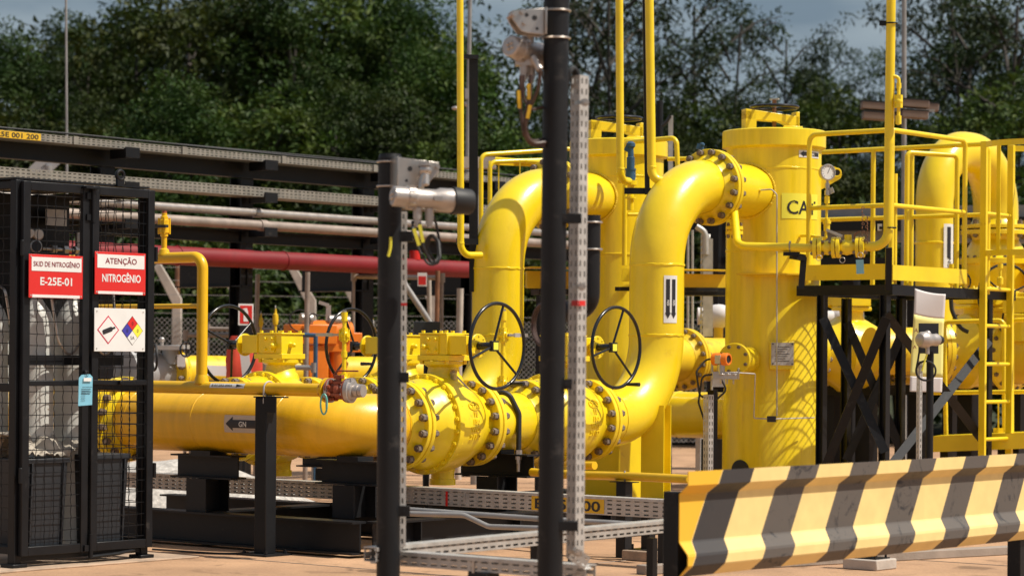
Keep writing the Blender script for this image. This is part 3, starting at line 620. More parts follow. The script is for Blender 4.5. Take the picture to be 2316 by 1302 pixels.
# ------------------------------------------------------------------ nitrogen cage
CX0, CY0, CY1, CZ = -12.53, 10.49, 11.645, 2.49; CD = 1.15; BX = CX0-CD
cg = thing('gas_cage', 'tall black wire mesh cage with two doors, standing left of the long yellow header', 'cage', (CX0-CD/2, (CY0+CY1)/2, 0))
b = MB(); t = .06
for x in (CX0-.07, BX):
    for y in (CY0+t/2, CY1-t/2): b.bb((x-t/2, y-t/2, .035), (x+t/2, y+t/2, CZ-.005)); b.bb((x-.06, y-.06, .012), (x+.06, y+.06, .035))
for z in (.12, CZ-.035, 1.16):
    for y in (CY0+t/2, CY1-t/2): b.bb((BX+t/2, y-.02, z-.025), (CX0-.07-t/2, y+.02, z+.025))
for z in (.12, CZ-.035): b.bb((BX-.02, CY0+t, z-.025), (BX+.02, CY1-t, z+.025))
b.bb((CX0-.09, CY0+t, CZ-.05), (CX0-.05, CY1-t, CZ-.006)); b.bb((CX0-.09, CY0+t, .05), (CX0-.05, CY1-t, .11))
b.build('frame', M['black'], cg, bevel=.004)
def mesh_panel(name, parent, o, ex, ey, Lx, Ly, p=.0745, r=.0028, depth=.01, m='black'):
    """crimped square wire mesh"""
    o, ex, ey = V3(o), V3(ex), V3(ey); nrm = ex.cross(ey); b = MB(); nx = int(Lx/p); ny = int(Ly/p); ox = (Lx-nx*p)/2; rnd = random.Random(3)
    for i in range(nx+1):
        x = ox+i*p; wob = rnd.uniform(-.003, .003); pts = [o+ex*(x+wob*sin(3*k/(ny*2+2)*pi))+ey*(Ly*k/(ny*2+2))+nrm*(.004 if k % 2 else -.004) for k in range(ny*2+3)]; b.tube(pts, r, 0, 5)
    for j in range(ny+1):
        y = min(Ly, (Ly-ny*p)/2+j*p); wob = rnd.uniform(-.005, .005); pts = [o+ex*(Lx*k/8)+ey*(y+wob*sin(pi*k/8)) for k in range(9)]; b.tube(pts, r, 0, 5)
    return b.build(name, M[m], parent)
for y0, y1_, nm in ((CY0+.03, 11.075, 0), (11.10, CY1+.005, 1)):
    b = MB(); X = CX0; fw_ = .058; z0, z1 = .085, CZ-.012-.03*0
    b.bb((X-.035, y0, z0), (X, y0+fw_, z1)); b.bb((X-.035, y1_-fw_, z0), (X, y1_, z1)); b.bb((X-.034, y0+fw_, z1-fw_), (X-.001, y1_-fw_, z1)); b.bb((X-.034, y0+fw_, z0), (X-.001, y1_-fw_, z0+fw_)); b.bb((X-.034, y0+fw_, 1.17), (X-.003, y1_-fw_, 1.205))
    for zz in (.55, 2.0): b.cyl((X-.0, y0-.012 if not nm else y1_+.012, zz), (X-.0, y0-.012 if not nm else y1_+.012, zz+.10), .012, seg=10)
    dr = b.build('door', M['black'], cg, bevel=.004)
    mesh_panel('mesh', dr, (X-.018, y0+fw_*.8, z0+fw_*.8), (0, 1, 0), (0, 0, 1), y1_-y0-fw_*1.6, z1-z0-fw_*1.6)
    if nm:
        h = MB(); h.bar((X+.015, y0-.10, 1.195), (X+.015, y0+.36, 1.185), .02, .03); h.cyl((X+.01, y0+.22, 1.19), (X+.05, y0+.22, 1.19), .016, seg=10); h.bb((X, y0-.075, 1.17), (X+.02, y0-.04, 1.27)); h.build('latch', M['black'], dr, bevel=.003)
        lg = MB(); lg.bb((X-.05, y0+.24, CZ), (X-.03, y0+.30, CZ+.07)); lg.torus((X-.04, y0+.27, CZ+.075), (1, 0, 0), .03, .013, 24, 8); lg.build('lifting_eye', M['black'], cg)
        bolt_ = MB(); bolt_.cyl((X+.015, y0-.01, CZ-.25), (X+.015, y0-.01, CZ-.02), .014, seg=10); bolt_.bb((X, y0-.06, CZ-.24), (X+.012, y0+.02, CZ-.20)); bolt_.bb((X, y0-.06, CZ-.10), (X+.012, y0+.02, CZ-.06)); bolt_.bb((X, y0-.1, CZ-.035), (X+.05, y0+.03, CZ-.02)); bolt_.build('top_bolt', M['black'], dr)
        bb_ = MB(); bb_.cyl((X+.015, y0-.01, .045), (X+.015, y0-.01, .2), .014, seg=10); bb_.bb((X, y0-.06, .09), (X+.014, y0+.02, .13)); bb_.tube([(X-.01, y0, .05), (X+.0, y0+.25, .06), (X-.02, y0+.40, .075), (X-.06, y0+.48, .075)], .012, .03, 8); bb_.build('foot_bolt', M['black'], dr)
mesh_panel('side_mesh', cg, (BX+.03, CY0+.03, .15), (1, 0, 0), (0, 0, 1), CD-.13, 1.0); mesh_panel('side_mesh', cg, (BX+.03, CY0+.03, 1.19), (1, 0, 0), (0, 0, 1), CD-.13, 1.25)
mesh_panel('side_mesh', cg, (BX+.03, CY1-.03, .15), (1, 0, 0), (0, 0, 1), CD-.13, 1.0); mesh_panel('side_mesh', cg, (BX+.03, CY1-.03, 1.19), (1, 0, 0), (0, 0, 1), CD-.13, 1.25)
b = MB(); b.bb((BX, CY0, CZ), (CX0-.05, CY1, CZ+.012)); b.build('roof_sheet', M['black'], cg)
# three sign boards
def sign(name, label, p0, p1, head, big, hs):
    X = CX0+.028; a, c = P(*p0, X=X), P(*p1, X=X); y0, y1_, z1, z0 = a.y, c.y, a.z, c.z; W, H = y1_-y0, z1-z0
    b = MB(); b.bb((X-.006, y0, z0), (X, y1_, z1)); s = b.build('sign_board', M['signred'], None, bevel=.002); tag(s, label, 'sign', 'red and white nitrogen signs')
    b = MB(); b.bb((X, y0+W*.045, z1-H*.38), (X+.002, y1_-W*.03, z1-H*.06)); b.bb((X, y0+W*.06, z0+H*.01), (X+.002, y1_-W*.06, z0+H*.075)); b.build('white_panel', M['white'], s)
    b = MB(); letter(b, head, (X+.0035, (y0+y1_)/2+W*.005, z1-H*.275), (0, 1, 0), (0, 0, 1), H*hs, W*(.86 if hs < .13 else .62), bold=.012); b.build('lettering', M['maroon'], s)
    b = MB(); letter(b, big, (X+.0015, (y0+y1_)/2+W*(.0 if hs < .13 else .02), z0+H*.30), (0, 1, 0), (0, 0, 1), H*.185, W*(.59 if hs < .13 else .76), bold=.022); b.build('lettering', M['white'], s)
    b = MB()
    for yy in (y0+.015, y1_-.015):
        for zz in (z0+.015, z1-.015): b.cyl((X-.012, yy, zz), (X+.003, yy, zz), .005, seg=8)
    b.build('rivet', M['galv'], s)
sign('sign', 'red and white sign board reading SKID DE NITROGENIO E-25E-01 on the left cage door', (66, 574), (187, 676), 'SKID DE NITROGÊNIO', 'E-25E-01', .12)
sign('sign', 'red and white sign board reading ATENCAO NITROGENIO on the right cage door', (215, 568), (329, 668), 'ATENÇÃO', 'NITROGÊNIO', .14)
X = CX0+.028; a, c = P(214, 696, X=X), P(328, 795, X=X); y0, y1_, z1, z0 = a.y, c.y, a.z, c.z; W, H = y1_-y0, z1-z0
b = MB(); b.bb((X-.006, y0, z0), (X, y1_, z1)); s = b.build('sign_board', M['white'], None, bevel=.002); tag(s, 'white hazard sign with two diamonds, below the red sign on the right cage door', 'sign')
def dia(mb, cx, cz, hw, hh, x, th=.001): mb.prism([(-hw, 0), (0, -hh), (hw, 0), (0, hh)], (x, y0+W*cx, z0+H*cz), (0, 1, 0), (0, 0, 1), (th, 0, 0))
b = MB(); b2 = MB(); dia(b, .265, .50, W*.215, H*.335, X); dia(b2, .265, .50, W*.19, H*.295, X+.0005, .0015); b.build('gas_diamond', M['crimson'], s); b2.build('diamond_face', M['white'], s)
b = MB(); o = V3((X+.003, y0+W*.265, z0+H*.495)); ex = V3((0, .95, .30)).normalized(); ey = V3((0, -.30, .95)).normalized()
b.prism([(-.052, -.012), (-.045, -.016), (.028, -.016), (.040, -.007), (.062, -.007), (.062, .006), (.040, .006), (.028, .015), (-.045, .015), (-.052, .011)], o, ex, ey, (.001, 0, 0)); b.build('cylinder_symbol', M['ink'], s)
b = MB(); dia(b, .74, .49, W*.212, H*.345, X); b.build('diamond_outline', M['ink'], s)
hw, hh = W*.205, H*.335; q = .965
for nm, dx, dz, m in (('blue_field', -.5, 0, 'blue'), ('red_field', 0, .5, 'signred'), ('yellow_field', .5, 0, 'labyel'), ('white_field', 0, -.5, 'white')):
    b = MB(); b.prism([(-hw/2*q, 0), (0, -hh/2*q), (hw/2*q, 0), (0, hh/2*q)], (X+.0015, y0+W*.74+dx*hw, z0+H*.49+dz*hh), (0, 1, 0), (0, 0, 1), (.001, 0, 0)); b.build(nm, M[m], s)
b = MB()
for ch, dx, dz in (('0', -.5, 0), ('0', 0, .5), ('0', .5, 0), ('SA', 0, -.5)): letter(b, ch, (X+.0035, y0+W*.74+dx*hw, z0+H*.49+dz*hh-.012), (0, 1, 0), (0, 0, 1), .024)
b.build('lettering', M['ink'], s)
b = MB()
for yy in (y0+.02, y1_-.02):
    for zz in (z0+.02, z1-.02): b.cyl((X, yy, zz), (X+.003, yy, zz), .005, seg=8)
b.build('rivet', M['galv'], s)
# blue tag hanging on the latch
X = CX0+.06; a, c = P(177, 846, X=X), P(208, 916, X=X); ym, zt, zb_ = (a.y+c.y)/2, a.z, c.z; hw = (c.y-a.y)/2
b = MB(); b.prism([(-hw, 0), (hw, 0), (hw*.98, zt-zb_-.02), (hw*.6, zt-zb_), (-hw*.6, zt-zb_), (-hw, zt-zb_-.02)], (X, ym, zb_), (.0, .995, .05), (.08, -.05, .995), (.002, 0, 0))
tg = b.build('hanging_tag', M['tagblue'], None); tag(tg, 'pale blue paper tag hanging from the latch between the cage doors', 'tag')
b = MB(); b.bb((X+.021, ym-hw*.55, zt-.045), (X+.023, ym+hw*.55, zt-.022)); b.build('white_field', M['white'], tg)
b = MB(); b.torus((X+.02, ym, zt+.005), (1, .3, 0), .016, .002, 20, 6)
for k in range(4): b.bb((X+.0185-.003*k, ym-hw*.7, zt-.085-.014*k), (X+.0195-.003*k, ym+hw*(.7-.15*(k % 2)), zt-.082-.014*k))
for k in range(4): b.bb((X+.0125-.003*k*.5, ym-hw*.7, zb_+.08-.016*k), (X+.0135-.0015*k, ym+hw*(-.1), zb_+.082-.016*k))
b.build('print', M['ink'], tg)
# contents: cylinders, instrument panel, sheeting bundle, crates
def cylinder(x, y, label):
    g = thing('gas_cylinder', label, 'gas cylinder', (x, y, .1), 'nitrogen cylinders in the cage'); o = V3((x, y, .1)); R = .115
    b = MB(); b.lathe(o, UP, [(0, R-.02), (.015, R), (1.42, R), (1.50, R*.93), (1.56, R*.75), (1.61, R*.45), (1.64, R*.3), (1.66, R*.28)], 40); b.build('body', M['cylgrey'], g)
    b = MB(); b.cyl(o+V3((0, 0, 1.66)), o+V3((0, 0, 1.78)), .018, seg=12); b.cyl(o+V3((-.04, 0, 1.73)), o+V3((.05, 0, 1.73)), .013, seg=10); b.cyl(o+V3((0, 0, 1.78)), o+V3((0, 0, 1.81)), .03, seg=16); b.build('cylinder_valve', M['steel'], g)
    h = MB(); h.tube([o+V3((.05, 0, 1.73)), o+V3((.16, -.02, 1.70)), o+V3((.20, .02, 1.35)), o+V3((.19, .12, 1.25)), o+V3((.19, .22, 1.36)), o+V3((.12, .25, 1.70)), o+V3((.08, .25, 1.82))], .009, .06, 8); h.build('hose', M['steel'], g)
c1 = P(82, 800, X=-12.85); c2 = P(163, 800, X=-12.85); c3 = P(-6, 800, X=-12.85)
cylinder(c1.x, c1.y, 'grey gas cylinder behind the left cage door, nearest its hinge side'); cylinder(c2.x, c2.y, 'grey gas cylinder behind the left cage door, beside the middle frame'); cylinder(c1.x-.36, c1.y-.08, 'grey gas cylinder farthest left, seen through the side mesh of the cage'); cylinder(c2.x-.34, c2.y-.02, 'grey gas cylinder in the dark rear row of the cage')
g = thing('gauge_board', 'dark gauge board with nameplate and gauges behind the top of the left cage door', 'panel', (-13.2, 11.0, 1.9))
b = MB(); b.bb((-13.32, 10.60, 1.62), (-13.28, 11.55, 2.44)); b.build('back_plate', M['black'], g)
b = MB(); pp = P(127, 492, X=-13.2); b.bb((-13.205, pp.y-.09, pp.z-.055), (-13.195, pp.y+.09, pp.z+.055)); b.bar((-13.28, pp.y, pp.z), (-13.2, pp.y, pp.z), .03, .03); b.build('name_plate', M['galv'], g)
for px, py, r in ((85, 530, .04), (66, 527, .035), (80, 557, .045)):
    b = MB(); pp = P(px, py, X=-13.1); b.lathe(pp, (1, -.2, 0), [(-.03, r*.9), (.0, r), (.012, r), (.014, r*.85)], 24); gg = b.build('gauge', M['steel'], g)
    b = MB(); b.lathe(pp+V3((.0145, -.003, 0)), (1, -.2, 0), [(0, .001), (.002, .001), (.002, r*.8), (0, r*.8)], 24); b.build('dial', M['white' if r < .042 else 'ink'], gg)
b = MB(); pp = P(95, 562, X=-13.1); b.cyl(pp, pp+V3((0, .40, 0)), .013, seg=10)
for k in range(4): b.hexn(pp+V3((0, .08+.1*k, 0)), pp+V3((0, .12+.1*k, 0)), .028)
b.cyl(pp+V3((0, .33, -.05)), pp+V3((0, .33, .12)), .03, seg=14); b.build('manifold', M['steel'], g)
b = MB(); b.box((-12.66, 11.0, 1.335), (.012, .98, .065)); b.build('cylinder_strap', M['black'], cg)
# crumpled beige sheeting
from mathutils import noise
b = MB(); vs = []; fs = []; nu, nv = 60, 36
for i in range(nu):
    for j in range(nv):
        u, v_ = i/(nu-1), j/(nv-1); y = CY0+.10+u*.62; x = CX0-.10-v_*.75; q = V3((x*5, y*5, 1)); d = noise.noise(q)+.6*abs(noise.noise(q*2.7))+.35*noise.noise(q*6)
        z = .66+.20*sin(pi*min(1, v_*1.35+.12))*(1-.55*u**2)+.085*d; vs.append((x+.05*noise.noise(q*1.9), y, max(.60, z)))
for i in range(nu-1):
    for j in range(nv-1): a = i*nv+j; fs.append((a, a+nv, a+nv+1, a+1))
b.add(vs, fs); s = b.build('crumpled_sheeting', M['tarp'], None, smooth=25, solid=.004); tag(s, 'crumpled beige plastic sheeting heaped on the black crates in the cage', 'sheeting')
def crate(y0, y1_, label):
    z1 = .70 if y0 < 11 else .715; o = V3((CX0-.08, (y0+y1_)/2, .115)); g = thing('crate', label, 'crate', o, 'black crates in the cage'); W = y1_-y0
    b = MB(); D_ = .34 if y0 < 11 else .30
    vs = [(CX0-.09-(.03 if z else .04), y, zz) for z, zz in ((0, .115), (1, z1)) for y in (y0+(0 if z else .02), y1_-(0 if z else .02))]
    b.add([(CX0-.10, y0+.02, .115), (CX0-.10, y1_-.02, .115), (CX0-.075, y1_, z1), (CX0-.075, y0, z1), (CX0-.10-D_, y0+.02, .115), (CX0-.10-D_, y1_-.02, .115), (CX0-.12-D_, y1_, z1), (CX0-.12-D_, y0, z1)],
          [(0, 1, 2, 3), (5, 4, 7, 6), (4, 0, 3, 7), (1, 5, 6, 2), (3, 2, 6, 7), (0, 4, 5, 1)])
    b.build('body', M['crate'], g, bevel=.008)
    r = MB(); r.bb((CX0-.075, y0-.006, z1-.03), (CX0-.062, y1_+.006, z1)); 
    for k in (0.12, .88): r.bar((CX0-.092, y0+W*k, .14), (CX0-.066, y0+W*k, z1-.03), .012, .012, (1, 0, 0))
    r.build('rim', M['crate'], g, bevel=.003)
crate(10.62, 10.97, 'black plastic crate low behind the left cage door'); crate(11.15, 11.50, 'black plastic crate low behind the right cage door, with nothing piled on it')

# ------------------------------------------------------------------ thin ochre line over the header, with red valve and post
LX = lambda px, py: P(px, py, Y=12.45)
ln = thing('small_gas_line', 'thin ochre pipe above the long header, rising in an arch with a top valve', 'pipe', (-12.9, 12.45, 1.15))
zl = 1.145; xt = LX(456, 875).x; zt = LX(456, 581).z; xv = LX(371, 575).x; r = .0445
b = MB(); b.tube([(-14.6, 12.45, zl), (LX(733, 889).x, 12.45, zl)], r, 0, 28); b.tube([(xt, 12.45, zl), (xt, 12.45, zt), (-14.7, 12.45, zt)], r*.88, .085, 28, 10)
b.lathe((xt, 12.45, zl+.03), UP, [(0, r*1.15), (.03, r*1.1), (.06, r*.9)], 24)
zb2 = LX(400, 692).z; b.cyl((-14.6, 12.45, zb2), (xt-.02, 12.45, zb2), .0175, seg=14); b.build('pipe', M['ochre'], ln)
b = MB(); o = V3((xv, 12.45, zt)); b.lathe(o, UP, [(.02, .045), (.06, .034), (.07, .02), (.15, .02), (.155, .028), (.175, .028), (.18, .036), (.27, .036), (.275, .028), (.295, .028), (.30, .02), (.32, .02)], 18)
for k in range(4):
    a = k*pi/2+pi/4; q = o+V3((.038*cos(a), .038*sin(a), 0)); b.cyl(q+V3((0, 0, .17)), q+V3((0, 0, .285)), .008, seg=8)
vv = b.build('top_valve', M['ochre'], ln); b = MB(); b.bar(o+V3((-.06, -.03, .225)), o+V3((.06, -.03, .225)), .03, .02); b.build('lever', M['rubber'], vv); b = MB(); b.cyl(o+V3((0, 0, .30)), o+V3((0, 0, .335)), .018, seg=10); b.build('plug', M['brick'], vv)
f1, f2 = (wrap((LX(523, 877).x, 12.45, zl), (1, 0, 0), (0, -.9, .42), r+k) for k in (.0015, .003)); b = MB(); patch(b, f1, -.17, .17, -.018, .018, 4, 2); lb = b.build('line_label', M['white'], ln)
b = MB(); letter(b, 'E-01-252-0004', (0, 0, 0), (1, 0, 0), (0, 1, 0), .016, .20, bold=.02, fn=lambda x, y: f2(x-.05, y-.008)); b.add([f2(.16, 0), f2(.09, .012), f2(.09, -.012)], [(0, 1, 2)]); b.build('lettering', M['ink'], lb)
f1, f2 = (wrap((LX(352, 573).x, 12.45, zt), (1, 0, 0), (0, -.9, -.3), r*.88+k) for k in (.0015, .003)); b = MB(); patch(b, f1, -.12, .055, -.018, .018, 4, 2); lb = b.build('line_label', M['white'], ln)
b = MB(); b.add([f2(.045, 0), f2(0.0, .012), f2(0.0, -.012)], [(0, 1, 2)]); b.build('arrow', M['ink'], lb)
xe = LX(733, 889).x; b = MB(); b.lathe((xe-.03, 12.45, zl), (1, 0, 0), [(0, r), (.03, r+.006), (.05, r+.018), (.05, .080), (.054, .084), (.075, .084), (.077, .05), (.0775, .02)], 36); lfl = b.build('end_flange', M['ochre'], ln); bolts(lfl, (xe+.055, 12.45, zl), (1, 0, 0), 8, .064, .10, .014, 'brick')
g = thing('hose_valve', 'red oxide valve with steel coupling and teal clip ending the thin ochre line', 'valve', (xe+.05, 12.45, zl)); o = V3((xe+.05, 12.45, zl))
b = MB(); b.lathe(o, (1, 0, 0), [(.0, .03), (.0, .10), (.004, .105), (.02, .105), (.024, .055), (.05, .05), (.07, .07), (.10, .07), (.125, .05), (.15, .055), (.152, .1), (.17, .1), (.171, .05)], 32)
b.cyl(o+V3((.085, 0, .05)), o+V3((.085, 0, .11)), .022, seg=12); b.box(o+V3((.085, 0, .115)), (.07, .05, .03))
for k in range(4): a = k*pi/2+.5; b.bar(o+V3((.03, .075*cos(a), .075*sin(a))), o+V3((.15, .075*cos(a), .075*sin(a))), .022, .022)
b.build('body', M['brick'], g, bevel=.003)
b = MB(); b.tube([o+V3((.085, 0, .12)), o+V3((.04, -.03, .12)), o+V3((.09, -.03, .165)), o+V3((.27, -.02, .165))], .007, .01, 6); b.bar(o+V3((.10, -.03, .165)), o+V3((.27, -.02, .165)), .022, .006); b.build('lever', M['brick'], g)
b = MB(); b.lathe(o, (1, 0, 0), [(.0225, .06), (.0225, .1035), (-.0, .1035)], 32, cap=False); b.lathe(o, (1, 0, 0), [(.172, .06), (.172, .105), (.205, .105), (.207, .085), (.225, .08), (.228, .05), (.245, .05), (.245, .058), (.27, .058), (.27, .048), (.285, .048), (.285, .055), (.31, .055), (.31, .03)], 36); b.build('coupling', M['alu'], g)
bolts(g, o+V3((.165, 0, 0)), (1, 0, 0), 8, .078, .06, .013, 'galv')
b = MB(); q = o+V3((.015, -.11, -.03)); c = [q+V3((.03*sin(a), -.01, -.085+.085*cos(a))) for a in [2*pi*k/20 for k in range(21)]]; b.tube(c, .0075, 0, 8, cap=False); b.build('clip', M['tealc'], g)
b = MB(); b.bar(q+V3((0, 0, .03)), q+V3((0, 0, -.03)), .018, .012); b.bar(q+V3((.012, .0, -.03)), q+V3((.02, -.0, -.15)), .02, .004); b.build('clip_strap', M['steel'], g)
g.rotation_euler.z = radians(13); g.scale = (.85, .80, .80)
ps = thing('support_post', 'dark grey square post with base plate holding up the thin ochre line', 'post', (-12.265, 12.45, 0)); c = V3((-12.265, 12.45, 0))
b = MB(); b.bb((c.x-.055, c.y-.05, .012), (c.x+.055, c.y+.055, zl-.06)); b.build('column', M['dkgrey'], ps, bevel=.006)
b = MB(); b.bb((c.x-.14, c.y-.13, .0), (c.x+.14, c.y+.13, .013)); b.build('base_plate', M['dkgrey'], ps)
for sx in (-1, 1):
    for sy in (-1, 1): b = MB(); p = c+V3((sx*.105, sy*.095, .0)); b.cyl(p, p+V3((0, 0, .04)), .008, seg=8); b.hexn(p+V3((0, 0, .013)), p+V3((0, 0, .028)), .015); b.build('anchor_bolt', M['dkgrey'], ps)
b = MB(); b.bb((c.x-.06, c.y-.06, zl-.06), (c.x+.16, c.y+.06, zl-.05)); b.bb((c.x+.04, c.y-.06, zl-.16), (c.x+.15, c.y-.05, zl-.06)); b.build('head_plate', M['dkgrey'], ps)
b = MB(); b.torus((c.x+.03, c.y, zl), (1, 0, 0), r+.007, .006, 24, 8, -pi/2*0, pi*2)
for sy in (-1, 1): b.cyl((c.x+.03, c.y+sy*(r+.007), zl), (c.x+.03, c.y+sy*(r+.007), zl-.10), .006, seg=8)
b.build('u_bolt', M['galv'], ps)
# ------------------------------------------------------------------ skid steelwork under the trains
sk = thing('skid_frame', 'dark grey steel skid frame lying on the concrete under the header and valves', 'skid', (-13, 13.5, 0))
SB = .135; SH = .225
for nm, a, c in (('end_beam', (-15.2, 12.72, SB), (-11.62, 12.72, SB)), ('side_beam', (-11.56, 12.78, SB), (-11.56, 17.3, SB)), ('cross_beam', (-15, 14.1, SB), (-11.64, 14.1, SB)), ('inner_beam', (-13.2, 12.8, SB), (-13.2, 17.2, SB)), ('far_beam', (-15, 16.4, SB), (-11.64, 16.4, SB))):
    b = MB(); b.hbeam(a, c, .16, SH, .014)
    if nm == 'side_beam':
        for k in range(4): b.bb((-11.56, 13.2+k*1.1-.006, SB-SH/2+.014), (-11.484, 13.2+k*1.1+.006, SB+SH/2-.014))
    b.build(nm, M['dkgrey'], sk, smooth=0)
def saddle(x, y, along, label, zt=ZP-PR-.012, ln=.62, h=.17, zb=None):
    g = thing('pipe_support', label, 'support', (x, y, SB+SH/2), 'black pipe supports on the skid'); z = zt-h/2; d = V3((1, 0, 0)) if along == 'x' else V3((0, 1, 0)); s = V3((d.y, d.x, 0))
    c = V3((x, y, z)); b = MB(); b.hbeam(c-d*ln/2, c+d*ln/2, .16, h, .012); b.build('saddle_beam', M['dkgrey'], g, smooth=0)
    b = MB(); b.hbeam((x, y, SB+SH/2), (x, y, zt-h), .20, .24, .014, s); b.build('leg', M['dkgrey'], g, smooth=0)
    b = MB(); b.bb((x-.10, y-.08, zt), (x+.10, y+.08, zt+.03)); b.build('wear_pad', M['dkgrey'], g)
    return g
saddle(P(482, 1045, Y=12.85).x, 12.80, 'x', 'black pipe support under the middle of the long header, left of the square post')
saddle(-11.95, 13.02, 'x', 'black pipe support under the bend of the header, beside the short black pole', ZP-PR-.02)
saddle(XF, 14.59, 'x', 'black pipe support under the front spool, just left of the tall black pole', ZP-PR-.01, .70)
saddle(XR, 14.66, 'x', 'black pipe support under the rear spool, mostly hidden behind the front valves', ZP-PR-.01, .70)
# black hose hanging from the spool
hs = MB(); a = P(1150, 887, X=XF+.18); c = P(1173, 1020, X=XF+.24); hs.tube([a-V3((.1, .05, -.0)), a, (a+c)/2+V3((.02, .04, .06)), c], .02, .08, 10); hs = hs.build('hose', M['rubber']); tag(hs, 'black rubber hose hanging down over the front spool beside the tall black pole', 'hose')
b = MB(); b.hexn(c+V3((0, 0, .01)), c-V3((0, 0, .06)), .026); b.hexn(c-V3((0, 0, .06)), c-V3((0, 0, .09)), .018); b.cyl(c-V3((0, 0, .09)), c-V3((0, 0, .15)), .014, seg=10); b.build('hose_fitting', M['steel'], hs)

# yellow H column under the right riser, with foot plate, and the ochre pipe crossing in front
g = thing('riser_support', 'yellow steel column standing under the bend of the right riser pipe', 'support', (XF, 16.45, 0)); p = P(1483, 1098, D=20.2)
b = MB(); b.hbeam((p.x, p.y, .02), (p.x, p.y, 1.0), .19, .19, .014, (.30, -.95, 0)); b.build('column', M['yellow'], g, smooth=0); b = MB(); b.bb((p.x-.17, p.y-.15, .10), (p.x+.17, p.y+.15, .115)); b.bb((p.x-.2, p.y-.2, 0), (p.x+.2, p.y+.2, .099)); b.build('base_plate', M['yellow'], g)
g = thing('riser_support', 'yellow box column behind the tall perforated tray, under the right valve', 'support', (XF-.3, 16.3, 0)); p = P(1395, 1080, D=20.9)
b = MB(); b.box((p.x, p.y, .40), (.36, .42, .76)); b.bb((p.x-.25, p.y-.3, 0), (p.x+.25, p.y+.3, .02)); b.build('box_column', M['yellow'], g, bevel=.01)
g = thing('drain_pipe', 'ochre drain pipe at knee height running behind the tray to the guard rail', 'pipe', P(1400, 1076, D=16.5)); b = MB(); b.tube([P(1203, 1067, D=18.25), P(1320, 1074, D=17.8), P(1420, 1076, D=17.4), P(1560, 1083, D=16.9)], .030, 0, 16); b.build('pipe', M['ochre'], g)
b = MB(); c = P(1413, 1077, D=17.43); b.torus(c, RT, .036, .006, 20, 8); b.build('u_bolt', M['greyp'], g)
b = MB(); b.cyl(P(1315, 1052, D=18.2), P(1345, 1052, D=18.1), .03, seg=14); b.build('stub', M['ochre'], g)
ps = thing('pipe_stand', 'short dark stand carrying the ochre drain pipe behind the guard rail', 'support', P(1412, 1120, D=17.4)); c = P(1412, 1088, D=17.43); b = MB(); b.bb((c.x-.04, c.y-.04, 0), (c.x+.04, c.y+.04, c.z-.006)); b.bb((c.x-.09, c.y-.05, c.z-.006), (c.x+.09, c.y+.05, c.z)); b.build('column', M['dkgrey'], ps)

# ------------------------------------------------------------------ perforated cable trays near the ground
def tray(name, label, a, c, w, h, rows=4, pitch=.075, group='perforated cable trays near the ground', m='galv', side=1, cover=True, sw=.040, sh=.0105):
    """channel tray from a to c (top edge of the side facing the camera); side = +1/-1 picks where its width lies"""
    a, c = V3(a), V3(c); d = (c-a); Ls = d.length; d.normalize(); s = V3((-d.y, d.x, 0))*side
    g = thing(name, label, 'cable tray', (a+c)/2, group); b = MB()
    b.slots(a-V3((0, 0, h)), d, UP, Ls, h, rows, pitch, sw, sh); b.slots(a+s*w-V3((0, 0, h)), d, UP, Ls, h, rows, pitch, sw, sh)
    q = a-V3((0, 0, h)); b.add([q, q+d*Ls, q+d*Ls+s*w, q+s*w], [(0, 1, 2, 3)]); b.build('channel', M[m], g, smooth=0, solid=.0025)
    if cover:
        b = MB(); b.bar(a+s*w/2+V3((0, 0, .004)), c+s*w/2+V3((0, 0, .004)), w+.012, .005); b.bar(a-s*.007+V3((0, 0, -.004)), c-s*.007+V3((0, 0, -.004)), .003, .016); b.build('cover', M[m], g)
    return g, d, s
TZ = .445; TY = 13.52
a = P(335, 1071, Y=TY); c = P(1600, 1131, Y=TY); zt = P(630, 1086, Y=TY).z
t1, d1, s1 = tray('cable_tray', 'long perforated cable tray with a yellow number label, passing under the valves', (a.x-.5, TY, zt), (c.x, TY, zt), .10, .115)
xa, xb = P(1203, 1130, Y=TY).x, P(1367, 1140, Y=TY).x
b = MB(); b.bb((xa, TY-.0045, zt-.108), (xb, TY-.003, zt-.012)); lb = b.build('number_label', M['traylab'], t1); b = MB(); letter(b, 'E-25E-00', ((xa+xb)/2, TY-.0065, zt-.095), (1, 0, 0), (0, 0, 1), .07, (xb-xa)*.90, bold=.02); b.build('lettering', M['ink'], lb)
b = MB(); x = P(1011, 1110, Y=TY).x; b.bb((x-.008, TY-.006, zt-.117), (x+.010, TY-.003, zt+.0)); b.build('red_tape', M['signred'], t1)
b = MB(); x = P(1052, 1120, Y=TY).x; b.bb((x-.01, TY-.008, zt-.10), (x+.01, TY-.003, zt-.01)); x = P(925, 1110, Y=TY).x
for k in range(4):
    for dx in (0, .05): b.cyl((x+dx, TY-.012, zt-.02-.025*k), (x+dx, TY, zt-.02-.025*k), .007, seg=8)
b.build('joint_plate', M['galv'], t1)
for px in (960, 1490):
    x = P(px, 1150, Y=TY).x; b = MB(); b.bb((x-.02, TY+.02, 0), (x+.02, TY+.06, zt-.12)); b.build('leg', M['dkgrey'], t1)
t2, d2, s2 = tray('cable_tray', 'pale perforated tray running from behind the short black pole towards the guard rail', P(850, 1240, X=-8.15), P(1560, 1173, X=-8.15), .075, .062, 2, .06, side=1)
for px in (1213, 1475):
    p = P(px, 1195, X=-8.19); b = MB(); b.bb((p.x-.022, p.y-.022, .0), (p.x+.022, p.y+.022, p.z-.05)); b.bb((p.x-.06, p.y-.05, .05), (p.x+.06, p.y+.05, .062)); b.build('leg', M['black'], t2)
TY3 = 9.22; a = P(838, 1243, Y=TY3); z3 = P(1000, 1256, Y=TY3).z; c = P(1325, 1280, Y=TY3)
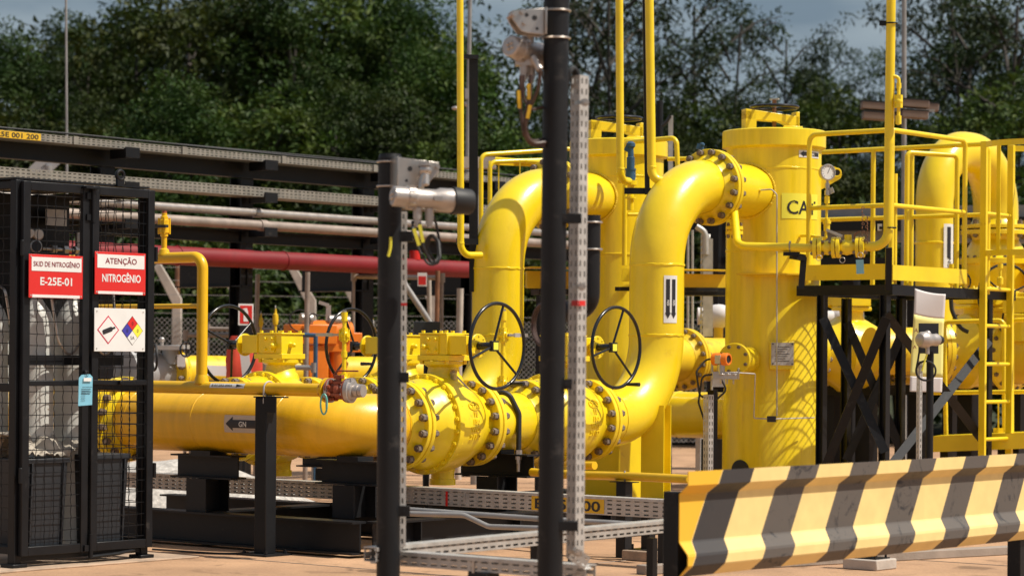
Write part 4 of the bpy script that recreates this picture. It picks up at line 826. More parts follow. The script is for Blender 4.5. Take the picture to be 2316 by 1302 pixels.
t3, d3, s3 = tray('cable_tray', 'low perforated tray linking the feet of the two black poles', (a.x, TY3, z3), (c.x, TY3, z3), .075, .062, 2, .062)
b = MB(); x = P(1072, 1255, Y=TY3).x; b.bb((x-.006, TY3-.007, z3-.07), (x+.007, TY3-.003, z3)); b.build('tape', M['sticker'], t3)
b = MB(); p = P(1100, 1290, Y=TY3); b.bb((p.x-.03, TY3-.04, 0), (p.x+.03, TY3+.06, z3-.065)); b.bb((p.x-.11, TY3-.005, z3-.12), (p.x-.03, TY3+.04, z3-.064)); b.build('leg', M['dkgrey'], t3)
for i, (lab, pts) in enumerate((('upper thin grey conduit behind the lower trays, running to the guard rail', [P(900, 1150, D=16.2), P(1215, 1172, D=15.7), P(1530, 1190, D=15.3)]),
        ('lower thin grey conduit with a double bend behind the tall black pole', [P(900, 1160, D=16.1), P(1050, 1164, D=15.9), P(1105, 1190, D=15.8), P(1290, 1196, D=15.5)]))):
    b = MB(); b.tube(pts, .017, .12, 12); o = b.build('conduit', M['greyp']); tag(o, lab, 'conduit', 'grey conduits behind the low trays')
    b = MB()
    for q in (pts[0], pts[-1]): b.cyl((q.x, q.y, 0), (q.x, q.y, q.z-.012), .015, seg=8)
    b.build('leg', M['dkgrey'], o)

# ------------------------------------------------------------------ two black poles with gas detectors
def pole(px0, y0, px1, y1_, D, ztop, label, r):
    a, c = P(px0, y0, D=D), P(px1, y1_, D=D); d = (a-c).normalized(); g0 = c-d*(c.z/d.z); t_ = c+d*((ztop-c.z)/d.z)
    g = thing('black_pole', label, 'pole', g0, 'black poles with gas detectors')
    b = MB(); b.cyl(g0, t_, r, seg=36); b.cyl(t_, t_+d*.02, r*1.0, r*.9, 36); b.build('tube', M['post'], g); b = MB(); b.box(g0+V3((0, 0, .008)), (.26, .26, .016)); b.build('base_plate', M['post'], g)
    return g, g0, d
g1, q1, u1 = pole(881, 600, 878, 1250, 12.2, P(880, 358, D=12.2).z, 'short black pole with a silver gas detector at its top', .057)
g2, q2, u2 = pole(1258.5, 30, 1244, 1300, 11.4, 3.35, 'tall black pole in the middle, running out of the top of the view', .0575)
def det(parent_label, c, ax, tilt, L1, hood, cap_l, pole_c, pole_r, br, z_b, group='silver gas detectors on black poles'):
    ax = V3(ax).normalized(); ax = (ax-UP*tilt).normalized(); sd = UP.cross(ax).normalized(); up = ax.cross(sd); s = L1/.33
    g = thing('gas_detector', parent_label, 'gas detector', c, group)
    b = MB(); b.lathe(c, ax, [(-.175*s, .025), (-.175*s, .042), (-.168*s, .048), (-.10*s, .049), (-.098*s, .053), (-.055*s, .053), (-.05*s, .047), (.0, .046), (.06*s, .047), (.085*s, .056), (.155*s, .057)], 40); b.build('body', M['alu'], g)
    b = MB()
    for k in range(10): a = 2*pi*k/10; b.box(c-ax*.078*s+(sd*cos(a)+up*sin(a))*.053, (.03, .011, .010), Matrix((ax, ax.cross(sd*cos(a)+up*sin(a)), sd*cos(a)+up*sin(a))).transposed())
    for k in range(4): a = k*pi/2+.5; b.ball(c-ax*.176*s+(sd*cos(a)+up*sin(a))*.014, .009, seg=8, rings=6)
    b.bar(c+sd*-.044+ax*.03, c+sd*-.046+ax*.07, .03, .02); b.build('locking_ring', M['steel'], g)
    if hood: b = MB(); b.lathe(c, ax, [(.150*s, .061), (.152*s, .066), (.25*s, .060), (.262*s, .052), (.262*s, .045), (.2*s, .045)], 36); b.build('rubber_hood', M['rubber'], g)
    b = MB()
    for k, l in enumerate((-.035, .03)):
        p = c+ax*(l*s)-up*.045; b.cyl(p, p-UP*.055, .021, seg=16); b.hexn(p-UP*.04, p-UP*.075, .018); b.cyl(p-UP*.075, p-UP*.09, .012, seg=10)
    b.build('cable_gland', M['alu'], g)
    return g, ax, sd, up
dc = P(960, 449, D=11.95); DA = RT*.93+FW*.37
g, ax, sd, up = det('silver gas detector with black rubber hood on top of the short black pole', dc, DA, .04, .305, True, 0, q1, .057, 0, 0)
def bracket(g, A, dirn, w, h, Lp, pole_c, pr, zs):
    """folded plate bracket with holes, clamped by two U bolts"""
    A = V3(A); dirn = V3(dirn).normalized(); s = V3((-dirn.y, dirn.x, 0))
    b = MB(); b.prism([(0, 0), (0, h), (Lp, h*.86), (Lp, h*.55), (Lp*.72, h*.10), (Lp*.5, h*.04)], A-s*.05, dirn, UP, s*.006)
    b.prism([(0, 0), (0, h), (Lp, h*.86), (Lp, h*.55), (Lp*.72, h*.10), (Lp*.5, h*.04)], A+s*.044, dirn, UP, s*.006)
    b.box(A+UP*h/2-dirn*.004, (.006, .16, h), Matrix((dirn, s, UP)).transposed()); b.bar(A+UP*h*.97+dirn*.01, A+UP*h*.84+dirn*Lp, .10, .006); br = b.build('bracket', M['steel'], g, bevel=.002)
    b = MB()
    for x, z, r in ((.30, .62, .012), (.55, .72, .009), (.22, .22, .007)): q = A+dirn*Lp*x+UP*h*z; b.cyl(q-s*.0515, q+s*.0515, r, seg=16)
    b.build('bracket_hole', M['rubber'], br)
    b = MB()
    for x, z in ((.62, .42), (.70, .83), (.95, .72)): q = A+dirn*Lp*x+UP*h*z; b.hexn(q-s*.068, q+s*.068, .011)
    b.build('bracket_bolt', M['steel'], br)
    b = MB()
    for z in zs:
        pc = pole_c(z); b.torus(pc, UP, pr+.005, .0045, 40, 8)
    b.build('u_bolt', M['steel'], br); return s
pc1 = lambda z: q1+u1*((z-q1.z)/u1.z)
A = P(893, 424, D=12.08); pA = pc1(A.z); hh = P(893, 357, D=12.08).z-A.z
bracket(g, V3((A.x, A.y, A.z)), RT*.96+FW*.28, .1, hh, .205, pc1, .057, (A.z+.012, A.z+hh-.012))
b = MB(); t_ = P(962, 385, D=11.97); b.cyl(t_, P(962, 418, D=11.95), .019, seg=14); b.ball(t_, .030); b.cyl(P(952, 425, D=11.95), P(958, 395, D=11.95), .014, seg=10); b.cyl(t_+UP*.02, t_+UP*.035, .032, seg=20); b.build('swivel', M['steel'], g)
b = MB(); c0 = P(933, 500, D=11.95); c2_ = P(950, 500, D=11.95)
b.tube([c0, P(934, 530, D=11.9), P(950, 570, D=11.9), P(972, 603, D=11.9), P(996, 590, D=11.9), P(992, 545, D=11.95), P(975, 528, D=11.98), P(962, 545, D=11.98), P(972, 590, D=12), P(990, 600, D=12), P(997, 560, D=12.02), P(985, 500, D=12.0), P(975, 478, D=11.98)], .0065, .05, 8)
b.tube([c2_, P(950, 525, D=11.88), P(958, 560, D=11.88), P(975, 598, D=11.92), P(992, 585, D=11.95), P(989, 545, D=11.97), P(975, 530, D=12), P(966, 560, D=12.02), P(985, 596, D=12.04)], .0065, .05, 8); cbl = b.build('cable_loop', M['rubber'], g)
for a, c in (((936, 517), (948, 555)), ((949, 508), (957, 548))): b = MB(); b.bar(P(*a, D=11.86), P(*c, D=11.86), .005, .016); b.build('cable_marker', M['labyel'], cbl)
b = MB(); b.torus(P(896, 463, D=11.9), DA.cross(UP), .035, .0012, 24, 5); b.build('safety_wire', M['rubber'], g)
b = MB(); b.tube([P(884, 536, D=12.13), P(883, 560, D=12.13), P(878, 580, D=12.13)], .007, 0, 8); b.build('paint_mark', M['labyel'], g1)
tr1 = thing('upright_tray', 'narrow perforated tray standing close behind the short black pole', 'cable tray', P(912, 1000, D=12.27), 'upright perforated trays on the poles'); z0, z1 = P(912, 1235, D=12.27).z, P(912, 478, D=12.27).z
cc = P(918.5, 900, D=12.28); cc2 = pc1(1.0)
b = MB(); 
def tilt_tray(name, parent, c, u, z0, z1, e1, e2, w1, w2, r1, r2, pitch=.0485):
    b = MB(); o = c+u*((z0-c.z)/u.z); Ls = (z1-z0)/u.z
    b.slots(o, u, V3(e1), Ls, w1, r1, pitch, .026, .0105); b.slots(o, u, V3(e2), Ls, w2, r2, pitch, .026, .0105); q = o+V3(e1)*w1; b.add([q, q+u*Ls, q+u*Ls+V3(e2)*w2*.98, q+V3(e2)*w2*.98], [(0, 1, 2, 3)]); q = o+V3(e2)*w2; b.add([q, q+u*Ls, q+u*Ls+V3(e1)*w1*.98, q+V3(e1)*w1*.98], [(0, 1, 2, 3)]); return b.build(name, M['galv'], parent, smooth=0, solid=.003)
tilt_tray('channel', tr1, cc, u1, z0, z1, -RT*.55+FW*.83, -RT*.93+FW*-.2, .05, .07, 2, 2)
b = MB(); c = P(912, 688, D=12.24); b.box(c, (.035, .004, .014), Matrix((RT, FW, UP)).transposed()); b.build('red_tape', M['signred'], tr1)
for px, py, w_ in ((913, 853, .05), (913, 1155, .06), (918, 535, .07)): b = MB(); c = P(px, py, D=12.2); b.box(c, (w_, .05, .05), Matrix((RT, FW, UP)).transposed()); b.cyl(c-FW*.03, c-FW*.02, .007, seg=8); b.build('clamp', M['post'], tr1)
tr2 = thing('upright_tray', 'tall perforated tray with red tape standing right of the tall black pole', 'cable tray', P(1308, 1290, D=11.55), 'upright perforated trays on the poles'); z0, z1 = P(1300, 1262, D=11.5).z, P(1312, 172, D=11.5).z
cc = P(1306, 700, D=11.46); uu = (P(1313, 200, D=11.46)-P(1303, 1200, D=11.46)).normalized()
tilt_tray('channel', tr2, cc, uu, z0, z1, -RT*.62+FW*.78, RT*.62+FW*.78, .062, .066, 2, 2)
b = MB(); c = P(1309, 685, D=11.44); b.box(c-RT*.017+FW*.022, (.046, .004, .024), Matrix((RT*.62-FW*.78, RT*.78+FW*.62, UP)).transposed()); b.box(c+RT*.016+FW*.022, (.046, .004, .024), Matrix((RT*.62+FW*.78, -RT*.78+FW*.62, UP)).transposed()); b.build('red_tape', M['signred'], tr2)
for px, py in ((1323, 232), (1316, 648), (1307, 1248)):
    b = MB(); c = P(px, py, D=11.44); b.cyl(c, c-FW*.02, .012, seg=10); b.hexn(c-FW*.02, c-FW*.035, .009); b.torus(c-FW*.01, FW, .016, .003, 16, 6); b.box(c-RT*.03+FW*.015, (.045, .004, .016), Matrix((RT*.62-FW*.78, RT*.78+FW*.62, UP)).transposed()); b.build('hose_clip', M['steel'], tr2)
for px, py in ((1289, 494), (1281, 1188)):
    b = MB(); c = P(px, py, D=11.38); b.box(c, (.105, .05, .045), Matrix((RT, FW, UP)).transposed()); b.build('standoff', M['post'], tr2, bevel=.003)
b = MB(); c = P(1281, 868, D=11.38); b.box(c, (.05, .03, .046), Matrix((RT, FW, UP)).transposed()); b.cyl(c-FW*.015, c-FW*.025, .010, seg=10); b.build('standoff', M['post'], tr2)
b = MB(); c = P(1305, 1262, D=11.46); e1, e2 = RT*.8+FW*.1-UP*.55, RT*.62+FW*.78; e1.normalize(); b.slots(c-RT*.04, e1, UP*.8+RT*.4, .09, .07, 2, .03, .014, .006); b.slots(c-RT*.04, e1, e2, .09, .06, 2, .03, .014, .006); b.build('elbow_piece', M['galv'], tr2, smooth=0, solid=.003)
b = MB(); b.tube([P(1281, 195, D=11.5), P(1288, 162, D=11.5), P(1298, 152, D=11.52), P(1306, 165, D=11.53), P(1309, 195, D=11.53)], .012, .03, 8); b.tube([P(1276, 200, D=11.52), P(1284, 165, D=11.52), P(1300, 158, D=11.54), P(1302, 195, D=11.54)], .009, .03, 8); b.build('cable', M['rubber'], tr2)
dc2 = P(1196, 118, D=11.44); g, ax, sd, up = det('silver gas detector high on the tall black pole, its cables hanging in a loop', dc2, RT*.60+FW*.80, .10, .27, False, 0, q2, .0575, 0, 0)
pc2 = lambda z: q2+u2*((z-q2.z)/u2.z); A = P(1225, 82, D=11.32); hh = P(1225, 22, D=11.32).z-A.z
bracket(g, A, -RT*.97-FW*.2, .1, hh, .145, pc2, .0575, (A.z, A.z+hh+.005))
b = MB(); b.cyl(P(1195, 75, D=11.42), P(1195, 100, D=11.42), .026, seg=14); b.cyl(P(1205, 130, D=11.38), P(1222, 158, D=11.36), .017, seg=14); b.box(P(1190, 142, D=11.42), (.10, .06, .03), Matrix((RT, FW, UP)).transposed()); b.build('swivel', M['alu'], g)
b = MB()
b.tube([P(1178, 170, D=11.3), P(1178, 250, D=11.3), P(1184, 300, D=11.3), P(1198, 328, D=11.32), P(1232, 330, D=11.36)], .0075, .06, 8)
b.tube([P(1200, 170, D=11.28), P(1199, 215, D=11.28), P(1188, 265, D=11.28), P(1190, 310, D=11.3), P(1206, 326, D=11.32), P(1235, 322, D=11.36)], .0085, .06, 8)
b.tube([P(1223, 160, D=11.22), P(1216, 205, D=11.24), P(1196, 250, D=11.27), P(1187, 290, D=11.3), P(1198, 322, D=11.33), P(1238, 314, D=11.4)], .0085, .06, 8); b.tube([P(1184, 170, D=11.32), P(1184, 220, D=11.32), P(1198, 250, D=11.32), P(1215, 245, D=11.38), P(1240, 240, D=11.4)], .006, .06, 8); cb = b.build('cable_loop', M['cablebrown'], g)
for a, c in (((1199, 238), (1193, 268)), ((1173, 205), (1175, 245)), ((1196, 190), (1196, 225))): b = MB(); b.bar(P(*a, D=11.24), P(*c, D=11.24), .005, .015); b.build('cable_marker', M['traylab'], cb)
# black bent stub pipe behind the tall tray, with a coil of cable beside the pole
g = thing('bent_black_pipe', 'black bent pipe with two silver U bolts behind the tall perforated tray', 'pipe', P(1335, 600, D=13.2)); D = 13.2
b = MB(); b.tube([P(1336, 487, D=D), P(1334, 700, D=D), P(1275, 705, D=D+.1)], .052, .09, 28, 10); b.build('pipe', M['post'], g)
for py in (503, 564): b = MB(); b.torus(P(1336, py, D=D), UP, .058, .0055, 36, 8); b.build('u_bolt', M['steel'], g)
b = MB(); b.bar(P(1300, 500, D=D+.12), P(1300, 1100, D=D+.1), .05, .05); b.build('post', M['post'], g)
cl = MB()
for k in range(5): cl.torus(P(1228+k*1.5, 734, D=12.9+.02*k), RT*.85+FW*.5, .105+.004*(k % 3), .008, 40, 8)
o = cl.build('cable_coil', M['cablebrown']); tag(o, 'coil of reddish black cable hanging behind the tall black pole', 'cable')

# ------------------------------------------------------------------ striped guard rail
RX = -6.98; ya = P(1540, 1065, X=RX).y; zt = P(1540, 1065, X=RX).z; ye = P(2420, 1005, X=RX).y
prof = [(.042, 0), (.042, -.066), (-.005, -.108), (-.008, -.115), (-.008, -.338), (-.004, -.347), (.040, -.398), (.044, -.41), (.044, -.452), (.04, -.459), (-.006, -.508)]
m = mat('striped_rail_sheeting', (.82, .62, .25), .6, 0, .07, 9, .03, 60); n = m.node_tree.nodes; l = m.node_tree.links.new; bs = n['Principled BSDF']; yl = bs.inputs['Base Color'].links[0].from_socket
tcn = n.new('ShaderNodeTexCoord'); sx = n.new('ShaderNodeSeparateXYZ'); l(tcn.outputs['Object'], sx.inputs[0])
def mth(op, a, b_):
    q = n.new('ShaderNodeMath'); q.operation = op
    for i, v in enumerate((a, b_)):
        if isinstance(v, (int, float)): q.inputs[i].default_value = v
        elif v is not None: l(v, q.inputs[i])
    return q.outputs[0]
PER = .605; u = mth('SUBTRACT', sx.outputs[1], mth('MULTIPLY', sx.outputs[2], .56)); fr = mth('FRACT', mth('DIVIDE', mth('SUBTRACT', u, .295), PER), None); blk = mth('LESS_THAN', fr, .455)
first = mth('LESS_THAN', u, .29)
m1 = n.new('ShaderNodeMix'); m1.data_type = 'RGBA'; l(first, m1.inputs[0]); l(yl, m1.inputs[6]); m1.inputs[7].default_value = (.80, .46, .03, 1)
nz = n.new('ShaderNodeTexNoise'); nz.inputs['Scale'].default_value = 5.5; nz.inputs['Detail'].default_value = 10; nz.inputs['Roughness'].default_value = .72; nz.inputs['Distortion'].default_value = 1.8; l(tcn.outputs['Object'], nz.inputs[0])
cr_ = n.new('ShaderNodeValToRGB'); cr_.color_ramp.elements[0].position = .36; cr_.color_ramp.elements[1].position = .44; cr_.color_ramp.elements[0].color = (.020, .020, .023, 1); cr_.color_ramp.elements[1].color = (.095, .082, .072, 1); l(nz.outputs[0], cr_.inputs[0])
cm = n.new('ShaderNodeMix'); cm.data_type = 'RGBA'; l(mth('MULTIPLY', mth('LESS_THAN', u, .75), .9), cm.inputs[0]); l(cr_.outputs[0], cm.inputs[6]); cm.inputs[7].default_value = (.03, .028, .03, 1)
m2 = n.new('ShaderNodeMix'); m2.data_type = 'RGBA'; l(blk, m2.inputs[0]); l(m1.outputs[2], m2.inputs[6]); l(cm.outputs[2], m2.inputs[7]); l(m2.outputs[2], bs.inputs['Base Color'])
gr = thing('guard_rail', 'low folded guard rail with slanting black and yellow stripes at lower right', 'guard rail', (RX, ya, zt))
b = MB(); fp = []
for i, (x, z) in enumerate(prof):
    fp.append((x, z))
ns = 12; vs = [V3((RX+x, ya+(ye-ya)*k/ns, zt+z)) for k in range(ns+1) for x, z in fp]; nf = len(fp); b.add(vs, [(k*nf+i, k*nf+i+1, (k+1)*nf+i+1, (k+1)*nf+i) for k in range(ns) for i in range(nf-1)])
b.build('beam', m, gr, smooth=0, solid=.005)
for px in (1522, 2296): 
    p = P(px, 1280, X=RX-.07); b = MB(); b.bb((RX-.10, p.y-.045, 0), (RX-.014, p.y+.045, zt-.10)); b.bb((RX-.2, p.y-.14, 0), (RX+.05, p.y+.14, .018)); b.build('post', M['post'], gr, bevel=.005)
# distant-side blocks, stanchion and kerb behind the rail
for px0, px1, py, D, lab in ((1427, 1500, 1268, 15.9, 'small concrete block carrying a thin black stanchion, left of the guard rail'), (1905, 2030, 1288, 15.6, 'small concrete block under the middle of the striped guard rail')):
    a, c = P(px0, py, Z=0), P(px1, py, Z=0); b = MB(); m0 = (a+c)/2; b.box((m0.x-.05, m0.y+.08, .035), (.26, .26, .07)); o = b.build('concrete_block', M['conc' if px0 > 1500 else 'kerb'], bevel=.008); tag(o, lab, 'block')
    b = MB(); b.bb((m0.x-.085, m0.y+.045, .078), (m0.x-.015, m0.y+.115, .42)); b.bb((m0.x-.15, m0.y-.01, .0702), (m0.x+.05, m0.y+.17, .078)); 
    for sx_ in (-.13, .03):
        for sy_ in (.01, .15): b.cyl((m0.x+sx_, m0.y+sy_, .07), (m0.x+sx_, m0.y+sy_, .11), .008, seg=8)
    o2 = b.build('stanchion', M['black']); tag(o2, lab.replace('small concrete block carrying a thin black stanchion,', 'thin black stanchion bolted to the concrete block').replace('small concrete block under', 'thin black stanchion on the block under'), 'stanchion')
# ------------------------------------------------------------------ raised platform with ladder
PX1, PX0, PY0, PY1, PZ = -10.612, -11.41, 18.043, 19.66, 2.0
pf = thing('access_platform', 'raised yellow access platform with railings on black braced columns, right of the CAT vessel', 'platform', (-11, 18.8, 0))
b = MB(); b.bar((PX0-.1, PY0, PZ-.05), (PX1+.03, PY0, PZ-.05), .05, .085); b.bar((PX1, PY0+.026, PZ-.05), (PX1, PY1+.5, PZ-.05), .05, .085); b.bar((PX0-.07, PY1, PZ-.05), (PX1-.026, PY1, PZ-.05), .05, .085); b.bar((PX0-.07, PY0+.026, PZ-.05), (PX0-.07, PY1-.026, PZ-.05), .05, .085)
b.build('deck_frame', M['black'], pf)
b = MB(); g_ = .04
x0, x1, y0, y1_ = PX0-.04, PX1-.03, PY0+.03, PY1-.03; px_, py_ = .066, .108; k = 1.0*px_/py_
yy = y0
n1 = int((y1_-y0)/px_*1.0)+1
for sgn in (1, -1):                                     # expanded metal: two families of slanting strands
    c = -(x1-x0)*sgn if sgn > 0 else 0; c0 = y0-(x1-x0)/k if sgn > 0 else y0; c1 = y1_ if sgn > 0 else y1_+(x1-x0)/k; c = c0
    while c < c1:
        pts = []
        for xx in (x0, x1): pts.append((xx, c+sgn*(xx-x0)/k))
        (xa, ya_), (xb, yb_) = pts
        def clip(xa, ya_, xb, yb_):
            t0, t1 = 0, 1; d = yb_-ya_
            ts = sorted(((y0-ya_)/d, (y1_-ya_)/d)); return max(0, ts[0]), min(1, ts[1])
        t0, t1 = clip(xa, ya_, xb, yb_)
        if t1-t0 > .02: b.bar((xa+(xb-xa)*t0, ya_+(yb_-ya_)*t0, PZ-.012+.001*sgn), (xa+(xb-xa)*t1, ya_+(yb_-ya_)*t1, PZ-.012+.001*sgn), .007, .004)
        c += py_
k = PX0+.35
while k < PX1-.04: b.bb((k-.004, PY0+.03, PZ-.05), (k+.004, PY1-.03, PZ-.016)); k += .35
b.build('grating', M['black'], pf)
b = MB(); b.bb((PX0-.05, PY0-.03, PZ+.035), (PX1+.0, PY0-.022, PZ+.165)); b.bb((PX1+.022, PY0-.022, PZ+.03), (PX1+.03, 19.27, PZ+.155)); b.build('toe_board', M['yellow'], pf)
T = 3.262; Md = 2.645; rr = .0215
def rail(pts, name='railing', bend=.07): 
    b = MB(); b.tube(pts, rr, bend, 14); return b.build(name, M['yellow'], pf)
xl = P(1830, 400, Y=PY0).x
rail([(xl, PY0, PZ), (xl, PY0, T), (PX1, PY0, T), (PX1, 19.27, T), (PX1, 19.27, PZ)])
b = MB(); b.tube([(xl, PY0, Md), (PX1, PY0, Md), (PX1, 19.27, Md)], .02, 0, 12); b.cyl((PX1, PY0, PZ-.0), (PX1, PY0, T), rr, seg=14); b.cyl((PX1-.04, PY0+.12, PZ), (PX1-.04, PY0+.12, T-.35), rr, seg=14)
b.build('mid_rail', M['yellow'], pf)
xr0 = P(1866, 345, Y=PY1).x
rail([(xr0-.25, PY1, 2.6), (xr0-.25, PY1, T), (P(2236, 327, Y=PY1).x, PY1, T), (P(2236, 327, Y=PY1).x, PY1, PZ-.05)], 'rear_railing')
b = MB(); b.cyl((xr0-.25, PY1, Md), (P(2236, 327, Y=PY1).x, PY1, Md), .02, seg=12)
for px in (1975, 2062): x = P(px, 400, Y=PY1).x; b.cyl((x, PY1, PZ), (x, PY1, T), rr, seg=12)
b.build('rear_mid_rail', M['yellow'], pf)
q = P(2052, 345, D=21.7); q2_ = P(2165, 352, D=21.9); rail([V3((q.x, q.y, PZ)), q, q2_, V3((q2_.x, q2_.y, PZ))], 'inner_railing', .04)
cols = []
for nm, px, D in (('column', 1858, 20.95), ('column', 2000, 20.72), ('column', 1913, 22.0), ('column', 2036, 22.0), ('column', 2232, 22.05)):
    p = P(px, 900, D=D); cols.append(p); b = MB(); b.hbeam((p.x, p.y, 0), (p.x, p.y, PZ-.093), .068, .068, .011, (1, 0, 0)); b.bb((p.x-.1, p.y-.1, 0), (p.x+.1, p.y+.1, .014)); b.build(nm, M['black'], pf, smooth=0)
def brace(a, za, c, zc, off=0):
    b = MB(); o = -FW*off; b.bar(V3((a.x, a.y, za))+o, V3((c.x, c.y, zc))+o, .012, .075, FW.cross(V3((c.x-a.x, c.y-a.y, zc-za)))); b.bar(V3((a.x, a.y, za))+o+V3((0, 0, .03))+FW*.03, V3((c.x, c.y, zc))+o+V3((0, 0, .03))+FW*.03, .03, .010); b.build('brace', M['post'], pf, smooth=0)
A_, B_, C_, D_, E_ = cols
brace(A_, 1.72, B_, .62, .06); brace(B_, 1.72, A_, .42, .085)
brace(B_, 1.75, E_, .62, .06); brace(E_, 1.55, B_, .45, .085); brace(C_, 1.7, D_, .6, .03); brace(D_, 1.6, C_, .5, .06); 
# ladder with cage hoops
lx = PX1+.06; ly0, ly1 = P(2222, 900, X=lx).y, P(2283, 900, X=lx).y
ld = thing('ladder', 'yellow vertical ladder with safety cage at the right end of the platform', 'ladder', (lx, (ly0+ly1)/2, 0))
for y in (ly0, ly1): b = MB(); b.bb((lx-.03, y-.018, .02), (lx+.03, y+.018, 3.27)); b.build('stringer', M['yellow'], ld, bevel=.004)
zr = [P(2250, py, X=lx).z for py in (654, 737, 823, 908, 992)]
for z in zr+[zr[-1]-(zr[0]-zr[4])/4*(k+1) for k in range(2)]+[zr[0]+(zr[0]-zr[4])/4*(k+1) for k in range(2)]: b = MB(); b.cyl((lx, ly0+.019, z), (lx, ly1-.019, z), .017, seg=14); b.build('rung', M['yellow'], ld)
hc = V3((lx+.33, (ly0+ly1)/2, 0)); R = .42
for z in (3.24, 2.30):
    hp = MB()
    pts = [V3((lx, ly0, z))] + [hc+V3((R*cos(a), R*sin(a)*.9, z)) for a in [-2.1+4.2*k/16 for k in range(17)]] + [V3((lx, ly1, z))]
    for a, c in zip(pts[:-1], pts[1:]): hp.bar(a, c, .006, .05)
    hp.build('cage_hoop', M['yellow'], ld)
for a in (-1.9, -.95, 0, .95, 1.9): b = MB(); p = hc+V3((R*cos(a)*.985, R*sin(a)*.885, 0)); b.bar(p+V3((0, 0, 2.28)), p+V3((0, 0, 3.26)), .045, .006, V3((cos(a), sin(a), 0))); b.build('cage_bar', M['yellow'], ld)

# --- small line crossing in front of the platform: flange, run, valve group, tall pipe
g = thing('small_bore_line', 'slim yellow pipe with bolted valves before the platform, rising out of view', 'pipe', P(1800, 558, D=20.4))
k0 = P(1660, 470, D=20.95); k1 = P(1668, 556, D=20.55); k2 = P(1845, 561, D=20.35); k3 = P(2008, 556, D=20.2); k4 = P(2017, -120, D=20.2); r = .033
k2b = P(1955, 558, D=20.25); b = MB(); b.tube([k0, k1, k2], r, .10, 22, 10); b.tube([k2b, k3, k4], .038, .12, 24, 12); b.build('pipe', M['yellow'], g)
fc = P(1661, 521, D=20.85); b = MB(); b.lathe(fc, UP, [(-.034, .034), (-.033, .072), (-.006, .072), (-.005, .055), (.005, .055), (.006, .072), (.033, .072), (.034, .034)], 28); fg = b.build('flange', M['yellow'], g); bolts(fg, fc, UP, 4, .052, .13, .014)
vx = (k2b-k2).normalized(); Lv = (k2b-k2).length; b = MB()
b.lathe(k2, vx, [(-.02, .035), (-.018, .085), (.012, .085), (.013, .06), (.02, .06), (.021, .085), (.05, .085), (.052, .05), (.10, .06), (.13, .05), (.132, .085), (.160, .085), (.161, .06), (.168, .06), (.169, .085), (.197, .085), (.2, .05), (.25, .066), (.32, .05), (.325, .085), (.352, .085), (.353, .06), (.36, .06), (.361, .085), (Lv, .085), (Lv+.004, .04)], 32)
b.cyl(k2+vx*.26, k2+vx*.26+UP*.10, .03, seg=14); vb = b.build('valve_group', M['yellow'], g)
for t_ in (.016, .164, .356): bolts(vb, k2+vx*t_, vx, 8 if 0 else 4, .064, .11, .014)
b = MB(); p = k2+vx*.30; b.tube([p+UP*.06-FW*.1, p+UP*.10-FW*.1, p+vx*.04+UP*.12-FW*.1], .006, .02, 6); 
for k in range(9): b.torus(P(1952-2*(k % 2), 470+9*k, D=20.15), RT if k % 2 else FW, .010, .003, 12, 5); b.torus(P(1962-2*(k % 2), 492+7*k, D=20.15), FW if k % 2 else RT, .010, .003, 12, 5)
b.build('chain', M['rusttube'], vb)
b = MB(); c = P(1945, 603, D=20.05); b.box(c, (.062, .003, .115), Matrix((RT*.98+UP*.05, FW, UP*.98-RT*.05)).transposed()); b.build('teal_tag', M['tagteal'], vb)
b = MB(); c = P(1848, 555, D=20.15)
for px, py, D in ((1852, 583, 20.15), (1905, 588, 20.15), (1946, 577, 20.1)): b.torus(P(px, py, D=D), FW+RT*.4, .022, .003, 18, 6)
b.bar(P(1870, 520, D=20.3), P(1905, 535, D=20.2), .012, .02); b.build('seal_wire', M['steel'], vb)
b = MB(); c = P(1787, 557, D=20.42); b.torus(c, vx, .040, .006, 24, 8); b.build('u_bolt', M['greyp'], g)
b = MB(); c = P(1790, 574, D=20.42); b.box(c, (.13, .06, .03), Matrix((RT, FW, UP)).transposed()); b.bar(P(1790, 578, D=20.45), P(1818, 583, D=20.5), .06, .05); b.bar(P(1818, 580, D=20.5), P(1812, 652, D=20.5), .05, .012, FW); b.build('bracket', M['black'], g)
b = MB(); b.bar(P(2010, 560, D=20.3), P(2009, 655, D=20.35), .05, .04, FW); b.build('stay', M['black'], g)
b = MB(); c = P(2014, 515, D=20.2); b.torus(c, UP, .043, .006, 24, 8); b.bar(c-RT*.04, c-RT*.08+FW*.05, .02, .02); c = P(2017, 53, D=20.2); b.torus(c, UP, .043, .006, 24, 8); b.bar(c-RT*.04, c-RT*.10, .012, .04); b.build('clamp', M['black'], g)
b = MB(); c = P(1990, 514, D=20.25); b.box(c, (.035, .02, .055), Matrix((RT, FW, UP)).transposed()); b.build('clamp_plate', M['white'], g)
# little drain valve hung from the tall pipe
c0 = P(2018, 172, D=20.18); c1_ = P(2033, 175, D=20.18); c2_ = P(2032, 282, D=20.15); b = MB(); b.tube([c0, c1_, c2_], .014, .03, 12); b.hexn(P(2032.5, 215, D=20.15), P(2032, 244, D=20.15), .034); b.ball(P(2032, 230, D=20.15), .036); b.cyl(P(2032, 262, D=20.15), P(2032, 281, D=20.15), .024, seg=14); b.cyl(P(2033, 188, D=20.18), P(2033, 200, D=20.18), .020, seg=12)
b.build('drain_valve', M['yellow'], g)

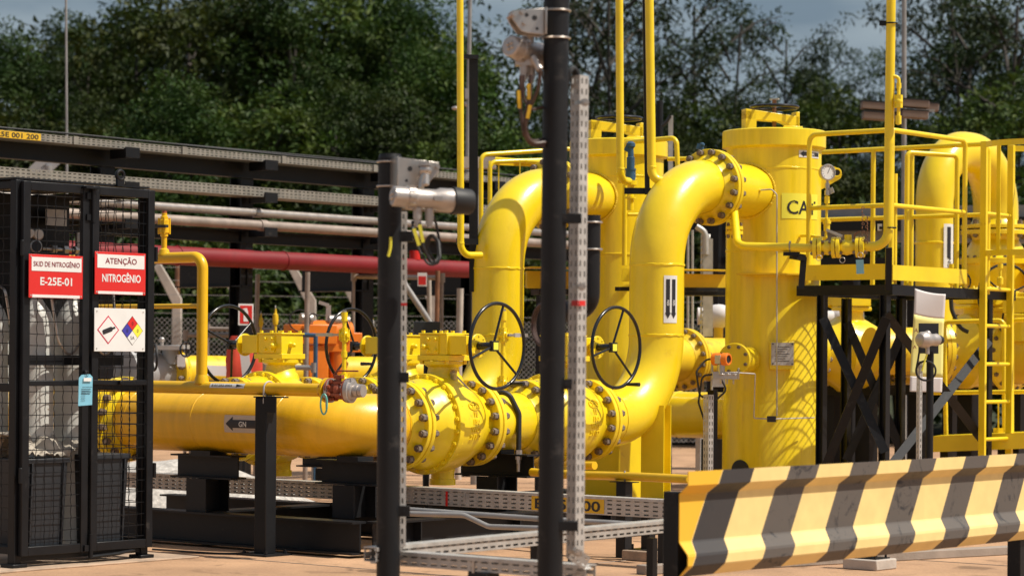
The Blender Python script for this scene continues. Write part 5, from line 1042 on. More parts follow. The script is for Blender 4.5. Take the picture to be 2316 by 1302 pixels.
# --- vent pipes rising from the vessels' relief valves, and the tall pipe left of the riser
def vent_pipe(label, pts, r, R): 
    g = thing('vent_pipe', label, 'vent pipe', pts[-1], 'tall yellow vent pipes'); b = MB(); b.tube(pts, r, R, 22, 12); weld(b, pts[1]+UP*(R), UP, r, .003, 24); b.build('pipe', M['yellow'], g); return g
D = 21.3
g = vent_pipe('left of two tall yellow vent pipes rising beside the farther vessel', [P(1432, 413, D=D+.25), P(1403, 406, D=D), P(1400, -120, D=D)], .033, .09)
g = vent_pipe('right of two tall yellow vent pipes, with a black angle bar behind it', [P(1500, 410, D=20.6), P(1474, 403, D=20.6), P(1467, -120, D=20.6)], .036, .09)
b = MB(); b.bar(P(1464, 440, D=20.72), P(1457, -120, D=20.72), .04, .05, FW); b.build('stay_angle', M['black'], g)
b = MB(); b.box(P(1442, 432, D=20.8), (.22, .05, .05), Matrix((RT, FW, UP)).transposed()); b.build('stay_bracket', M['black'], g)
g = vent_pipe('tall yellow vent pipe entering the left riser, with a black angle bar beside it', [P(1088, 577, D=21.35), P(1042, 577, D=21.2), P(1040, -120, D=21.2)], .029, .10)
b = MB(); b.bar(P(1071, 660, D=21.5), P(1071, 128, D=21.5), .075, .03, FW); b.build('stay_angle', M['black'], g)
b = MB(); b.bar(P(1036, 128, D=21.35), P(1080, 130, D=21.4), .06, .035); b.bar(P(1034, 545, D=21.3), P(1080, 547, D=21.35), .06, .05); b.build('stay_bracket', M['black'], g)
# blue relief valves
for lab, px, py, D, s in (('blue relief valve on the pipework between the two vent pipes', 1426, 408, 21.5, .85), ('small blue relief valve seen above the right riser flange', 1588, 372, 22.6, .5)):
    g = thing('relief_valve', lab, 'valve', P(px, py, D=D), 'blue relief valves'); o = P(px, py, D=D); b = MB(); b.cyl(o, o+UP*.10*s, .055*s, .05*s, 20); b.lathe(o+UP*.10*s, UP, [(0, .055*s), (.015, .055*s), (.016, .04*s), (.13*s, .04*s), (.135*s, .032*s), (.22*s, .028*s), (.24*s, .045*s), (.27*s, .045*s), (.29*s, .02*s)], 20); b.build('bonnet', M['bluep'], g)
    b = MB(); b.bar(o+UP*.30*s, o+UP*.33*s-RT*.05, .03, .05); b.build('lift_lever', M['bluep'], g)
    b = MB(); b.cyl(o-UP*.30*s, o-UP*.005, .035*s, seg=16); b.lathe(o-UP*.02, UP, [(-.02, .07*s), (.018, .07*s)], 20); b.lathe(o-UP*.16*s, UP, [(-.02, .06*s), (-.005, .06*s)], 20); b.cyl(o-UP*.0-RT*.11, o-UP*.0+RT*.05, .03*s, seg=14); b.build('inlet_pipe', M['yellow'], g)

# --- walkway behind: yellow beams, railings round the farther vessel
wk = thing('rear_walkway', 'yellow walkway with railings behind the left riser and the farther vessel', 'walkway', P(1300, 640, D=23.5))
b = MB(); b.bar(P(1190, 632, D=23.3), P(1645, 640, D=23.8), .06, .16); b.bar(P(1190, 605, D=23.25), P(1645, 612, D=23.75), .3, .012); b.build('edge_beam', M['yellow_far'], wk)
b = MB(); b.bar(P(1210, 660, D=23.4), P(1770, 664, D=24.0), .3, .05); b.build('frame', M['black'], wk)
def rl(pts, r=.021, bend=.07): b = MB(); b.tube(pts, r, bend, 12); b.build('railing', M['yellow'], wk)
rl([P(1088, 560, D=22.9), P(1088, 350, D=22.9), P(1300, 336, D=23.4), P(1300, 560, D=23.4)])
rl([P(1120, 360, D=23.5), P(1280, 372, D=23.5)]); rl([P(1108, 540, D=23.3), P(1108, 366, D=23.3), P(1230, 362, D=23.6)])
for px, w_ in ((1128, .045), (1176, .05)): b = MB(); b.bar(P(px, 560, D=23.4), P(px, 362, D=23.4), w_, .012, RT); b.build('railing_post', M['yellow'], wk)
b = MB(); b.bar(P(1105, 368, D=23.4), P(1230, 374, D=23.6), .012, .035); b.build('railing', M['yellow'], wk)
rl([P(1412, 600, D=22.3), P(1414, 322, D=22.3), P(1530, 312, D=21.9), P(1534, 420, D=21.9)], .022, .06); rl([P(1510, 360, D=23.6), P(1640, 357, D=23.4)], .02, .03)
rl([P(1420, 485, D=22.3), P(1534, 485, D=22.4)], .016, .02)
b = MB(); b.box(P(1425, 622, D=21.9), (.14, .08, .11), Matrix((RT, FW, UP)).transposed()); b.build('foot_block', M['yellow'], wk)
for px in (1225, 1700, 1760): b = MB(); p = P(px, 1000, D=23.8); b.bb((p.x-.045, p.y-.045, 0), (p.x+.045, p.y+.045, P(px, 668, D=23.8).z)); b.build('column', M['black'], wk)
b = MB(); b.bar(P(1395, 653, D=21.8), P(1640, 655, D=22.6), .05, .035); b.build('bearer', M['black'], wk)
# ------------------------------------------------------------------ pipe rack behind the header (runs along Y)
RKX = -18.47
rk = thing('pipe_rack', 'long black steel pipe rack carrying trays and pipes across the background', 'pipe rack', (RKX, 18, 0))
ry0, ry1 = 13.0, 25.5
def rz(py, px=545): return P(px, py, X=RKX).z
for py in (378, 485, 540): pass
zb1, zb2, zb3, zb4 = rz(382), rz(438), rz(536), rz(640)
b = MB(); b.hbeam((RKX+.06, ry0, zb1), (RKX+.06, ry1, zb1), .10, .20, .014); b.build('top_beam', M['dkgrey'], rk, smooth=0)
b = MB(); b.hbeam((RKX+.06, ry0, zb3), (RKX+.06, ry1, zb3), .10, .13, .012); b.build('lower_beam', M['dkgrey'], rk, smooth=0)
for px in (230, 545, 820, 1064):
    y = P(px, 600, X=RKX).y; b = MB(); b.hbeam((RKX, y, 0), (RKX, y, zb1-.10), .17, .17, .014, (1, 0, 0)); b.build('column', M['black'], rk, smooth=0)
    b = MB()
    for z, h in ((rz(377), .10), (rz(450), .10), (rz(527), .09)): b.bar((RKX+.12, y, z), (RKX+.42, y, z), .03, h); b.bb((RKX+.42, y-.09, z-h/2), (RKX+.432, y+.09, z+h/2))
    b.build('bracket', M['black'], rk, smooth=0)
    b = MB(); b.hbeam((RKX-.9, y, rz(620)), (RKX+.1, y, rz(620)), .15, .26, .014); b.build('cross_arm', M['black'], rk, smooth=0)
def rtray(label, py, h, x, lab=None):
    z = P(545, py, X=x).z; g = thing('cable_tray', label, 'cable tray', (x, 18, z), 'cable trays on the pipe rack'); b = MB(); o = V3((x, ry0, z-h))
    b.slots(o, V3((0, 1, 0)), UP, ry1-ry0, h, 3, .062, .036, .010); b.add([o, o+V3((0, ry1-ry0, 0)), o+V3((-.32, ry1-ry0, 0)), o+V3((-.32, 0, 0))], [(0, 1, 2, 3)]); b.slots(o+V3((-.32, 0, 0)), V3((0, 1, 0)), UP, ry1-ry0, h, 2, .085, .05, .011); b.build('channel', M['galvd'], g, smooth=0, solid=.003)
    return g, z
t, z = rtray('perforated cable tray along the top of the pipe rack with a yellow number label', 345, .07, RKX+.32)
b = MB(); b.tube([(RKX+.25, ry0, z+.02), (RKX+.24, 16, z+.035), (RKX+.28, 19, z+.02), (RKX+.24, 22, z+.045), (RKX+.27, ry1, z+.02)], .009, 0, 6); b.tube([(RKX+.1, ry0, z+.05), (RKX+.15, 17, z+.04), (RKX+.12, 20, z+.06), (RKX+.15, ry1, z+.04)], .009, 0, 6); b.build('cable', M['rubber'], t)
X = RKX+.325; a, c = P(-20, 310, X=X), P(92, 318, X=X); b = MB(); b.bb((X, a.y, z-.068), (X+.003, c.y, z-.003)); lb = b.build('number_label', M['traylab'], t); b = MB(); letter(b, '-25E 001 200', (X+.005, (a.y+c.y)/2, z-.058), (0, 1, 0), (0, 0, 1), .046, (c.y-a.y)*.9, bold=.02); b.build('lettering', M['ink'], lb)
for k in range(9): b = MB(); y = ry0+.05+1.4*k; b.bb((X, y-.03, z-.072), (X+.012, y+.03, z+.004)); b.build('joint_plate', M['galvd'], t)
rtray('perforated cable tray lower on the pipe rack, passing behind the cage top', 420, .095, RKX+.34)
for lab, py, r, m, x in (('bright silver pipe on the pipe rack', 479, .042, 'alu', RKX+.25), ('weathered beige pipe on the pipe rack', 507, .05, 'tubeg', RKX+.33)):
    z = P(545, py, X=x).z; b = MB(); b.cyl((x, ry0, z), (x, ry1, z), r, seg=18)
    for k in range(6): y = ry0+1.1+2.1*k; b.cyl((x, y, z), (x, y+.09, z), r*1.18, seg=18)
    o = b.build('rack_pipe', M[m]); tag(o, lab, 'pipe', 'pipes on the pipe rack')
x = RKX+.30; z = P(545, 585, X=x).z; b = MB(); b.cyl((x, ry0, z), (x, P(1058, 605, X=x).y, z), .092, seg=28); o = b.build('fire_main', M['red']); tag(o, 'thick red fire water pipe along the bottom of the pipe rack', 'pipe')
b = MB(); p = P(938, 575, X=x); b.cyl((x, p.y, z+.08), (x, p.y, z+.18), .06, seg=16); b.build('branch_stub', M['signred'], o)
b = MB()
for px in (400, 640, 900): y = P(px, 590, X=x).y; b.torus((x, y, z), (0, 1, 0), .094, .008, 28, 6)
b.build('pipe_clamp', M['red'], o)

# ------------------------------------------------------------------ boundary fence with bent concrete posts
fd = 36.0
def fp_(px, D=fd): p = P(px, 800, D=D); return V3((p.x, p.y, 0))
fposts = [-60, 120, 400, 545, 705, 808, 985, 1160, 1330, 1500, 1700]
pa, pb_ = fp_(-60, 35.0), fp_(1700, 38.5); fdir = (pb_-pa).normalized(); fn_ = V3((-fdir.y, fdir.x, 0))
def onfence(px):
    d = ray(px, 800); d = V3((d.x, d.y, 0)); den = d.x*fdir.y-d.y*fdir.x; t = (pa.x*fdir.y-pa.y*fdir.x)/den; return d*t
fz = 1.97
fe = thing('boundary_fence', 'chain link fence along the forest edge behind the plant', 'fence', (pa+pb_)/2)
b = MB(); Ls = (pb_-pa).length; p = .075; n = int(Ls/p); hN = int(1.85/p)
for i in range(-hN, n):                                             # diamond mesh as two families of wires
    for s in (1, -1):
        x0 = i*p if s > 0 else (i+hN)*p; x1 = x0+s*hN*p; z0, z1 = .08, .08+hN*p
        a, c = V3((x0, z0, 0)), V3((x1, z1, 0))
        if max(x0, x1) < 0 or min(x0, x1) > Ls: continue
        b.bar(pa+fdir*x0+UP*z0, pa+fdir*x1+UP*z1, .006, .006)
for z in (.1, 1.0, 1.94, 2.2, 2.4, 2.58): b.bar(pa+UP*z-fn_*(max(0, z-1.95)*.6), pb_+UP*z-fn_*(max(0, z-1.95)*.6), .007, .007)
b.build('wire_mesh', M['greyp'], fe, smooth=0)
for px in fposts:
    q = onfence(px); b = MB(); b.prism([(-.065, 0), (.065, 0), (.065, 2.15), (-.245, 2.66), (-.335, 2.60), (-.065, 2.08)], q-fn_*-.06, RT, UP, FW*.11); b.build('concrete_post', M['conc'], fe, bevel=.008)
# ------------------------------------------------------------------ things in the middle distance, left
g = thing('silver_vessel', 'silver grey horizontal vessel with flanged neck, just right of the cage', 'vessel', P(360, 830, D=25)); c = P(352, 832, D=25)
b = MB(); ax = V3((0, 1, 0)); b.lathe(c-ax*.5-UP*.05, ax, [(0, .05), (.02, .20), (.03, .26), (.07, .26), (.08, .20), (.8, .20)], 36); b.lathe(P(390, 800, D=25), UP, [(-.1, .1), (.04, .1), (.05, .17), (.09, .17)], 24); b.build('body', M['silver'], g)
b = MB(); b.box(P(372, 786, D=24.8), (.36, .12, .04), Matrix((RT, FW, UP)).transposed()); b.ball(P(366, 768, D=24.8), .03); b.cyl(P(366, 790, D=24.8), P(366, 768, D=24.8), .02); b.build('top_flange', M['alu'], g)
b = MB(); h = P(421, 790, D=24.6); b.torus(h, RT+FW*-1.1, .07, .009, 28, 8); b.bar(h-UP*.07, h+UP*.07, .012, .012); b.bar(h-RT*.04-FW*.04, h+RT*.04+FW*.04, .012, .012); b.build('handwheel', M['wheelblk'], g)
g = thing('flanged_pipe', 'yellow flanged pipe with a white line label behind the small arch pipe', 'pipe', P(450, 840, D=25)); c = P(392, 842, D=25)
fl = flange(g, c, (.2, .98, 0), 'yellow_far', .24, .17, .04); bolts(fl, c, (.2, .98, 0), 12, .205, .12, .022)
b = MB(); b.tube([c, c+V3((.2, .98, 0))*3.2], .17, 0, 36); b.build('pipe', M['yellow_far'], g)
b = MB(); b.box(P(499, 838, D=24.75), (.36, .01, .10), Matrix((V3((.55, .83, -.02)), FW, UP)).transposed()); b.build('line_label', M['white'], g)
b = MB(); b.box(P(410, 815, D=24.8), (.08, .005, .12), Matrix((RT, FW, UP)).transposed()); b.build('hanging_card', M['banner'], g)
b = MB(); c = P(352, 820, D=17.2)
for k in range(2): b.torus(P(349+2*k, 808, D=17.2), RT*.9+FW*.3, .09-.006*k, .006, 32, 8)
o = b.build('cable_coil', M['rubber']); tag(o, 'loop of black cable hanging at the right edge of the cage', 'cable')
# fire extinguisher: sign on the rack column and red cover below
g = thing('extinguisher_sign', 'white edged red sign with a white extinguisher symbol on the rack column', 'sign', P(556, 711, D=25.3)); c = P(556, 711, D=25.3); e = V3((.5, .866, 0)); nn = V3((.866, -.5, 0)); Rm = Matrix((e, -nn, UP)).transposed()
b = MB(); b.box(c, (.155, .01, .215), Rm); b.build('board', M['white'], g); b = MB(); b.box(c+nn*.006, (.125, .004, .18), Rm); b.build('red_field', M['signred'], g)
b = MB(); o = c+nn*.0085; b.prism([(-.026, -.07), (.022, -.07), (.022, .03), (.012, .05), (.012, .065), (-.03, .06), (-.03, .05), (-.012, .045), (-.026, .03)], o, e, UP, nn*.002); b.build('extinguisher_symbol', M['white'], g)
g = thing('covered_extinguisher', 'fire extinguisher trolley under a loose red cloth cover behind the handwheel', 'cover', P(555, 820, D=24.5)); c = P(553, 880, D=24.5)
vs = []; fs = []; nr, nz_ = 28, 14; rnd = random.Random(5)
for j in range(nz_):
    z = c.z-.1+.62*j/(nz_-1); f = 1-(j/(nz_-1))**4*.45
    for k in range(nr): a = 2*pi*k/nr; w_ = 1+.12*sin(3*a+j*.25)+.07*sin(7*a-j*.35); p = RT*(.17*f*w_*cos(a)*(1.05 if j < 9 else 1))+FW*(.15*f*w_*sin(a)); vs.append(V3((c.x, c.y, z))+p-RT*.03*(j/(nz_-1)))
fs = [(j*nr+k, j*nr+(k+1) % nr, (j+1)*nr+(k+1) % nr, (j+1)*nr+k) for j in range(nz_-1) for k in range(nr)]; fs.append(tuple((nz_-1)*nr+k for k in range(nr)))
b = MB(); b.add(vs, fs); b.build('cloth_cover', M['redcloth'], g, smooth=60); b = MB(); b.bar(P(562, 880, D=24.3), P(552, 790, D=24.3), .09, .006, FW); b.build('clear_window', M['banner'], g)
b = MB(); q = P(553, 900, D=24.5); b.cyl((q.x, q.y, c.z-.08), (q.x, q.y, c.z+.1), .10, seg=20); b.cyl((q.x, q.y, 0), (q.x, q.y, c.z-.08), .02, seg=10); b.build('extinguisher_stand', M['black'], g)
# orange actuators and scaffold-like tubes
g = thing('orange_actuator', 'bright orange valve actuator with round end, behind the small vent stack', 'actuator', P(760, 760, D=26)); c = P(765, 752, D=26); ax = (RT*.93+FW*.37).normalized()
b = MB(); b.lathe(c-ax*.22, ax, [(-.30, .05), (-.28, .08), (-.10, .10), (-.02, .125), (.16, .125), (.26, .14), (.27, .155), (.30, .155), (.31, .13), (.36, .11)], 32); b.box(c-ax*.30-UP*.02, (.5, .26, .20), Matrix((ax, UP.cross(ax), UP)).transposed()); b.box(c+ax*.02-UP*.10, (.42, .2, .2), Matrix((ax, UP.cross(ax), UP)).transposed()); b.build('housing', M['orange'], g, bevel=.02)
b = MB(); b.cyl(c-ax*.0-UP*.1, c-UP*.7, .09, seg=20); b.box(c-ax*.24-UP*.35, (.22, .2, .45), Matrix((ax, UP.cross(ax), UP)).transposed()); b.build('yoke', M['orange'], g, bevel=.015)
b = MB(); q = P(684, 722, D=25.8); b.cyl(q-ax*.02, q+ax*.10, .065, seg=20); b.cyl(q+ax*.28, q+ax*.50-UP*.01, .05, seg=16); b.build('switch_box', M['alu'], g)
b = MB(); b.torus(P(678, 725, D=25.7), RT*.4-FW, .11, .007, 28, 6); b.tube([P(700, 715, D=25.7), P(710, 690, D=25.7), P(718, 720, D=25.7)], .008, .05, 6); b.build('cable', M['rubber'], g)
tubes = [('vertical weathered grey tube right of the extinguisher sign', [(583, 620), (580, 760)], 27, .034, 'tubeg'), ('tall weathered tube standing left of the orange actuator', [(696, 615), (692, 830)], 25.5, .034, 'tubeg'), ('thin brown tube rising behind the bent concrete post near the cage', [(402, 600), (398, 790)], 37.5, .05, 'rusttube'),
    ('horizontal steel tube low behind the first handwheel', [(432, 812), (560, 814)], 26.5, .034, 'tubeg'), ('horizontal steel tube at mid height behind the first handwheel', [(420, 757), (545, 758)], 26.5, .036, 'tubeg'), ('short horizontal steel tube above the yellow gearbox, near the sign', [(470, 743), (620, 746)], 27.5, .032, 'tubeg'), ('blue grey horizontal tube beside the first gearbox', [(600, 830), (710, 831)], 25.2, .036, 'greyp'), ('upper blue grey tube beside the first gearbox', [(685, 757), (714, 758)], 25.2, .030, 'bluep'),
    ('leaning grey tube just right of the short black pole', [(908, 632), (990, 755)], 27, .045, 'greyp'), ('rusty upright scaffold tube right of the short black pole', [(990, 612), (988, 745)], 27, .034, 'rusttube'), ('horizontal scaffold tube joining uprights behind the short black pole', [(800, 625), (1000, 628)], 27.1, .036, 'tubeg'), ('pale grey round column left of the left riser', [(1041, 652), (1038, 800)], 28, .05, 'conc'), ('thick leaning wooden prop behind the second handwheel', [(835, 615), (822, 800)], 29, .06, 'tubeg'), ('white plastic pipe right of the leaning tube', [(970, 625), (972, 750)], 27.4, .035, 'conc')]
for lab, pts, D, r, m in tubes:
    b = MB(); b.cyl(P(*pts[0], D=D), P(*pts[1], D=D), r*.75, seg=14)
    if abs(pts[0][0]-pts[1][0]) > 60: 
        for q in pts: c = P(*q, D=D); b.cyl(c-UP*.05, c+UP*.05, r*.9, seg=12)
        c = P(*pts[0], D=D); c2 = P(*pts[1], D=D)
        for q in (c, c2): b.cyl((q.x, q.y, 0), (q.x, q.y, q.z), r*.5, seg=8)
    else:
        q = P(*pts[1], D=D); b.cyl((q.x, q.y, 0), q, r*.75, seg=14)
    o = b.build('steel_tube', M[m]); tag(o, lab, 'tube')
for lab, px, py, D, hh in (('grey perforated upright channel left of the second handwheel', 743, 690, 26.2, .4),): 
    b = MB(); q = P(px, py, D=D); b.bar((q.x, q.y, 0), q, .05, .035, FW); b.bar(q, q-RT*.10+UP*.03, .05, .035); o = b.build('steel_channel', M['galv']); tag(o, lab, 'channel')
g = thing('small_red_sign', 'small red and white sign between the short black pole and the left riser', 'sign', P(955, 638, D=26.8)); c = P(955, 632, D=26.8); Rm = Matrix((RT, FW, UP)).transposed(); b = MB(); b.box(c, (.10, .01, .145), Rm); b.build('board', M['white'], g); b = MB(); b.box(c-UP*.01-FW*.006, (.08, .004, .09), Rm); b.build('red_field', M['signred'], g)
g = thing('black_box', 'black electrical box on the flange beside the short black pole', 'box', P(965, 742, D=22.5)); c = P(966, 741, D=22.5); b = MB(); b.box(c, (.23, .16, .11), Rm); b.build('case', M['crate'], g, bevel=.006); b = MB(); b.tube([c+RT*.0-UP*.03, c+RT*.16-UP*.05, c+RT*.22-UP*.07], .008, .03, 6); b.build('cable', M['galv'], g)
b = MB(); q = P(990, 775, D=22.5); b.cyl((c.x, c.y, 0), (c.x, c.y, c.z-.05), .03, seg=10); b.build('stand', M['black'], g)
g = thing('traffic_cone', 'orange and white striped traffic cone far behind the second handwheel', 'cone', P(833, 725, D=29)); c = P(833, 742, D=29); b = MB(); b.lathe(c-UP*.2, UP, [(0, .10), (.2, .09), (.21, .075)], 20); b.build('lower_cone', M['traylab'], g); b = MB(); b.lathe(c+UP*.01, UP, [(0, .075), (.09, .06)], 20); b.build('white_band', M['white'], g); b = MB(); b.lathe(c+UP*.10, UP, [(0, .06), (.06, .045), (.065, .03)], 20); b.build('cone_top', M['traylab'], g)
b = MB(); b.bb((c.x-.12, c.y-.12, 0), (c.x+.12, c.y+.12, c.z-.2)); b.build('pedestal', M['conc'], g)
# heap of pale gravel behind the header
gh = MB(); c = P(385, 1045, D=23); vs = []; fs = []
for i in range(30):
    for j in range(16):
        x, y = (i/29-.5)*2.6, (j/15-.5)*1.6; z = .42*max(0, 1-(x/1.3)**2)*max(0, 1-(y/.8)**2)+.03*noise.noise(V3((x*4, y*4, 0))); vs.append(V3((c.x, c.y, -.01))+RT*x+FW*y+UP*max(z, 0))
gh.add(vs, [(i*16+j, (i+1)*16+j, (i+1)*16+j+1, i*16+j+1) for i in range(29) for j in range(15)]); o = gh.build('gravel_heap', M['gravel']); tag(o, 'heap of pale gravel seen under the header right of the cage', 'gravel heap')
# yellow pipes and stub fittings seen through the gap behind
def stub_valve(label, px, py, D, sc): 
    g = thing('stub_fitting', label, 'fitting', P(px, py, D=D)); o = P(px, py, D=D); b = MB(); b.lathe(o-UP*.25*sc, UP, [(0, .02*sc), (.14*sc, .02*sc), (.15*sc, .035*sc), (.22*sc, .045*sc), (.30*sc, .035*sc), (.31*sc, .02*sc), (.38*sc, .012*sc)], 14); b.cyl((o.x, o.y, 0), o-UP*.24*sc, .018*sc, seg=10); b.build('body', M['yellow_far'], g); b = MB(); b.torus(o+UP*.14*sc, RT, .03*sc, .004, 14, 5); b.build('wire_loop', M['galv'], g)
stub_valve('small yellow stub fitting left of the orange actuator', 623, 718, 26, .72); stub_valve('smaller yellow stub fitting close to the extinguisher sign', 590, 725, 27, .6)

# ------------------------------------------------------------------ equipment behind the vessels and the platform, right
g = thing('cross_pipe', 'yellow horizontal pipe between the feet of the two filter vessels', 'pipe', ((VF.x+VR.x)/2, 18.5, .88)); b = MB(); b.tube([(VR.x+.2, 18.55, .87), (VF.x-.2, 18.45, .87)], .205, 0, 56); weld(b, (-13.05, 18.52, .87), (1, 0, 0), .205); b.build('pipe', M['yellow_pipe'], g); b = MB(); b.bb((-12.75, 18.42, 0), (-12.6, 18.6, .66)); b.build('support', M['black'], g)
g = thing('rear_main', 'big yellow flanged pipe behind the right riser and the near vessel', 'pipe', P(1545, 810, D=25.6)); c = P(1546, 812, D=25.6); ax = V3((.0, 1, 0))
fl = flange(g, c, -ax, 'yellow_far', .315, .222); bolts(fl, c, ax, 16, .282, .16, .024); fl2 = flange(g, c+ax*.003, ax, 'yellow_far', .315, .222); b = MB(); b.tube([c-ax*1.2, c+ax*3.5], .222, 0, 48); b.build('pipe', M['yellow_far'], g); b = MB(); b.bb((c.x-.1, c.y+.6, 0), (c.x+.1, c.y+.8, c.z-.22)); b.bb((c.x-.1, c.y-.9, 0), (c.x+.1, c.y-.7, c.z-.22)); b.build('support', M['black'], g)
def gearbox(parent, c, ax, s=1.0):
    sd = UP.cross(ax).normalized(); Rm = Matrix((ax, sd, UP)).transposed(); b = MB(); b.box(c, (.34*s, .24*s, .15*s), Rm); b.box(c+ax*.26*s, (.22*s, .15*s, .12*s), Rm); b.box(c-UP*.10*s, (.30*s, .28*s, .035*s), Rm); b.cyl(c-UP*.34*s, c-UP*.10*s, .10*s, seg=20); b.cyl(c+ax*.38*s, c+ax*.40*s, .09*s, seg=24)
    for dx in (-.12, .12):
        for dy in (-.09, .09): p = c+ax*dx*s+sd*dy*s+UP*.075*s; b.hexn(p, p+UP*.02, .016*s)
    return b.build('gearbox', M['yellow'], parent, bevel=.008)
def far_valve(label, px, py, D, ax, s=1.0, wheel=1, group='valves behind the platform', gsign=1):
    ax = V3(ax).normalized(); o = P(px, py, D=D); g = thing('flanged_valve', label, 'valve', o, group); b = MB()
    b.lathe(o, ax, [(-.42*s, .2*s), (-.42*s, .31*s), (-.375*s, .31*s), (-.375*s, .24*s), (-.3*s, .25*s), (-.16*s, .33*s), (-.13*s, .36*s), (-.08*s, .36*s), (-.08*s, .34*s), (.1*s, .34*s), (.28*s, .25*s), (.375*s, .24*s), (.375*s, .31*s), (.42*s, .31*s), (.42*s, .2*s)], 48); b.lathe(o, UP, [(.28*s, .14*s), (.36*s, .11*s), (.44*s, .12*s)], 28); b.build('body', M['yellow'], g)
    for s_ in (-1, 1):
        b = MB(); e = ax*(.425*s*s_); b.lathe(o+e, ax*s_, [(0, .2*s), (0, .305*s), (.002, .31*s), (.04*s, .31*s), (.042*s, .26*s), (.08*s, .225*s), (.7*s, .222*s)], 40); pf_ = b.build('pipe_end', M['yellow_far'], g); bolts(pf_, o+e, ax, 16, .28*s, .16*s, .026*s)
    sd = UP.cross(ax).normalized()*gsign; gearbox(g, o+UP*.53*s, sd, s)
    if wheel:
        hc = o+UP*.53*s+sd*.55*s; b = MB(); b.torus(hc, sd, .29*s, .013, 48, 8); w_ = b.build('handwheel', M['wheelblk'], g); b = MB(); b.cyl(hc-sd*.15, hc, .022, seg=10); b.build('hub', M['wheelblk'], w_)
        for k in range(3): a = k*2*pi/3+.4; d = ax*cos(a)+UP*sin(a); b = MB(); b.cyl(hc, hc+d*.29*s, .009, seg=8); b.build('spoke', M['wheelblk'], w_)
    return g
rb = thing('rear_support', 'black steel support frame low behind the platform columns', 'support', P(2000, 950, D=25)); b = MB()
b.bar(P(1700, 885, D=24.8), P(2330, 878, D=24.3), .12, .10); 
for px in (1760, 1880, 1960, 2080, 2190, 2300): p = P(px, 950, D=24.8); b.bb((p.x-.08, p.y-.08, 0), (p.x+.08, p.y+.08, P(px, 890, D=24.8).z))
b.build('frame', M['black'], rb)
far_valve('big yellow valve behind the left columns of the platform', 1925, 800, 24.6, RT*.94+FW*.34, 1.02, 0)
far_valve('big yellow valve behind the ladder with a black handwheel', 2205, 795, 24.2, RT*.94+FW*.34, 1.0, 1, gsign=-1)
g = thing('long_rear_pipe', 'yellow pipe running behind the platform between the two far valves', 'pipe', P(2060, 800, D=24.5)); b = MB(); a, c = P(2010, 800, D=24.7), P(2120, 798, D=24.4); b.tube([a, c], .222, 0, 48); weld(b, (a+c)/2, c-a, .222); b.build('pipe', M['yellow_far'], g)
g = thing('long_rear_pipe', 'long yellow pipe far behind the platform columns, continuing past the ladder', 'pipe', P(2060, 815, D=26)); b = MB(); b.tube([P(1690, 818, D=26.6), P(2440, 815, D=25.2)], .25, 0, 48); weld(b, P(2065, 816.5, D=25.9), P(2440, 815, D=25.2)-P(1690, 818, D=26.6), .25); b.build('pipe', M['yellow_far'], g); b = MB()
for px in (1720, 2150): q = P(px, 815, D=26.1); b.bb((q.x-.06, q.y-.06, 0), (q.x+.06, q.y+.06, q.z-.24))
b.build('support', M['black'], g)
g = thing('long_rear_pipe', 'yellow pipe at the right edge of the view below the far valve gearboxes', 'pipe', P(2300, 800, D=24)); b = MB(); a, c = P(2262, 806, D=24.0), P(2420, 804, D=23.4); b.tube([a, c], .26, 0, 48); b.build('pipe', M['yellow_far'], g); fl = flange(g, P(2280, 806, D=23.93), (c-a), 'yellow', .34, .26); bolts(fl, P(2280, 806, D=23.93), c-a, 16, .30, .14, .024)
# third gooseneck: inverted U with flange and valve under its right leg
D = 25.6
g = thing('gooseneck_pipe', 'large yellow inverted U pipe at the right, behind the platform railing', 'pipe', P(2113, 640, D=D)); a0, a1, a2, a3 = P(2112, 680, D=D-.2), P(2122, 332, D=D-.2), P(2243, 352, D=D+.75), P(2245, 515, D=D+.75)
b = MB(); top = 3.50; l0, r0 = V3((a0.x, a0.y, 0)), V3((a3.x, a3.y, 0)); r0 = r0+RT*.03
b.tube([l0+UP*1.2, l0+UP*top, r0+UP*top, r0+UP*2.78], [.188, .236], .56, 56, 22); weld(b, l0+UP*2.55, UP, .196); b.build('pipe', M['yellow_pipe'], g)
q = r0+UP*2.74; fl = flange(g, q, UP, 'yellow', .36, .226); bolts(fl, q, UP, 16, .32, .19, .028)
q2_ = l0+UP*P(2137, 555, D=D).z; az = atan2(-l0.y*0+(-FW*.8+RT*.62).y, (-FW*.8+RT*.62).x); nr = V3((cos(az), sin(az), 0)); f1, f2, f3 = (wrap(q2_, UP, nr, .201+k) for k in (.002, .004, .006)); b = MB(); patch(b, f1, -.24, .20, -.07, .07, 6, 1); lb = b.build('flow_label', M['white'], g); b = MB(); patch(b, f2, -.14, .17, -.022, .03, 4, 1); b.build('arrow', M['ink'], lb); b = MB(); letter(b, 'GN', (0, 0, 0), (1, 0, 0), (0, 1, 0), .05, bold=.02, fn=lambda x, y: f3(x-.19, y-.025)); b.build('lettering', M['ink'], lb)
v = thing('upright_valve', 'yellow valve standing upright under the right leg of the inverted U pipe', 'valve', q); b = MB(); b.lathe(q-UP*.012, -UP, [(0, .3), (.0, .355), (.006, .36), (.045, .36), (.05, .25), (.10, .24), (.20, .30), (.28, .335), (.30, .37), (.35, .37), (.36, .34), (.55, .34), (.70, .26), (.74, .25), (.75, .36), (.79, .36), (.8, .25), (1.7, .24)], 48); b.build('body', M['yellow'], v)
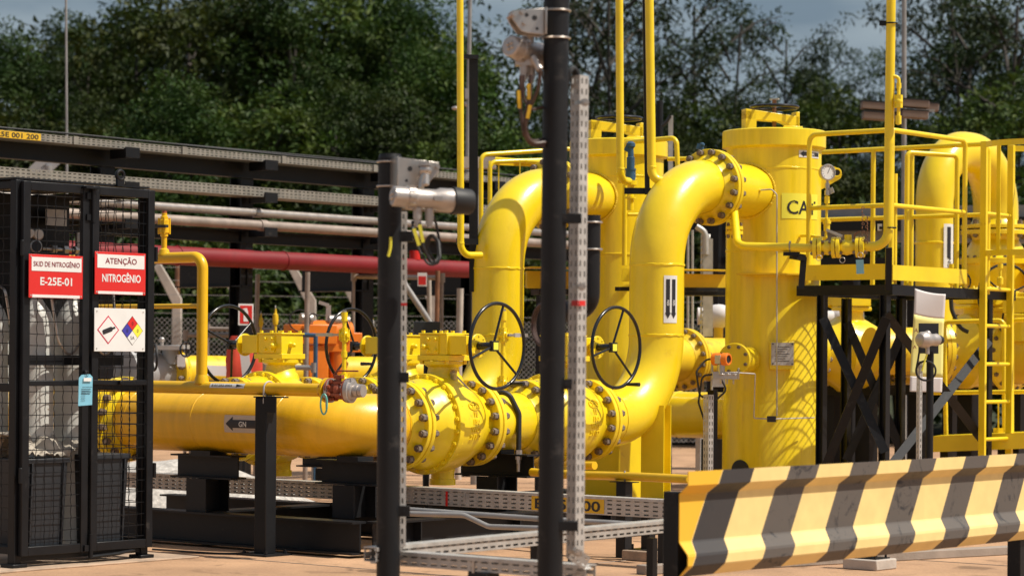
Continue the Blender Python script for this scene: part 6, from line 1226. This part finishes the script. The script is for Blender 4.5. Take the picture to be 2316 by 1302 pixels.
bolts(v, q-UP*.325, UP, 20, .345, .09, .018, 'bolt'); gb = gearbox(v, q-UP*.50-RT*.48-FW*.1, -RT*.9-FW*.4, .8); hc = q-UP*.56-RT*.42-FW*.35; b = MB(); b.torus(hc, FW*.9+RT*.4, .10, .010, 40, 8); b.build('handwheel', M['wheelblk'], v)
b = MB(); c = q-UP*.50+RT*.30-FW*.3; b.cyl(c, c+RT*.5-FW*.1, .20, seg=36); b.cyl(c+RT*.10-FW*.02, c+RT*.16-FW*.03, .27, seg=36); b.build('side_outlet', M['yellow'], v)
b = MB(); 
for px in (2152, 2262): 
    c = P(px, 640, D=23.5); b.lathe(c-UP*.12, UP, [(0, .012), (.10, .012), (.11, .03), (.17, .03), (.18, .014), (.25, .014), (.26, .026), (.30, .026)], 14)
b.build('vent_fitting', M['yellow'], v)
# right-hand clutter: pipes, railings, low platform, actuators
lw = thing('low_walkway', 'low yellow walkway with railing loops behind the ladder', 'walkway', P(2240, 1000, D=23)); b = MB(); b.bar(P(2120, 1002, D=22.6), P(2420, 990, D=22.2), .5, .14); b.build('kick_plate', M['yellow'], lw)
def rl2(pts, r=.021): b = MB(); b.tube(pts, r, .05, 12); b.build('railing', M['yellow'], lw)
rl2([P(2140, 1000, D=22.9), P(2135, 728, D=22.9), P(2270, 724, D=22.7), P(2272, 1000, D=22.7)]); rl2([P(2288, 1000, D=22.3), P(2288, 724, D=22.3), P(2420, 720, D=22)]); rl2([P(2100, 888, D=22.9), P(2420, 884, D=22.2)], .02)
for px in (2258,): b = MB(); b.bar(P(px, 1000, D=22.5), P(px, 905, D=22.5), .012, .02, FW); b.box(P(px, 985, D=22.5), (.09, .012, .14), Rm); b.build('gate_plate', M['yellow'], lw)
for px in (2140, 2270, 2300): p = P(px, 1000, D=22.7); b = MB(); b.bb((p.x-.04, p.y-.04, 0), (p.x+.04, p.y+.04, p.z-.05)); b.build('leg', M['black'], lw)
for lab, px, py, D, w_, h_, m in (('yellow gearbox box upper right behind the ladder rungs', 2262, 676, 24.0, .42, .14, 'yellow'), ('yellow gearbox box at the far right edge above the big pipe', 2312, 690, 23.6, .34, .20, 'yellow')):
    g = thing('far_gearbox', lab, 'gearbox', P(px, py, D=D)); gearbox(g, P(px, py, D=D), (RT*.95-FW*.3).normalized(), 1.0); b = MB(); q = P(px, py, D=D); b.cyl((q.x, q.y, 1.4), q-UP*.1, .07, seg=16); b.build('stem_column', M['yellow_far'], g)
g = thing('black_hose', 'black hose looping behind the ladder near the far valve', 'hose', P(2170, 700, D=23.6)); b = MB(); b.tube([P(2150, 660, D=23.6), P(2152, 700, D=23.6), P(2172, 745, D=23.6), P(2190, 750, D=23.6)], .02, .15, 10); b.build('hose', M['rubber'], g)
for lab, px, py in (('white wrapped valve actuator seen left of the banner', 1905, 722), ('white wrapped actuator seen in the gap beside the vessel', 1625, 715), ('pinkish wrapped actuator seen right of the banner', 2195, 692)):
    g = thing('wrapped_actuator', lab, 'actuator', P(px, py, D=26.5)); o = P(px, py, D=26.5); b = MB(); b.ball(o, .16, (1.1, .8, .8), 18, 10); b.cyl(o-RT*.22, o+RT*.22, .09, seg=16); b.build('body', M['banner'], g); b = MB(); b.cyl((o.x, o.y, 0), o, .05, seg=12); b.build('stem', M['yellow_far'], g)
for px in (1575, 1588):
    pass
g = thing('cable_tray', 'wide grey cable tray rising behind the right riser, with a bent top', 'cable tray', P(1585, 640, D=26)); b = MB(); a = P(1583, 760, D=26); b.slots(a-RT*.0, UP, RT, 1.05, .10, 2, .06, .03, .01); b.bar(P(1601, 760, D=26), P(1601, 540, D=26), .012, .10, RT); b.tube([P(1596, 575, D=26), P(1596, 525, D=26), P(1575, 512, D=26)], .03, .1, 10); b.build('channel', M['galv'], g, solid=.004)
b = MB()
for px in (1556, 1566): b.cyl(P(px, 770, D=26.1), P(px, 520, D=26.1), .014, seg=8)
b.build('conduit', M['galv'], g); b = MB(); q = P(1583, 900, D=26); b.bb((q.x-.03, q.y-.03, 0), (q.x+.03, q.y+.03, 1.6)); b.build('leg', M['galv'], g)
rr_ = thing('rear_pipe_rack', 'grey pipe rack with trays far behind the platform', 'pipe rack', P(1950, 520, D=31)); b = MB(); b.bar(P(1600, 482, D=31.5), P(2420, 478, D=30), .3, .14); b.bar(P(1600, 530, D=31.5), P(2420, 535, D=30), .3, .16); b.build('tray', M['greyp'], rr_); b = MB(); b.bar(P(1550, 508, D=31.2), P(2420, 506, D=29.8), .2, .16); b.bar(P(1600, 590, D=31.2), P(2420, 595, D=29.8), .2, .10)
for px in (1620, 1760, 1925, 2060, 2200): q = P(px, 700, D=31); b.bb((q.x-.08, q.y-.08, 0), (q.x+.08, q.y+.08, P(px, 500, D=31).z))
b.build('frame', M['black'], rr_)
# banner on the platform frame, with a gas detector on its own post in front
g = thing('banner', 'white and yellow banner hanging from the platform frame behind a small post', 'banner', P(2100, 770, D=20.35)); f = [(2069, 652), (2138, 665), (2130, 887), (2057, 885)]
def bq(u, v_): 
    tl, tr, br, bl = [P(*q, D=20.35+(.05 if i in (1, 2) else 0)) for i, q in enumerate(f)]; return (tl*(1-u)+tr*u)*(1-v_)+(bl*(1-u)+br*u)*v_ - FW*(.02*sin(v_*7+u*2)*(1-.3*v_)) - UP*(.012*sin(pi*u)*(1-v_))
def bgrid(u0, u1, v0, v1, off=0, n=12):
    b = MB(); b.add([bq(u0+(u1-u0)*i/n, v0+(v1-v0)*j/n)-FW*off for i in range(n+1) for j in range(n+1)], [(i*(n+1)+j, i*(n+1)+j+1, (i+1)*(n+1)+j+1, (i+1)*(n+1)+j) for i in range(n) for j in range(n)]); return b
bgrid(0, 1, 0, .25).build('top_field', M['banner'], g, solid=.002); bgrid(0, 1, .25, .85).build('yellow_field', M['bannery'], g, solid=.002); bgrid(0, 1, .85, 1).build('bottom_field', M['banner'], g, solid=.002)
b = MB(); letter(b, 'A', bq(.10, .42)-FW*.006, RT, UP, .04); letter(b, 'A', bq(.10, .58)-FW*.006, RT, UP, .03); b.build('lettering', M['maroon'], g)
g = thing('detector_post', 'black post with perforated tray carrying the small detector in front of the banner', 'post', P(2103, 1050, D=19.6)); q = P(2103, 900, D=19.6); b = MB(); b.cyl((q.x, q.y, 0), (q.x, q.y, P(2103, 795, D=19.6).z), .0285, seg=20); b.build('tube', M['post'], g); b = MB(); b.box(P(2100, 765, D=19.62), (.155, .012, .235), Rm); b.build('back_plate', M['crate'], g)
upright_tray('cable_tray', g, P(2080, 900, D=19.55), .05, P(2080, 816, D=19.55).z, -RT*.75+FW*.65, RT*.75+FW*.65, .028, .03, 1, 1, pitch=.045, sw=.025, sh=.008)
b = MB(); b.torus(P(2094, 838, D=19.5), FW+RT*.2, .075, .008, 32, 8); b.tube([P(2080, 790, D=19.5), P(2076, 815, D=19.5), P(2073, 830, D=19.5)], .008, 0, 8); b.build('cable', M['rubber'], g)
c = P(2098, 768, D=19.45); g = thing('gas_detector', 'small silver detector wrapped in foil, fixed to a black plate in front of the banner', 'gas detector', c); ax = RT*.75+FW*.65
b = MB(); b.lathe(c, ax, [(-.10, .02), (-.095, .045), (-.07, .062), (-.02, .064), (.02, .050), (.06, .046), (.10, .050), (.12, .04)], 28); b.ball(c+UP*.045+ax*.0, .028); b.cyl(c-UP*.05, c-UP*.11, .016, seg=12); b.build('body', M['alu'], g); b = MB(); b.lathe(c+ax*.115, ax, [(0, .036), (.035, .036), (.055, .028), (.06, .01)], 20); b.build('sensor_cap', M['rubber'], g)
b = MB(); b.tube([c-UP*.10-FW*.0, c-UP*.16-RT*.02, c-UP*.24-RT*.04], .007, 0, 8); b.build('cable', M['labyel'], g)

# ------------------------------------------------------------------ lamp posts
def lamp(label, px, D, r, py0, heads):
    a, c = P(px[0], py0, D=D), P(px[1], 700, D=D); d = (a-c).normalized(); g0 = c-d*(c.z/d.z); g = thing('lamp_post', label, 'lamp post', g0, 'grey lamp posts'); b = MB(); b.cyl(g0, a, r, r*.75, 16); b.cyl(g0, g0+UP*.05, r*2, seg=16); b.build('pole', M['greyp'], g); return g, d, g0
lamp('thin pale lamp post at the left, in front of the forest', (149, 153), 30, .018, -80, 0)
g, d, g0 = lamp('grey lamp post beside the yellow vent pipe at top centre', (1064, 1052), 32, .034, -60, 0)
b = MB(); b.box(P(1057, 213, D=31.8), (.06, .08, .13), Rm); b.cyl(P(1051, 236, D=31.8), P(1056, 236, D=31.8), .03, seg=14); b.ball(P(1030, 245, D=31.8), .05, (1, 1, .5)); b.bar(P(1030, 241, D=31.8), P(1054, 230, D=31.8), .02, .01); b.build('camera_box', M['alu'], g)
g, d, g0 = lamp('grey lamp post with brown floodlight boxes behind the platform', (2045, 2044), 29, .036, -80, 0)
for px, py, w_, D in ((1985, 241, .30, 28.8), (1988, 264, .30, 28.8), (2070, 236, .22, 28.7), (2068, 260, .22, 28.7), (2098, 243, .16, 29.2)):
    b = MB(); c = P(px, py, D=D); Rt = Matrix((RT*.995-UP*.06, FW, UP*.995+RT*.06)).transposed(); b.box(c, (w_+.08, .16, .085), Rt); fb = b.build('floodlight', M['brown'], g, bevel=.008); b = MB(); b.box(c+UP*.048, (w_+.09, .17, .012), Rt); b.build('lid', M['rubber'], fb)
b = MB(); b.box(P(2040, 250, D=28.85), (.75, .03, .03), Rm); b.build('cross_arm', M['greyp'], g)
# pale roof panels and brick wall glimpsed behind the rack
g = thing('solar_panel', 'tilted white panel standing behind the pipe rack at the left', 'panel', P(120, 370, D=33)); 
for px in (95, 122): b = MB(); b.bar(P(px-22, 388, D=33), P(px+14, 355, D=33), .13, .02, FW); b.build('slat', M['silver'], g)
q = P(110, 700, D=33); b = MB(); b.cyl((q.x, q.y, 0), P(110, 375, D=33), .05, seg=10); b.build('post', M['greyp'], g)
b = MB(); q = P(1080, 369, D=27); b.box(q, (.40, .2, .12), Rm); o = b.build('brick_course', M['conc']); b2 = MB(); b2.cyl((q.x, q.y, 0), q-UP*.06, .05); b2.build('post', M['greyp'], o); tag(o, 'small pinkish block on a post behind the yellow vent pipe', 'block')

g = thing('black_post', 'short black post with cables behind the right vent pipe', 'post', P(1492, 290, D=27)); q = P(1492, 700, D=27); b = MB(); b.cyl((q.x, q.y, 0), P(1492, 228, D=27), .038, seg=16); b.build('tube', M['post'], g); b = MB(); b.tube([P(1497, 285, D=26.9), P(1508, 275, D=26.9), P(1516, 262, D=26.9)], .02, 0, 8); b.build('cable', M['rubber'], g)
b = MB(); b.bar((P(1517, 700, D=27).x, P(1517, 700, D=27).y, 0), P(1517, 262, D=27), .05, .04, FW); b.build('channel', M['galv'], g)
# ------------------------------------------------------------------ ground, kerbs, hill
b = MB(); b.add([(-600, -60, 0), (60, -60, 0), (60, 600, 0), (-600, 600, 0)], [(0, 1, 2, 3)]); struct(b.build('ground', M['ground'], smooth=0))
b = MB(); a = P(-60, 1283, Z=.0); b.bb((-14.2, 10.2, 0), (CX0+.11, 11.98, .0119)); struct(b.build('cage_plinth', M['kerb'], bevel=.004))
b = MB()
for y in (12.1, 14.6+.7): b.bb((-12.45 if y < 13 else -11.2, y-.004, .0), (-4, y+.004, .0035))
b.bb((-10.2, 3, 0), (-10.192, 30, .0036)); struct(b.build('concrete_joints', M['kerbgrey'], smooth=0))
b = MB(); a, c = P(1560, 1292, Z=0), P(2290, 1252, Z=0); d = (c-a).normalized(); b.bar(a-d*.4+UP*.03, c+d*4+UP*.03, .10, .06); struct(b.build('kerb', M['kerbgrey'], bevel=.006))
# thin dark tube lying along the slab
b = MB(); b.tube([P(345, 1241, Z=.008), P(420, 1246, Z=.008), P(520, 1252, Z=.008), P(585, 1247, Z=.008)], .007, .2, 6); o = b.build('cable', M['rubber']); tag(o, 'thin dark line lying on the concrete from the cage to the square post', 'cable')
vs = []; fs = []; nx, ny = 80, 40; fe0 = onfence(1158)
for i in range(nx):
    for j in range(ny):
        r = (i/(nx-1)-.5)*260; f = 1.2+(j/(ny-1))**1.6*240; p = fe0+fdir*r+fn_*(f if fn_.dot(FW) > 0 else -f)
        h = .02+max(0, f-4)*.10 + (1.5*noise.noise(V3((p.x*.03, p.y*.03, 0)))+.3*noise.noise(V3((p.x*.2, p.y*.2, 4))))*min(1, f/20); vs.append(V3((p.x, p.y, min(h, 17)+.004)))
b = MB(); b.add(vs, [(i*ny+j, (i+1)*ny+j, (i+1)*ny+j+1, i*ny+j+1) for i in range(nx-1) for j in range(ny-1)]); struct(b.build('hillside', M['soil'], smooth=180))
def hill_z(D): f = max(0, D-36-4); return .02+f*.09

# ------------------------------------------------------------------ trees: tapered trunk, limbs, leaf sprays
def leaf(vs, fs, p, d, n, L, W, r):
    s = d.cross(n).normalized(); n2 = s.cross(d); o = len(vs); fold = r.uniform(.05, .25)*W
    vs += [p, p+d*L*.4+s*W*.5+n2*fold, p+d*L-n2*L*.12, p+d*L*.4-s*W*.5+n2*fold]; fs += [(o, o+1, o+2), (o, o+2, o+3)]
def rdir(r, zmin=-1):
    while True:
        v = V3((r.uniform(-1, 1), r.uniform(-1, 1), r.uniform(zmin, 1)))
        if .1 < v.length < 1: return v.normalized()
def make_tree(name, seed, H, R, h0, nclump, nleaf, Ls, m, trunk_r, sparse=0, limbs=7, csz=.75):
    """returns a tree at the origin (crown from h0 to H, radius R)"""
    r = random.Random(seed); root = thing(name, 'x', 'tree'); tb = MB()
    top = V3((r.uniform(-.3, .3), r.uniform(-.3, .3), H*.82)); mid = V3((r.uniform(-.15, .15), r.uniform(-.15, .15), H*.4)); tb.tube([(0, 0, -.4), mid, top], [trunk_r, trunk_r*.25], H*.3, 10, 8)
    ends = []; 
    for k in range(limbs):
        z = h0*.7+(H*.8-h0*.7)*(k+.5)/limbs; a = k*2.4+r.uniform(-.4, .4); f = (z-h0*.7)/(H-h0*.7); rad = R*(.95-.45*f)*r.uniform(.7, 1.05)
        s = V3((0, 0, z))+V3((mid.x, mid.y, 0))*min(1, z/(H*.4)); e = s+V3((rad*cos(a), rad*sin(a), rad*r.uniform(.35, .8))); mm = (s+e)/2+V3((0, 0, rad*.12)); tb.tube([s, mm, e], [trunk_r*.45*(1-.5*f), trunk_r*.08], rad*.5, 6, 5); ends.append((s, mm, e))
        for q in range(3):
            t = r.uniform(.4, .9); p = s.lerp(e, t); d = rdir(r, -.2); e2 = p+d*rad*.4; tb.tube([p, p.lerp(e2, .5)+V3((0, 0, .1)), e2], [trunk_r*.16, trunk_r*.04], rad*.2, 5, 3); ends.append((p, p.lerp(e2, .5), e2))
    tb.build('trunk', M['bark'], root)
    vs = []; fs = []; cl = []
    for k in range(nclump):
        if sparse or k % 3 == 0: s, mm, e = ends[k % len(ends)]; c = mm.lerp(e, r.uniform(.3, 1.15))+rdir(r)*R*.12
        else:
            v = rdir(r, -.7); zc = (H+h0)/2; c = V3((v.x*R*r.uniform(.6, 1), v.y*R*r.uniform(.6, 1), zc+v.z*(H-h0)/2*r.uniform(.7, 1.0)))
        c = V3((c.x, c.y, min(H, max(h0*.85, c.z)))); cl.append((c, csz*r.uniform(.55, 1.25)))
    for c, s in cl:
        axis = rdir(r, -.1)
        for q in range(int(nleaf*s/csz)):
            v = rdir(r); rad = s*(.45+.55*r.random()); p = c+V3((v.x*rad, v.y*rad, v.z*rad*.72)); d = (v+rdir(r)*.9+V3((0, 0, -.25))+axis*.3).normalized(); n = (V3((0, 0, 1))+V3((v.x, v.y, 0))*.35+rdir(r)*.5).normalized()
            if abs(d.dot(n)) > .95: continue
            leaf(vs, fs, p, d, n, Ls*r.uniform(.6, 1.3), Ls*r.uniform(.35, .6), r)
    cb = MB(); cb.v = vs; cb.f = fs; cb.m = [0]*len(fs); cb.build('crown', m, root, smooth=0)
    return root
PROTO = {
 'broadleaf_tree': [make_tree('broadleaf_tree', 11, 9, 2.6, 1.6, 66, 300, .155, M['leaf_dark'], .16), make_tree('broadleaf_tree', 12, 8, 2.8, 1.2, 66, 190, .23, M['leaf_mid'], .15), make_tree('broadleaf_tree', 13, 9.5, 2.4, 1.8, 66, 330, .135, M['leaf_dark'], .15)],
 'leafy_shrub': [make_tree('leafy_shrub', 21, 3.6, 1.9, .2, 60, 150, .14, M['leaf_mid'], .06, limbs=5, csz=.55), make_tree('leafy_shrub', 22, 3.2, 2.0, .15, 60, 140, .17, M['leaf_dark'], .06, limbs=5, csz=.5)],
 'slender_tree': [make_tree('slender_tree', 31, 10.5, 2.8, 3.8, 110, 44, .15, M['leaf_grey'], .14, 1, 11, .42), make_tree('slender_tree', 32, 10, 3.1, 3.5, 100, 46, .16, M['leaf_grey'], .13, 1, 11, .44), make_tree('slender_tree', 33, 11, 2.7, 4.2, 110, 44, .15, M['leaf_grey'], .14, 1, 12, .40)]}
used = set()
GRP = {'broadleaf_tree': 'broadleaf trees on the hillside', 'leafy_shrub': 'shrubs along the forest edge', 'slender_tree': 'slender open trees behind the vessels'}
def plant(kind, v, px, ytop, D, ws, label, seed):
    root = PROTO[kind][v]; H = {'broadleaf_tree': (9, 8, 9.5), 'leafy_shrub': (3.6, 3.2), 'slender_tree': (10.5, 10, 11)}[kind][v]
    g = P(px, 800, D=D); z0 = hill_z(D)-.15; zt = P(px, ytop, D=D).z; s = (zt-z0)/H
    o = root if (kind, v) not in used else copy_tree(root); used.add((kind, v))
    o.location = (g.x, g.y, z0); o.scale = (s*ws, s*ws, s); o.rotation_euler = (0, 0, seed*1.7); o['label'] = label; o['category'] = 'shrub' if 'shrub' in kind else 'tree'; o['group'] = GRP[kind]
TR = [  # kind, variant, x, top y, distance, width factor, label
 ('b', 0, -40, 70, 58, 1.0, 'dark tree at the left edge of the forest, cut by the frame'), ('b', 1, 95, 55, 62, 1.0, 'dark tree left of the thin lamp post'), ('b', 2, 190, 30, 60, 1.0, 'dark tree just right of the thin lamp post'),
 ('b', 0, 300, 0, 64, 1.0, 'tall dark tree reaching the top edge, above the yellow arch pipe'), ('b', 1, 420, -60, 58, 1.0, 'broad tree running out of the top, left of centre in the forest'), ('b', 2, 540, -80, 62, 1.0, 'broad tree running out of the top above the rack column'), ('b', 0, 660, -60, 57, 1.0, 'large dark tree out of the top above the orange actuator'),
 ('b', 1, 780, -70, 60, 1.0, 'large tree out of the top, left of the short black pole'), ('b', 2, 890, -40, 57, 1.0, 'large tree whose top meets the frame above the short black pole'), ('b', 0, 960, 10, 60, .95, 'rounded tree top left of the yellow vent pipe against the sky'), ('b', 1, 1060, 125, 56, .9, 'lower tree behind the yellow vent pipe, below the sky gap'), ('b', 2, 1160, 215, 55, .9, 'low tree left of the tall black pole under the detector'),
 ('b', 2, 10, 130, 70, 1.3, 'far tree filling the gap at the left edge of the forest'), ('b', 0, 240, 70, 71, 1.3, 'far tree filling the gap right of the thin lamp post'), ('b', 1, 480, -20, 70, 1.3, 'far tree seen through the crowns above the rack column'), ('b', 2, 720, -20, 71, 1.3, 'far tree seen through the crowns left of the short black pole'), ('b', 0, 900, 40, 70, 1.2, 'far tree seen through the crowns above the short black pole'),
 ('b', 1, 360, 250, 53, 1.2, 'mid height tree between the front crowns above the ochre arch'), ('b', 0, 700, 270, 53, 1.2, 'mid height tree between the front crowns above the orange actuator'),
 ('b', 1, 30, 230, 50, 1.15, 'lower tree in front at the far left, behind the cable trays'), ('b', 2, 230, 210, 51, 1.15, 'lower bushy tree behind the cage top'), ('b', 0, 430, 190, 49, 1.2, 'bushy tree with broad leaves behind the rack, left of its column'), ('b', 1, 600, 200, 50, 1.2, 'bushy tree with pale leaves above the rack column'), ('b', 2, 770, 180, 49, 1.2, 'bushy tree above the rack, left of the short pole'), ('b', 0, 930, 215, 48, 1.15, 'bushy tree right behind the silver detector'), ('b', 1, 1090, 270, 48, 1.0, 'bushy low tree behind the walkway railing'),
 ('b', 2, 1320, 205, 60, .9, 'rounded tree behind the tall perforated tray'), ('b', 0, 1440, 215, 58, .95, 'rounded tree behind the two vent pipes'), ('b', 1, 1560, 200, 60, 1.0, 'rounded tree behind the gap between the two vessels'), ('b', 2, 1680, 190, 57, 1.0, 'rounded tree behind the closure of the near vessel'), ('b', 0, 1800, 150, 62, .95, 'rounded tree right of the near vessel top'), ('b', 1, 1900, 190, 56, 1.0, 'rounded tree left of the floodlight post'), ('b', 2, 1990, 120, 64, .85, 'rounded tree behind the floodlight boxes'),
 ('b', 0, 1500, 330, 49, 1.0, 'low dark tree just over the right riser'), ('b', 1, 1850, 330, 49, 1.1, 'low tree behind the platform railing'), ('b', 2, 2010, 330, 50, 1.0, 'low tree behind the corner of the platform'), ('b', 0, 2170, 250, 54, .95, 'dark tree behind the inverted U pipe'), ('b', 1, 2300, 160, 52, 1.0, 'dark tree at the right edge above the ladder'), ('b', 2, 1280, 330, 50, .9, 'low tree behind the farther vessel'),
 ('s', 0, 1330, -120, 60, 1.0, 'slender tree with open crown right of the tall black pole'), ('s', 1, 1300, -200, 62, 1.15, 'slender tree arching out from behind the tall pole and perforated tray'), ('s', 2, 1560, -150, 63, 1.0, 'slender tree with visible limbs right of the vent pipes'), ('s', 0, 1650, -100, 60, .9, 'slender forked tree with dark trunk above the near vessel'), ('s', 1, 1760, -60, 62, .8, 'thin slender tree with sparse leaves right of the forked one'), ('s', 2, 1860, 20, 64, .7, 'small slender tree with sparse twigs near the tall pipe'),
 ('s', 1, 1385, -170, 57, 1.0, 'tall slender tree between the perforated tray and the first vent pipe'), ('s', 0, 2120, -190, 62, .9, 'tall slender tree touching the floodlight post from the right'), ('b', 0, 2230, 40, 60, .9, 'tall dark tree in the right corner under the slender crowns'),
 ('s', 0, 2180, -150, 58, 1.0, 'dark slender tree right of the floodlight post'), ('s', 1, 2290, -160, 55, 1.1, 'dark slender tree at the top right corner'), ('s', 2, 2250, -60, 60, 1.0, 'dark slender tree behind the right corner crowns'), ('s', 2, 1440, -80, 66, .9, 'slender tree with open crown between the two vent pipes')]
for i, (k, v, px, yt, D, ws, lab) in enumerate(TR): plant({'b': 'broadleaf_tree', 's': 'slender_tree'}[k], v, px, yt, D, ws, lab, i)
SH = [(-20, 560, 'at the far left behind the cage'), (150, 520, 'behind the left cage door'), (330, 540, 'right of the cage over the fence'), (470, 480, 'behind the yellow arch pipe'), (640, 500, 'right of the extinguisher sign'), (790, 470, 'behind the second handwheel'), (930, 500, 'right of the short black pole'), (1060, 450, 'left of the left riser'), (1240, 520, 'behind the tall black pole'), (1400, 500, 'behind the farther vessel'), (1560, 450, 'between the right riser and near vessel'), (1720, 480, 'behind the near vessel'), (1890, 450, 'behind the platform railing'), (2040, 460, 'behind the corner of the platform'), (2190, 420, 'behind the inverted U pipe'), (2330, 450, 'at the right edge behind the ladder')]
for i, (px, yt, lab) in enumerate(SH): plant('leafy_shrub', i % 2, px, yt, 40.5+(i*7 % 4), 1.25, 'leafy shrub beyond the fence, ' + lab, i+50)
